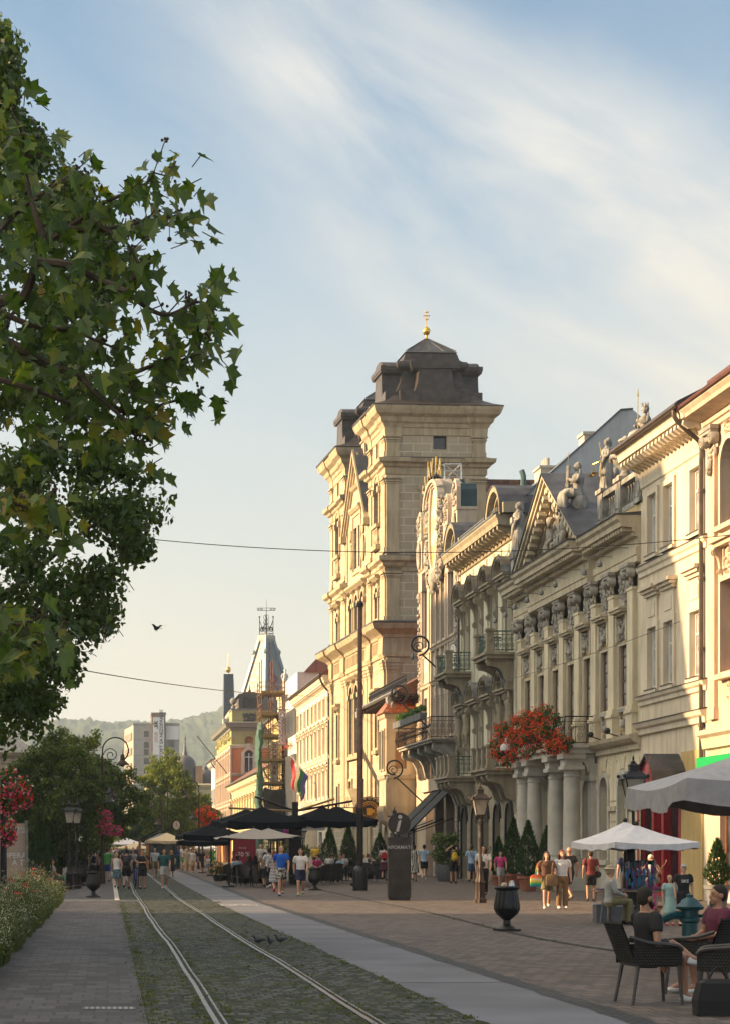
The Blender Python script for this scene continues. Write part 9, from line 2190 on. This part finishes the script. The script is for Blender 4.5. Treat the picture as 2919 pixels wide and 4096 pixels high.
# zoom, x, head, feet | facing | pose | skin | top | bottom | hair | shoes | label
ROWS = """E 870 1200 1480|0|stand|0|short gn|shorts bl|hshort Hd|bk|green T-shirt and blue shorts seen from behind
E 765 1235 1465|0|stand|0|short wh|shorts dk|hshort Hb|wh|white T-shirt carrying a small black backpack at the left
E 815 1262 1470|10|stand|0|none pl|skirt bk|hlong Hd|bk|dusty pink top and black skirt behind the green T-shirt
E 948 1255 1535|5|walk|0|none wh|skirt fl|hbun Hs|bk|white sleeveless top and dark floral skirt walking away
E 1028 1205 1535|-5|walk|1|short dk|shorts bk|hshort Hb|bk|black clothes with a dark backpack walking away on the rails
E 1158 1208 1535|185|cross|1|short bk|shorts bk|hshort Hb|bk|black T-shirt, hand at the face, beside the bicycle
E 1258 1200 1447|180|walk|0|short sp|shorts kh|bald Hd|tn|pale patterned T-shirt and khaki shorts, balding
E 1335 1203 1538|180|walk|1|short te|shorts gy|hshort Hb|lb|dark teal T-shirt and grey shorts walking up the track
E 1393 1228 1447|178|walk|0|dress dk||hlong Hy|bk|dark dress and blond hair behind the teal T-shirt
E 1435 1230 1372|0|walk|0|none lb|shorts wh|hshort Hd|wh|light blue top walking away in the distance
E 1515 1225 1395|180|walk|0|short be|trousers be|hshort Hw|tn|beige outfit with short white-blond hair
E 1563 1208 1412|180|walk|1|none wh|shorts be|hshort Hb|tn|white tank top and light shorts
E 952 1198 1400|180|walk|0|short bk|trousers dk|hshort Hd|bk|black T-shirt far behind the floral skirt
E 1083 1222 1430|180|walk|0|short st|trousers dk|hlong Hd|bk|striped T-shirt far behind the bicycle
E 905 1210 1400|180|walk|0|short gy|shorts dk|hshort Hd|bk|grey T-shirt far behind the green T-shirt
E 655 1200 1430|120|stand|0|short mr|trousers dk|hshort Hd|bk|dark red top standing among the black lanterns
D 825 820 1003|180|walk|0|dress bk||hshort Hb|bk|short black dress walking past the dark cafe
D 880 862 1008|180|walk|0|short sp|shorts dn|hshort Hs|bk|child in a grey T-shirt and denim shorts
O 755 522 1010|183|walk|0|short ro|shorts cm|bald Hd|bl|bright blue T-shirt and camouflage shorts
O 935 560 1012|175|walk|0|short wh|shorts nv|hshort Hd|gn|boy in a white T-shirt and navy shorts
O 640 560 935|25|walk|0|short sp|trousers bk|hshort Hb|wh|printed white T-shirt and black trousers turning away
O 690 585 972|15|walk|0|dress st||hlong Hr|rd|navy and white striped dress
O 600 600 930|10|walk|0|none gy|skirt bk|hlong Hd|bk|grey top and black skirt by the wicker chairs
O 320 545 800|110|stand|0|short dk|trousers dk|hshort Hs|bk|dark grey T-shirt by the red sale poster
O 415 568 800|180|stand|0|short dk|trousers dk|hshort Hs|bk|patterned dark shirt under the taupe parasol
O 500 560 800|180|stand|0|short be|trousers be|hlong Hy|tn|beige top and long blond hair under the taupe parasol
O 565 517 800|170|stand|0|short sp|trousers be|hshort Hs|tn|pale patterned shirt, tall, under the taupe parasol
O 625 540 800|90|stand|0|short lb|trousers dk|hshort Hd|bk|sky blue T-shirt beside the parasol pole
O 1160 515 790|200|stand|0|long sp|trousers wh|hshort Hw|wh|white patterned blouse, white-blond hair and sunglasses
O 1070 528 790|180|stand|0|short ye|trousers dk|bald Hd|bk|yellow top behind the cafe plants
O 1355 522 790|170|stand|0|short bk|trousers bk|hlong Hy|bk|black top and long blond hair by the conifers
O 1410 560 800|80|stand|1|short nv|trousers nv|hbun Hb|bk|navy dress, waitress leaning over the table
O 1448 548 790|200|stand|0|short pl|trousers dk|hshort Hd|bk|pink and white top near the tall pole
B 683 1170 1470|-10|walk|0|short wh|skirt mv|hbun Hb|bk|white shirt and wine-dark skirt with a red bag
B 925 1165 1478|-5|walk|0|dress ze||hbun Hd|br|long zebra-striped dress behind the information pillar
B 1005 1145 1462|-8|walk|0|short lb|shorts bk|hshort Hb|wh|pale blue T-shirt and black shorts with a strap across the back
B 1243 1160 1493|5|up|1|short bk|shorts bk|cap bk|bk|black T-shirt with yellow backpack, hand at the head
B 1390 1157 1490|-15|walk|1|short lb|shorts dn|hshort Hd|bk|blue T-shirt and denim shorts with a black shoulder bag
3 50 362 700|172|walk|0|short wh|trousers bk|hlong Hb|bk|white T-shirt and black trousers beside the brown lantern
3 160 402 648|180|walk|1|short pk|shorts gy|hshort Hb|wh|crimson pink T-shirt and grey shorts
3 455 404 776|175|walk|0|short br|shorts kh|hlong Hd|wh|brown printed T-shirt and green shorts with rainbow bag
3 553 394 776|182|stand|0|short wh|trousers tn|hlong Hr|wh|white blouse and brown trousers holding a red cup
3 598 375 726|20|walk|1|short dk|shorts nv|bald Hd|dk|dark T-shirt, shaven head, behind the two smiling women
3 735 398 728|-5|stand|1|short mr|shorts bk|hshort Hd|dk|maroon T-shirt and black shorts with a bag strap
3 960 385 748|0|stand|0|short nv|trousers dk|bald Hd|bk|broad navy T-shirt behind the trinket rack
3 1120 424 800|185|phone|1|none wh|trousers pk|hshort Hw|wh|white tank top, pink trousers, sunglasses and short white hair
3 1240 556 882|180|stand|0|dress cy||hshort Hs|pk|small girl in a pale turquoise dress
3 1328 484 886|180|stand|0|short bk|shorts bk|cap gy|bk|boy in a black T-shirt with white lettering and a grey cap"""
SEATS = """3 858 555 850|-90|1850|44.6|0|sit|long gy|trousers kh|hat be|stall keeper in a straw hat and grey shirt, head bent
3 1088 712 1405|-68|0|21.25|2|think|short bk|shorts dk|hshort Hb|bearded, in a black T-shirt, legs crossed, hand at the mouth
3 1550 750 1300|100|0|22.75|2|sit|short mv|shorts dk|hshort Hb|plum T-shirt, looking down, at the right edge
B 330 1270 1478|140|0|0|0|sit|short lb|shorts nv|bald Hd|light blue polo shirt and blue shoes on a wicker chair
B 555 1272 1440|-90|0|0|0|sit|short dk|trousers kh|hbun Hr|dark top with red hair in a bun by the tall pole
B 150 1262 1440|60|0|0|0|sit|short lb|trousers dk|hshort Hd|blue shirt seen from behind on a cafe chair
B 240 1240 1440|0|0|0|0|sit|short wh|trousers dk|hshort Hd|white T-shirt seen from behind at the cafe
B 355 1238 1435|190|0|0|1|sit|short wh|trousers dk|hshort Hd|white shirt facing the street at the cafe
B 515 1232 1440|170|0|0|1|sit|long wh|trousers dk|bald Hd|white long sleeves near the tall pole
O 345 665 890|10|0|0|0|sit|short lb|trousers dk|hshort Hb|pale blue shirt, back turned, at the wicker chairs
O 465 650 885|-30|0|0|1|sit|short dk|trousers dk|hlong Hd|dark top and long brown hair at the wicker chairs
O 515 655 885|20|0|0|1|sit|short br|trousers dk|hlong Hb|brown top and black hair at the wicker chairs
O 350 625 880|150|0|0|0|sit|short gy|trousers dk|hshort Hd|grey shirt facing the street at the wicker chairs
O 1085 625 860|190|0|0|0|sit|short pk|trousers dk|hshort Hd|pink patterned shirt behind the cafe urn bin
E 335 1310 1470|-60|0|78|2|sit|none tn|shorts dk|hshort Hb|bare-armed figure on the low wall at the left
E 420 1338 1460|-70|0|79|1|sit|short gy|trousers dk|hshort Hd|grey T-shirt beside the green delivery bag"""
TODO, PEOPLE = [], []; LIPS = plain('lips', (.34, .11, .09), .5)  # darkest skin and dark shorts of the near sitters stand for shade
def person(x, y, h, rz, pose, skin, top, bot, hair, shoe, lab, Y=None, z=None, fine=False):
 X_, Y_ = gp(x, y) if Y is None else (X_at(x, Y), Y)
 if X_ > 8:
  for _ in range(60):
   if X_ > 19.3-.023*(Y_-75): Y_ -= 1.0; X_ = X_at(x, Y_)
 k = h/1.765; who = '' if lab.startswith(('boy', 'small girl', 'child', 'stall')) else 'person in ' if not lab.startswith(('bearded', 'bare')) else 'person, '
 t = thing('person', who+lab, 'person', (X_, Y_, zg(Y_) if z is None else z), radians(rz), None, (k, k, k)); PEOPLE.append(t)
 def add(nm, what, m): TODO.append((t, nm, (pose, what, fine), m))
 add('body', 'body', SKIN[skin])
 for s in (top, bot):
  if s: w, c = s.split(); add({'short': 'shirt', 'long': 'shirt', 'none': 'tank_top'}.get(w, w), w, cloth(c))
 w, c = hair.split()
 if w != 'bald': add({'cap': 'cap', 'hat': 'hat'}.get(w, 'hair'), w, cloth(c))
 add('shoes', 'shoes', cloth(shoe))
 if lab.startswith('bearded'): add('beard', 'beard', cloth('Hb'))
 if abs((rz+360) % 360-180) < 100 or fine:
  g = G(); dz = POSE[pose][2]
  for s in (-1, 1): g.ell((s*.031, .0885, 1.643+dz), (.011, .008, .0055), 6, 4); g.tube([(s*.018, .094, 1.662+dz), (s*.045, .083, 1.664+dz)], .0045, 4)
  if 'sunglasses' in lab: [g.ell((s*.034, .094, 1.643+dz), (.03, .012, .022), 8, 5) for s in (-1, 1)]
  g.build('eyes', cloth('Hd'), t); g = G(); g.ell((0, .1, 1.573+dz), (.022, .008, .007), 8, 4); g.build('lips', LIPS, t)
 return t
for r in ROWS.split('\n'):
 a, rz, pose, sk, top, bot, hair, shoe, lab = r.split('|'); zz, x, yh, yf = a.split(); ox, oy, s = ZM[zz]; x, yh, yf = ox+float(x)/s, oy+float(yh)/s, oy+float(yf)/s
 if zz == '3' and yf > 3640: fine = True
 Y = gp(x, yf)[1]; h = (yf-yh)/F*Y
 if h > 1.9 or (h < 1.55 and not any(q in lab for q in ('boy', 'girl', 'child'))): h = min(1.9, max(1.58, h))
 person(x, yf, h*.985, int(rz), pose, int(sk), top, bot, hair, shoe, lab)
for r in SEATS.split('\n'):
 a, rz, _, Yf, sk, pose, top, bot, hair, lab = r.split('|'); zz, x, yh, yf = a.split(); ox, oy, s = ZM[zz]; x, yf = ox+float(x)/s, oy+float(yf)/s; fine = 20 < float(Yf) < 23
 person(x, yf, 1.62 if fine else 1.74, int(rz), pose, int(sk), top, bot, hair, 'wh' if fine else 'bk', lab, float(Yf) or None, None, fine)
R.seed(31); far = ['navy', 'white', 'grey', 'red', 'green', 'black', 'blue', 'beige', 'pink', 'teal']; cc = dict(zip(far, ('nv', 'wh', 'gy', 'rd', 'gn', 'bk', 'bl', 'be', 'pk', 'te')))
for i in range(34):
 a, b = far[i % 10], far[(i*3+i//10+1) % 10]; x = R.uniform(430, 860) if i < 26 else R.uniform(300, 460); Y = R.uniform(135, 200)
 person(x, 3500, R.uniform(1.6, 1.82), R.choice((0, 180, 175, 10, 90)), R.choice(('walk', 'walk', 'stand')), i % 3, 'short '+cc[a], R.choice(('shorts ', 'trousers '))+cc[b], R.choice(('hshort Hd', 'hlong Hd', 'hshort Hb', 'hlong Hy')), 'bk', 'a %s top and %s legwear, tiny figure in the far crowd' % (a, b), Y)
# grow the templates: union the limbs into one skin, then hang them on the people
keys = {k for _, _, k, _ in TODO}; tmp = {}
for k in keys:
 o = piece(k[0], k[1]).build('template', SKIN[0]); md = o.modifiers.new('union', 'REMESH'); md.mode = 'VOXEL'; md.voxel_size = (.009 if k[2] else .0135) if k[1] == 'body' else .016; tmp[k] = o
 sm = o.modifiers.new('soft', 'SMOOTH'); sm.iterations = 2 if k[1] == 'body' else 5; sm.factor = .4
dg = bpy.context.evaluated_depsgraph_get(); TM = {}
for k, o in tmp.items(): me = bpy.data.meshes.new_from_object(o.evaluated_get(dg)); me.name = k[1]; me.polygons.foreach_set('use_smooth', [True]*len(me.polygons)); TM[k] = me
for o in tmp.values(): bpy.data.objects.remove(o)
for t, nm, k, m in TODO:
 o = link(nm, TM[k], t); o.material_slots[0].link = 'OBJECT'; o.material_slots[0].material = m
# things the people carry
def carry(sub, name, label, col, kind, off=(0, 0, 0)):
 p = next(q for q in PEOPLE if sub in q['label']); M = Matrix.LocRotScale(p.location, p.rotation_euler, p.scale)
 t = thing(name, label, 'bag', M @ Vector(off), p.rotation_euler[2], None, p.scale[0]); m = cloth(col) if isinstance(col, str) else col
 g = G()
 if kind == 'pack':
  g.ell((0, 0, 0), (.15, .075, .22), 12, 8); g.ell((0, -.06, -.07), (.11, .05, .11), 10, 6); g.build('bag_body', m, t, 60); g = G()
  for s in (-1, 1): g.tube(curve_pts([(s*.11, .05, .18), (s*.13, .16, .2), (s*.14, .24, .05), (s*.13, .1, -.15)], 4), .014, 5)
  g.build('strap', m, t)
 else:
  if kind == 'side': g.ell((0, 0, 0), (.13, .07, .12), 12, 8)
  else: g.rings([[(x*k, y*k*.9, z) for x, y in ((-.17, -.06), (0, -.08), (.17, -.06), (.17, .06), (0, .08), (-.17, .06))] for z, k in ((-.2, .8), (-.17, 1), (0, 1.05), (.12, .95), (.17, .6))])
  g.build('bag_body', m, t, 60); g = G(); g.tube(curve_pts([(0, 0, .08), (-.04, .12, .3), (-.22, .14, .52), (-.3, .02, .62), (-.25, -.1, .4), (0, -.05, .08)] if kind == 'side' else [(0, .06, .15), (-.02, .08, .4), (-.04, 0, .52), (0, -.08, .3), (0, -.05, .15)], 5), .011, 5); g.build('strap', m, t)
 return t
carry('small black backpack', 'backpack', 'small black backpack on the white T-shirt by the lanterns', 'bk', 'pack', (0, -.2, 1.22)); carry('with a dark backpack', 'backpack', 'large dark backpack on the person walking on the rails', 'dk', 'pack', (0, -.2, 1.25)); carry('yellow backpack', 'backpack', 'bright yellow backpack on a black T-shirt', 'ye', 'pack', (0, -.2, 1.22)); carry('red bag', 'backpack', 'tiny red bag on a white shirt', 'rd', 'pack', (0, -.17, 1.2))
carry('denim shorts with a black', 'shoulder_bag', 'black shoulder bag on the blue T-shirt', 'bk', 'side', (.22, -.08, .95)); carry('bag strap', 'shoulder_bag', 'small black bag on the maroon T-shirt', 'bk', 'side', (.24, 0, .93)); carry('short white hair', 'shoulder_bag', 'brown leather bag on the white tank top', 'tn', 'side', (-.1, .2, .98)); carry('beside the brown lantern', 'shoulder_bag', 'dark belt bag across the white T-shirt', 'dk', 'side', (.06, .17, 1.12))
m, nt, b = newmat('rainbow cloth'); tc = N(nt, 'ShaderNodeTexCoord'); s = N(nt, 'ShaderNodeSeparateXYZ'); L(nt, tc.outputs['Generated'], s.inputs[0]); q = ramp(nt, s.outputs[2], [(0, (.02, .2, .5)), (.25, (.02, .4, .12)), (.45, (.7, .55, .02)), (.6, (.7, .6, .4)), (.75, (.7, .2, .01)), (1, (.6, .03, .02))]); L(nt, q, b.inputs['Base Color']); carry('rainbow bag', 'tote_bag', 'rainbow striped bag hanging from the woman in brown', m, 'tote', (.33, .08, .88)); carry('rainbow bag', 'tote_bag', 'tan leather bag held in front of the brown T-shirt', 'tn', 'tote', (-.12, .24, .9))
b = next(q for q in PEOPLE if 'grey cap' in q['label']); put_text(b, 'shirt_print', 'SIKE', .085, cloth('wh'), Matrix.Translation((0, .142, 1.24)) @ Matrix.Rotation(pi, 4, 'Z') @ Matrix.Rotation(pi/2, 4, 'X'), b, .004, .002)
# bicycle and delivery bag
def bicycle():
 t = thing('bicycle', 'blue and black bicycle pushed beside the person in black', 'bicycle', at(545, 3556), .1); BKM = cloth('bk')
 for y in (-.52, .52):
  g = G(); c = [(0, y+.33*cos(a), .34+.33*sin(a)) for a in [2*pi*i/28 for i in range(29)]]; g.tube(c, .022, 6); w = g.build('wheel', BKM, t); g = G()
  for i in range(12): g.tube([(0, y, .34), c[i*2+1]], .004, 3)
  g.build('spokes', GUTTER, w)
 g = G();
 for a, q in (((.0, -.52, .34), (0, -.08, .3)), ((0, -.08, .3), (0, -.2, .82)), ((0, -.08, .3), (0, .36, .72)), ((0, -.2, .76), (0, .34, .82)), ((0, .52, .34), (0, .34, .9)), ((0, -.52, .34), (0, -.2, .76))): g.tube([a, q], .02, 6)
 g.build('frame', plain('blue bicycle paint', (.01, .03, .3), .3), t); g = G(); g.tube([(-.27, .26, .98), (-.1, .36, .98), (.1, .36, .98), (.27, .26, .98)], .016, 5); g.tube([(0, .34, .88), (0, .36, .98)], .016, 5); g.build('handlebar', BKM, t); g = G(); g.ell((0, -.22, .9), (.07, .13, .035), 10, 5); g.tube([(0, -.2, .8), (0, -.22, .9)], .014, 5); g.build('saddle', BKM, t)
bicycle()
t = thing('delivery_bag', 'green and black boxy delivery bag on the ground by the lanterns', 'bag', at(232, 3548)); g = G(); g.box(-.3, .3, -.2, .2, .28, .5); g.build('bag_body', plain('neon green cloth', (.0, .38, .06), .6), t); g = G(); g.box(-.28, .28, -.19, .19, .0, .28); g.tube(curve_pts([(-.2, 0, .5), (0, 0, .58), (.2, 0, .5)], 4), .015, 5); g.build('bag_bottom', cloth('bk'), t)
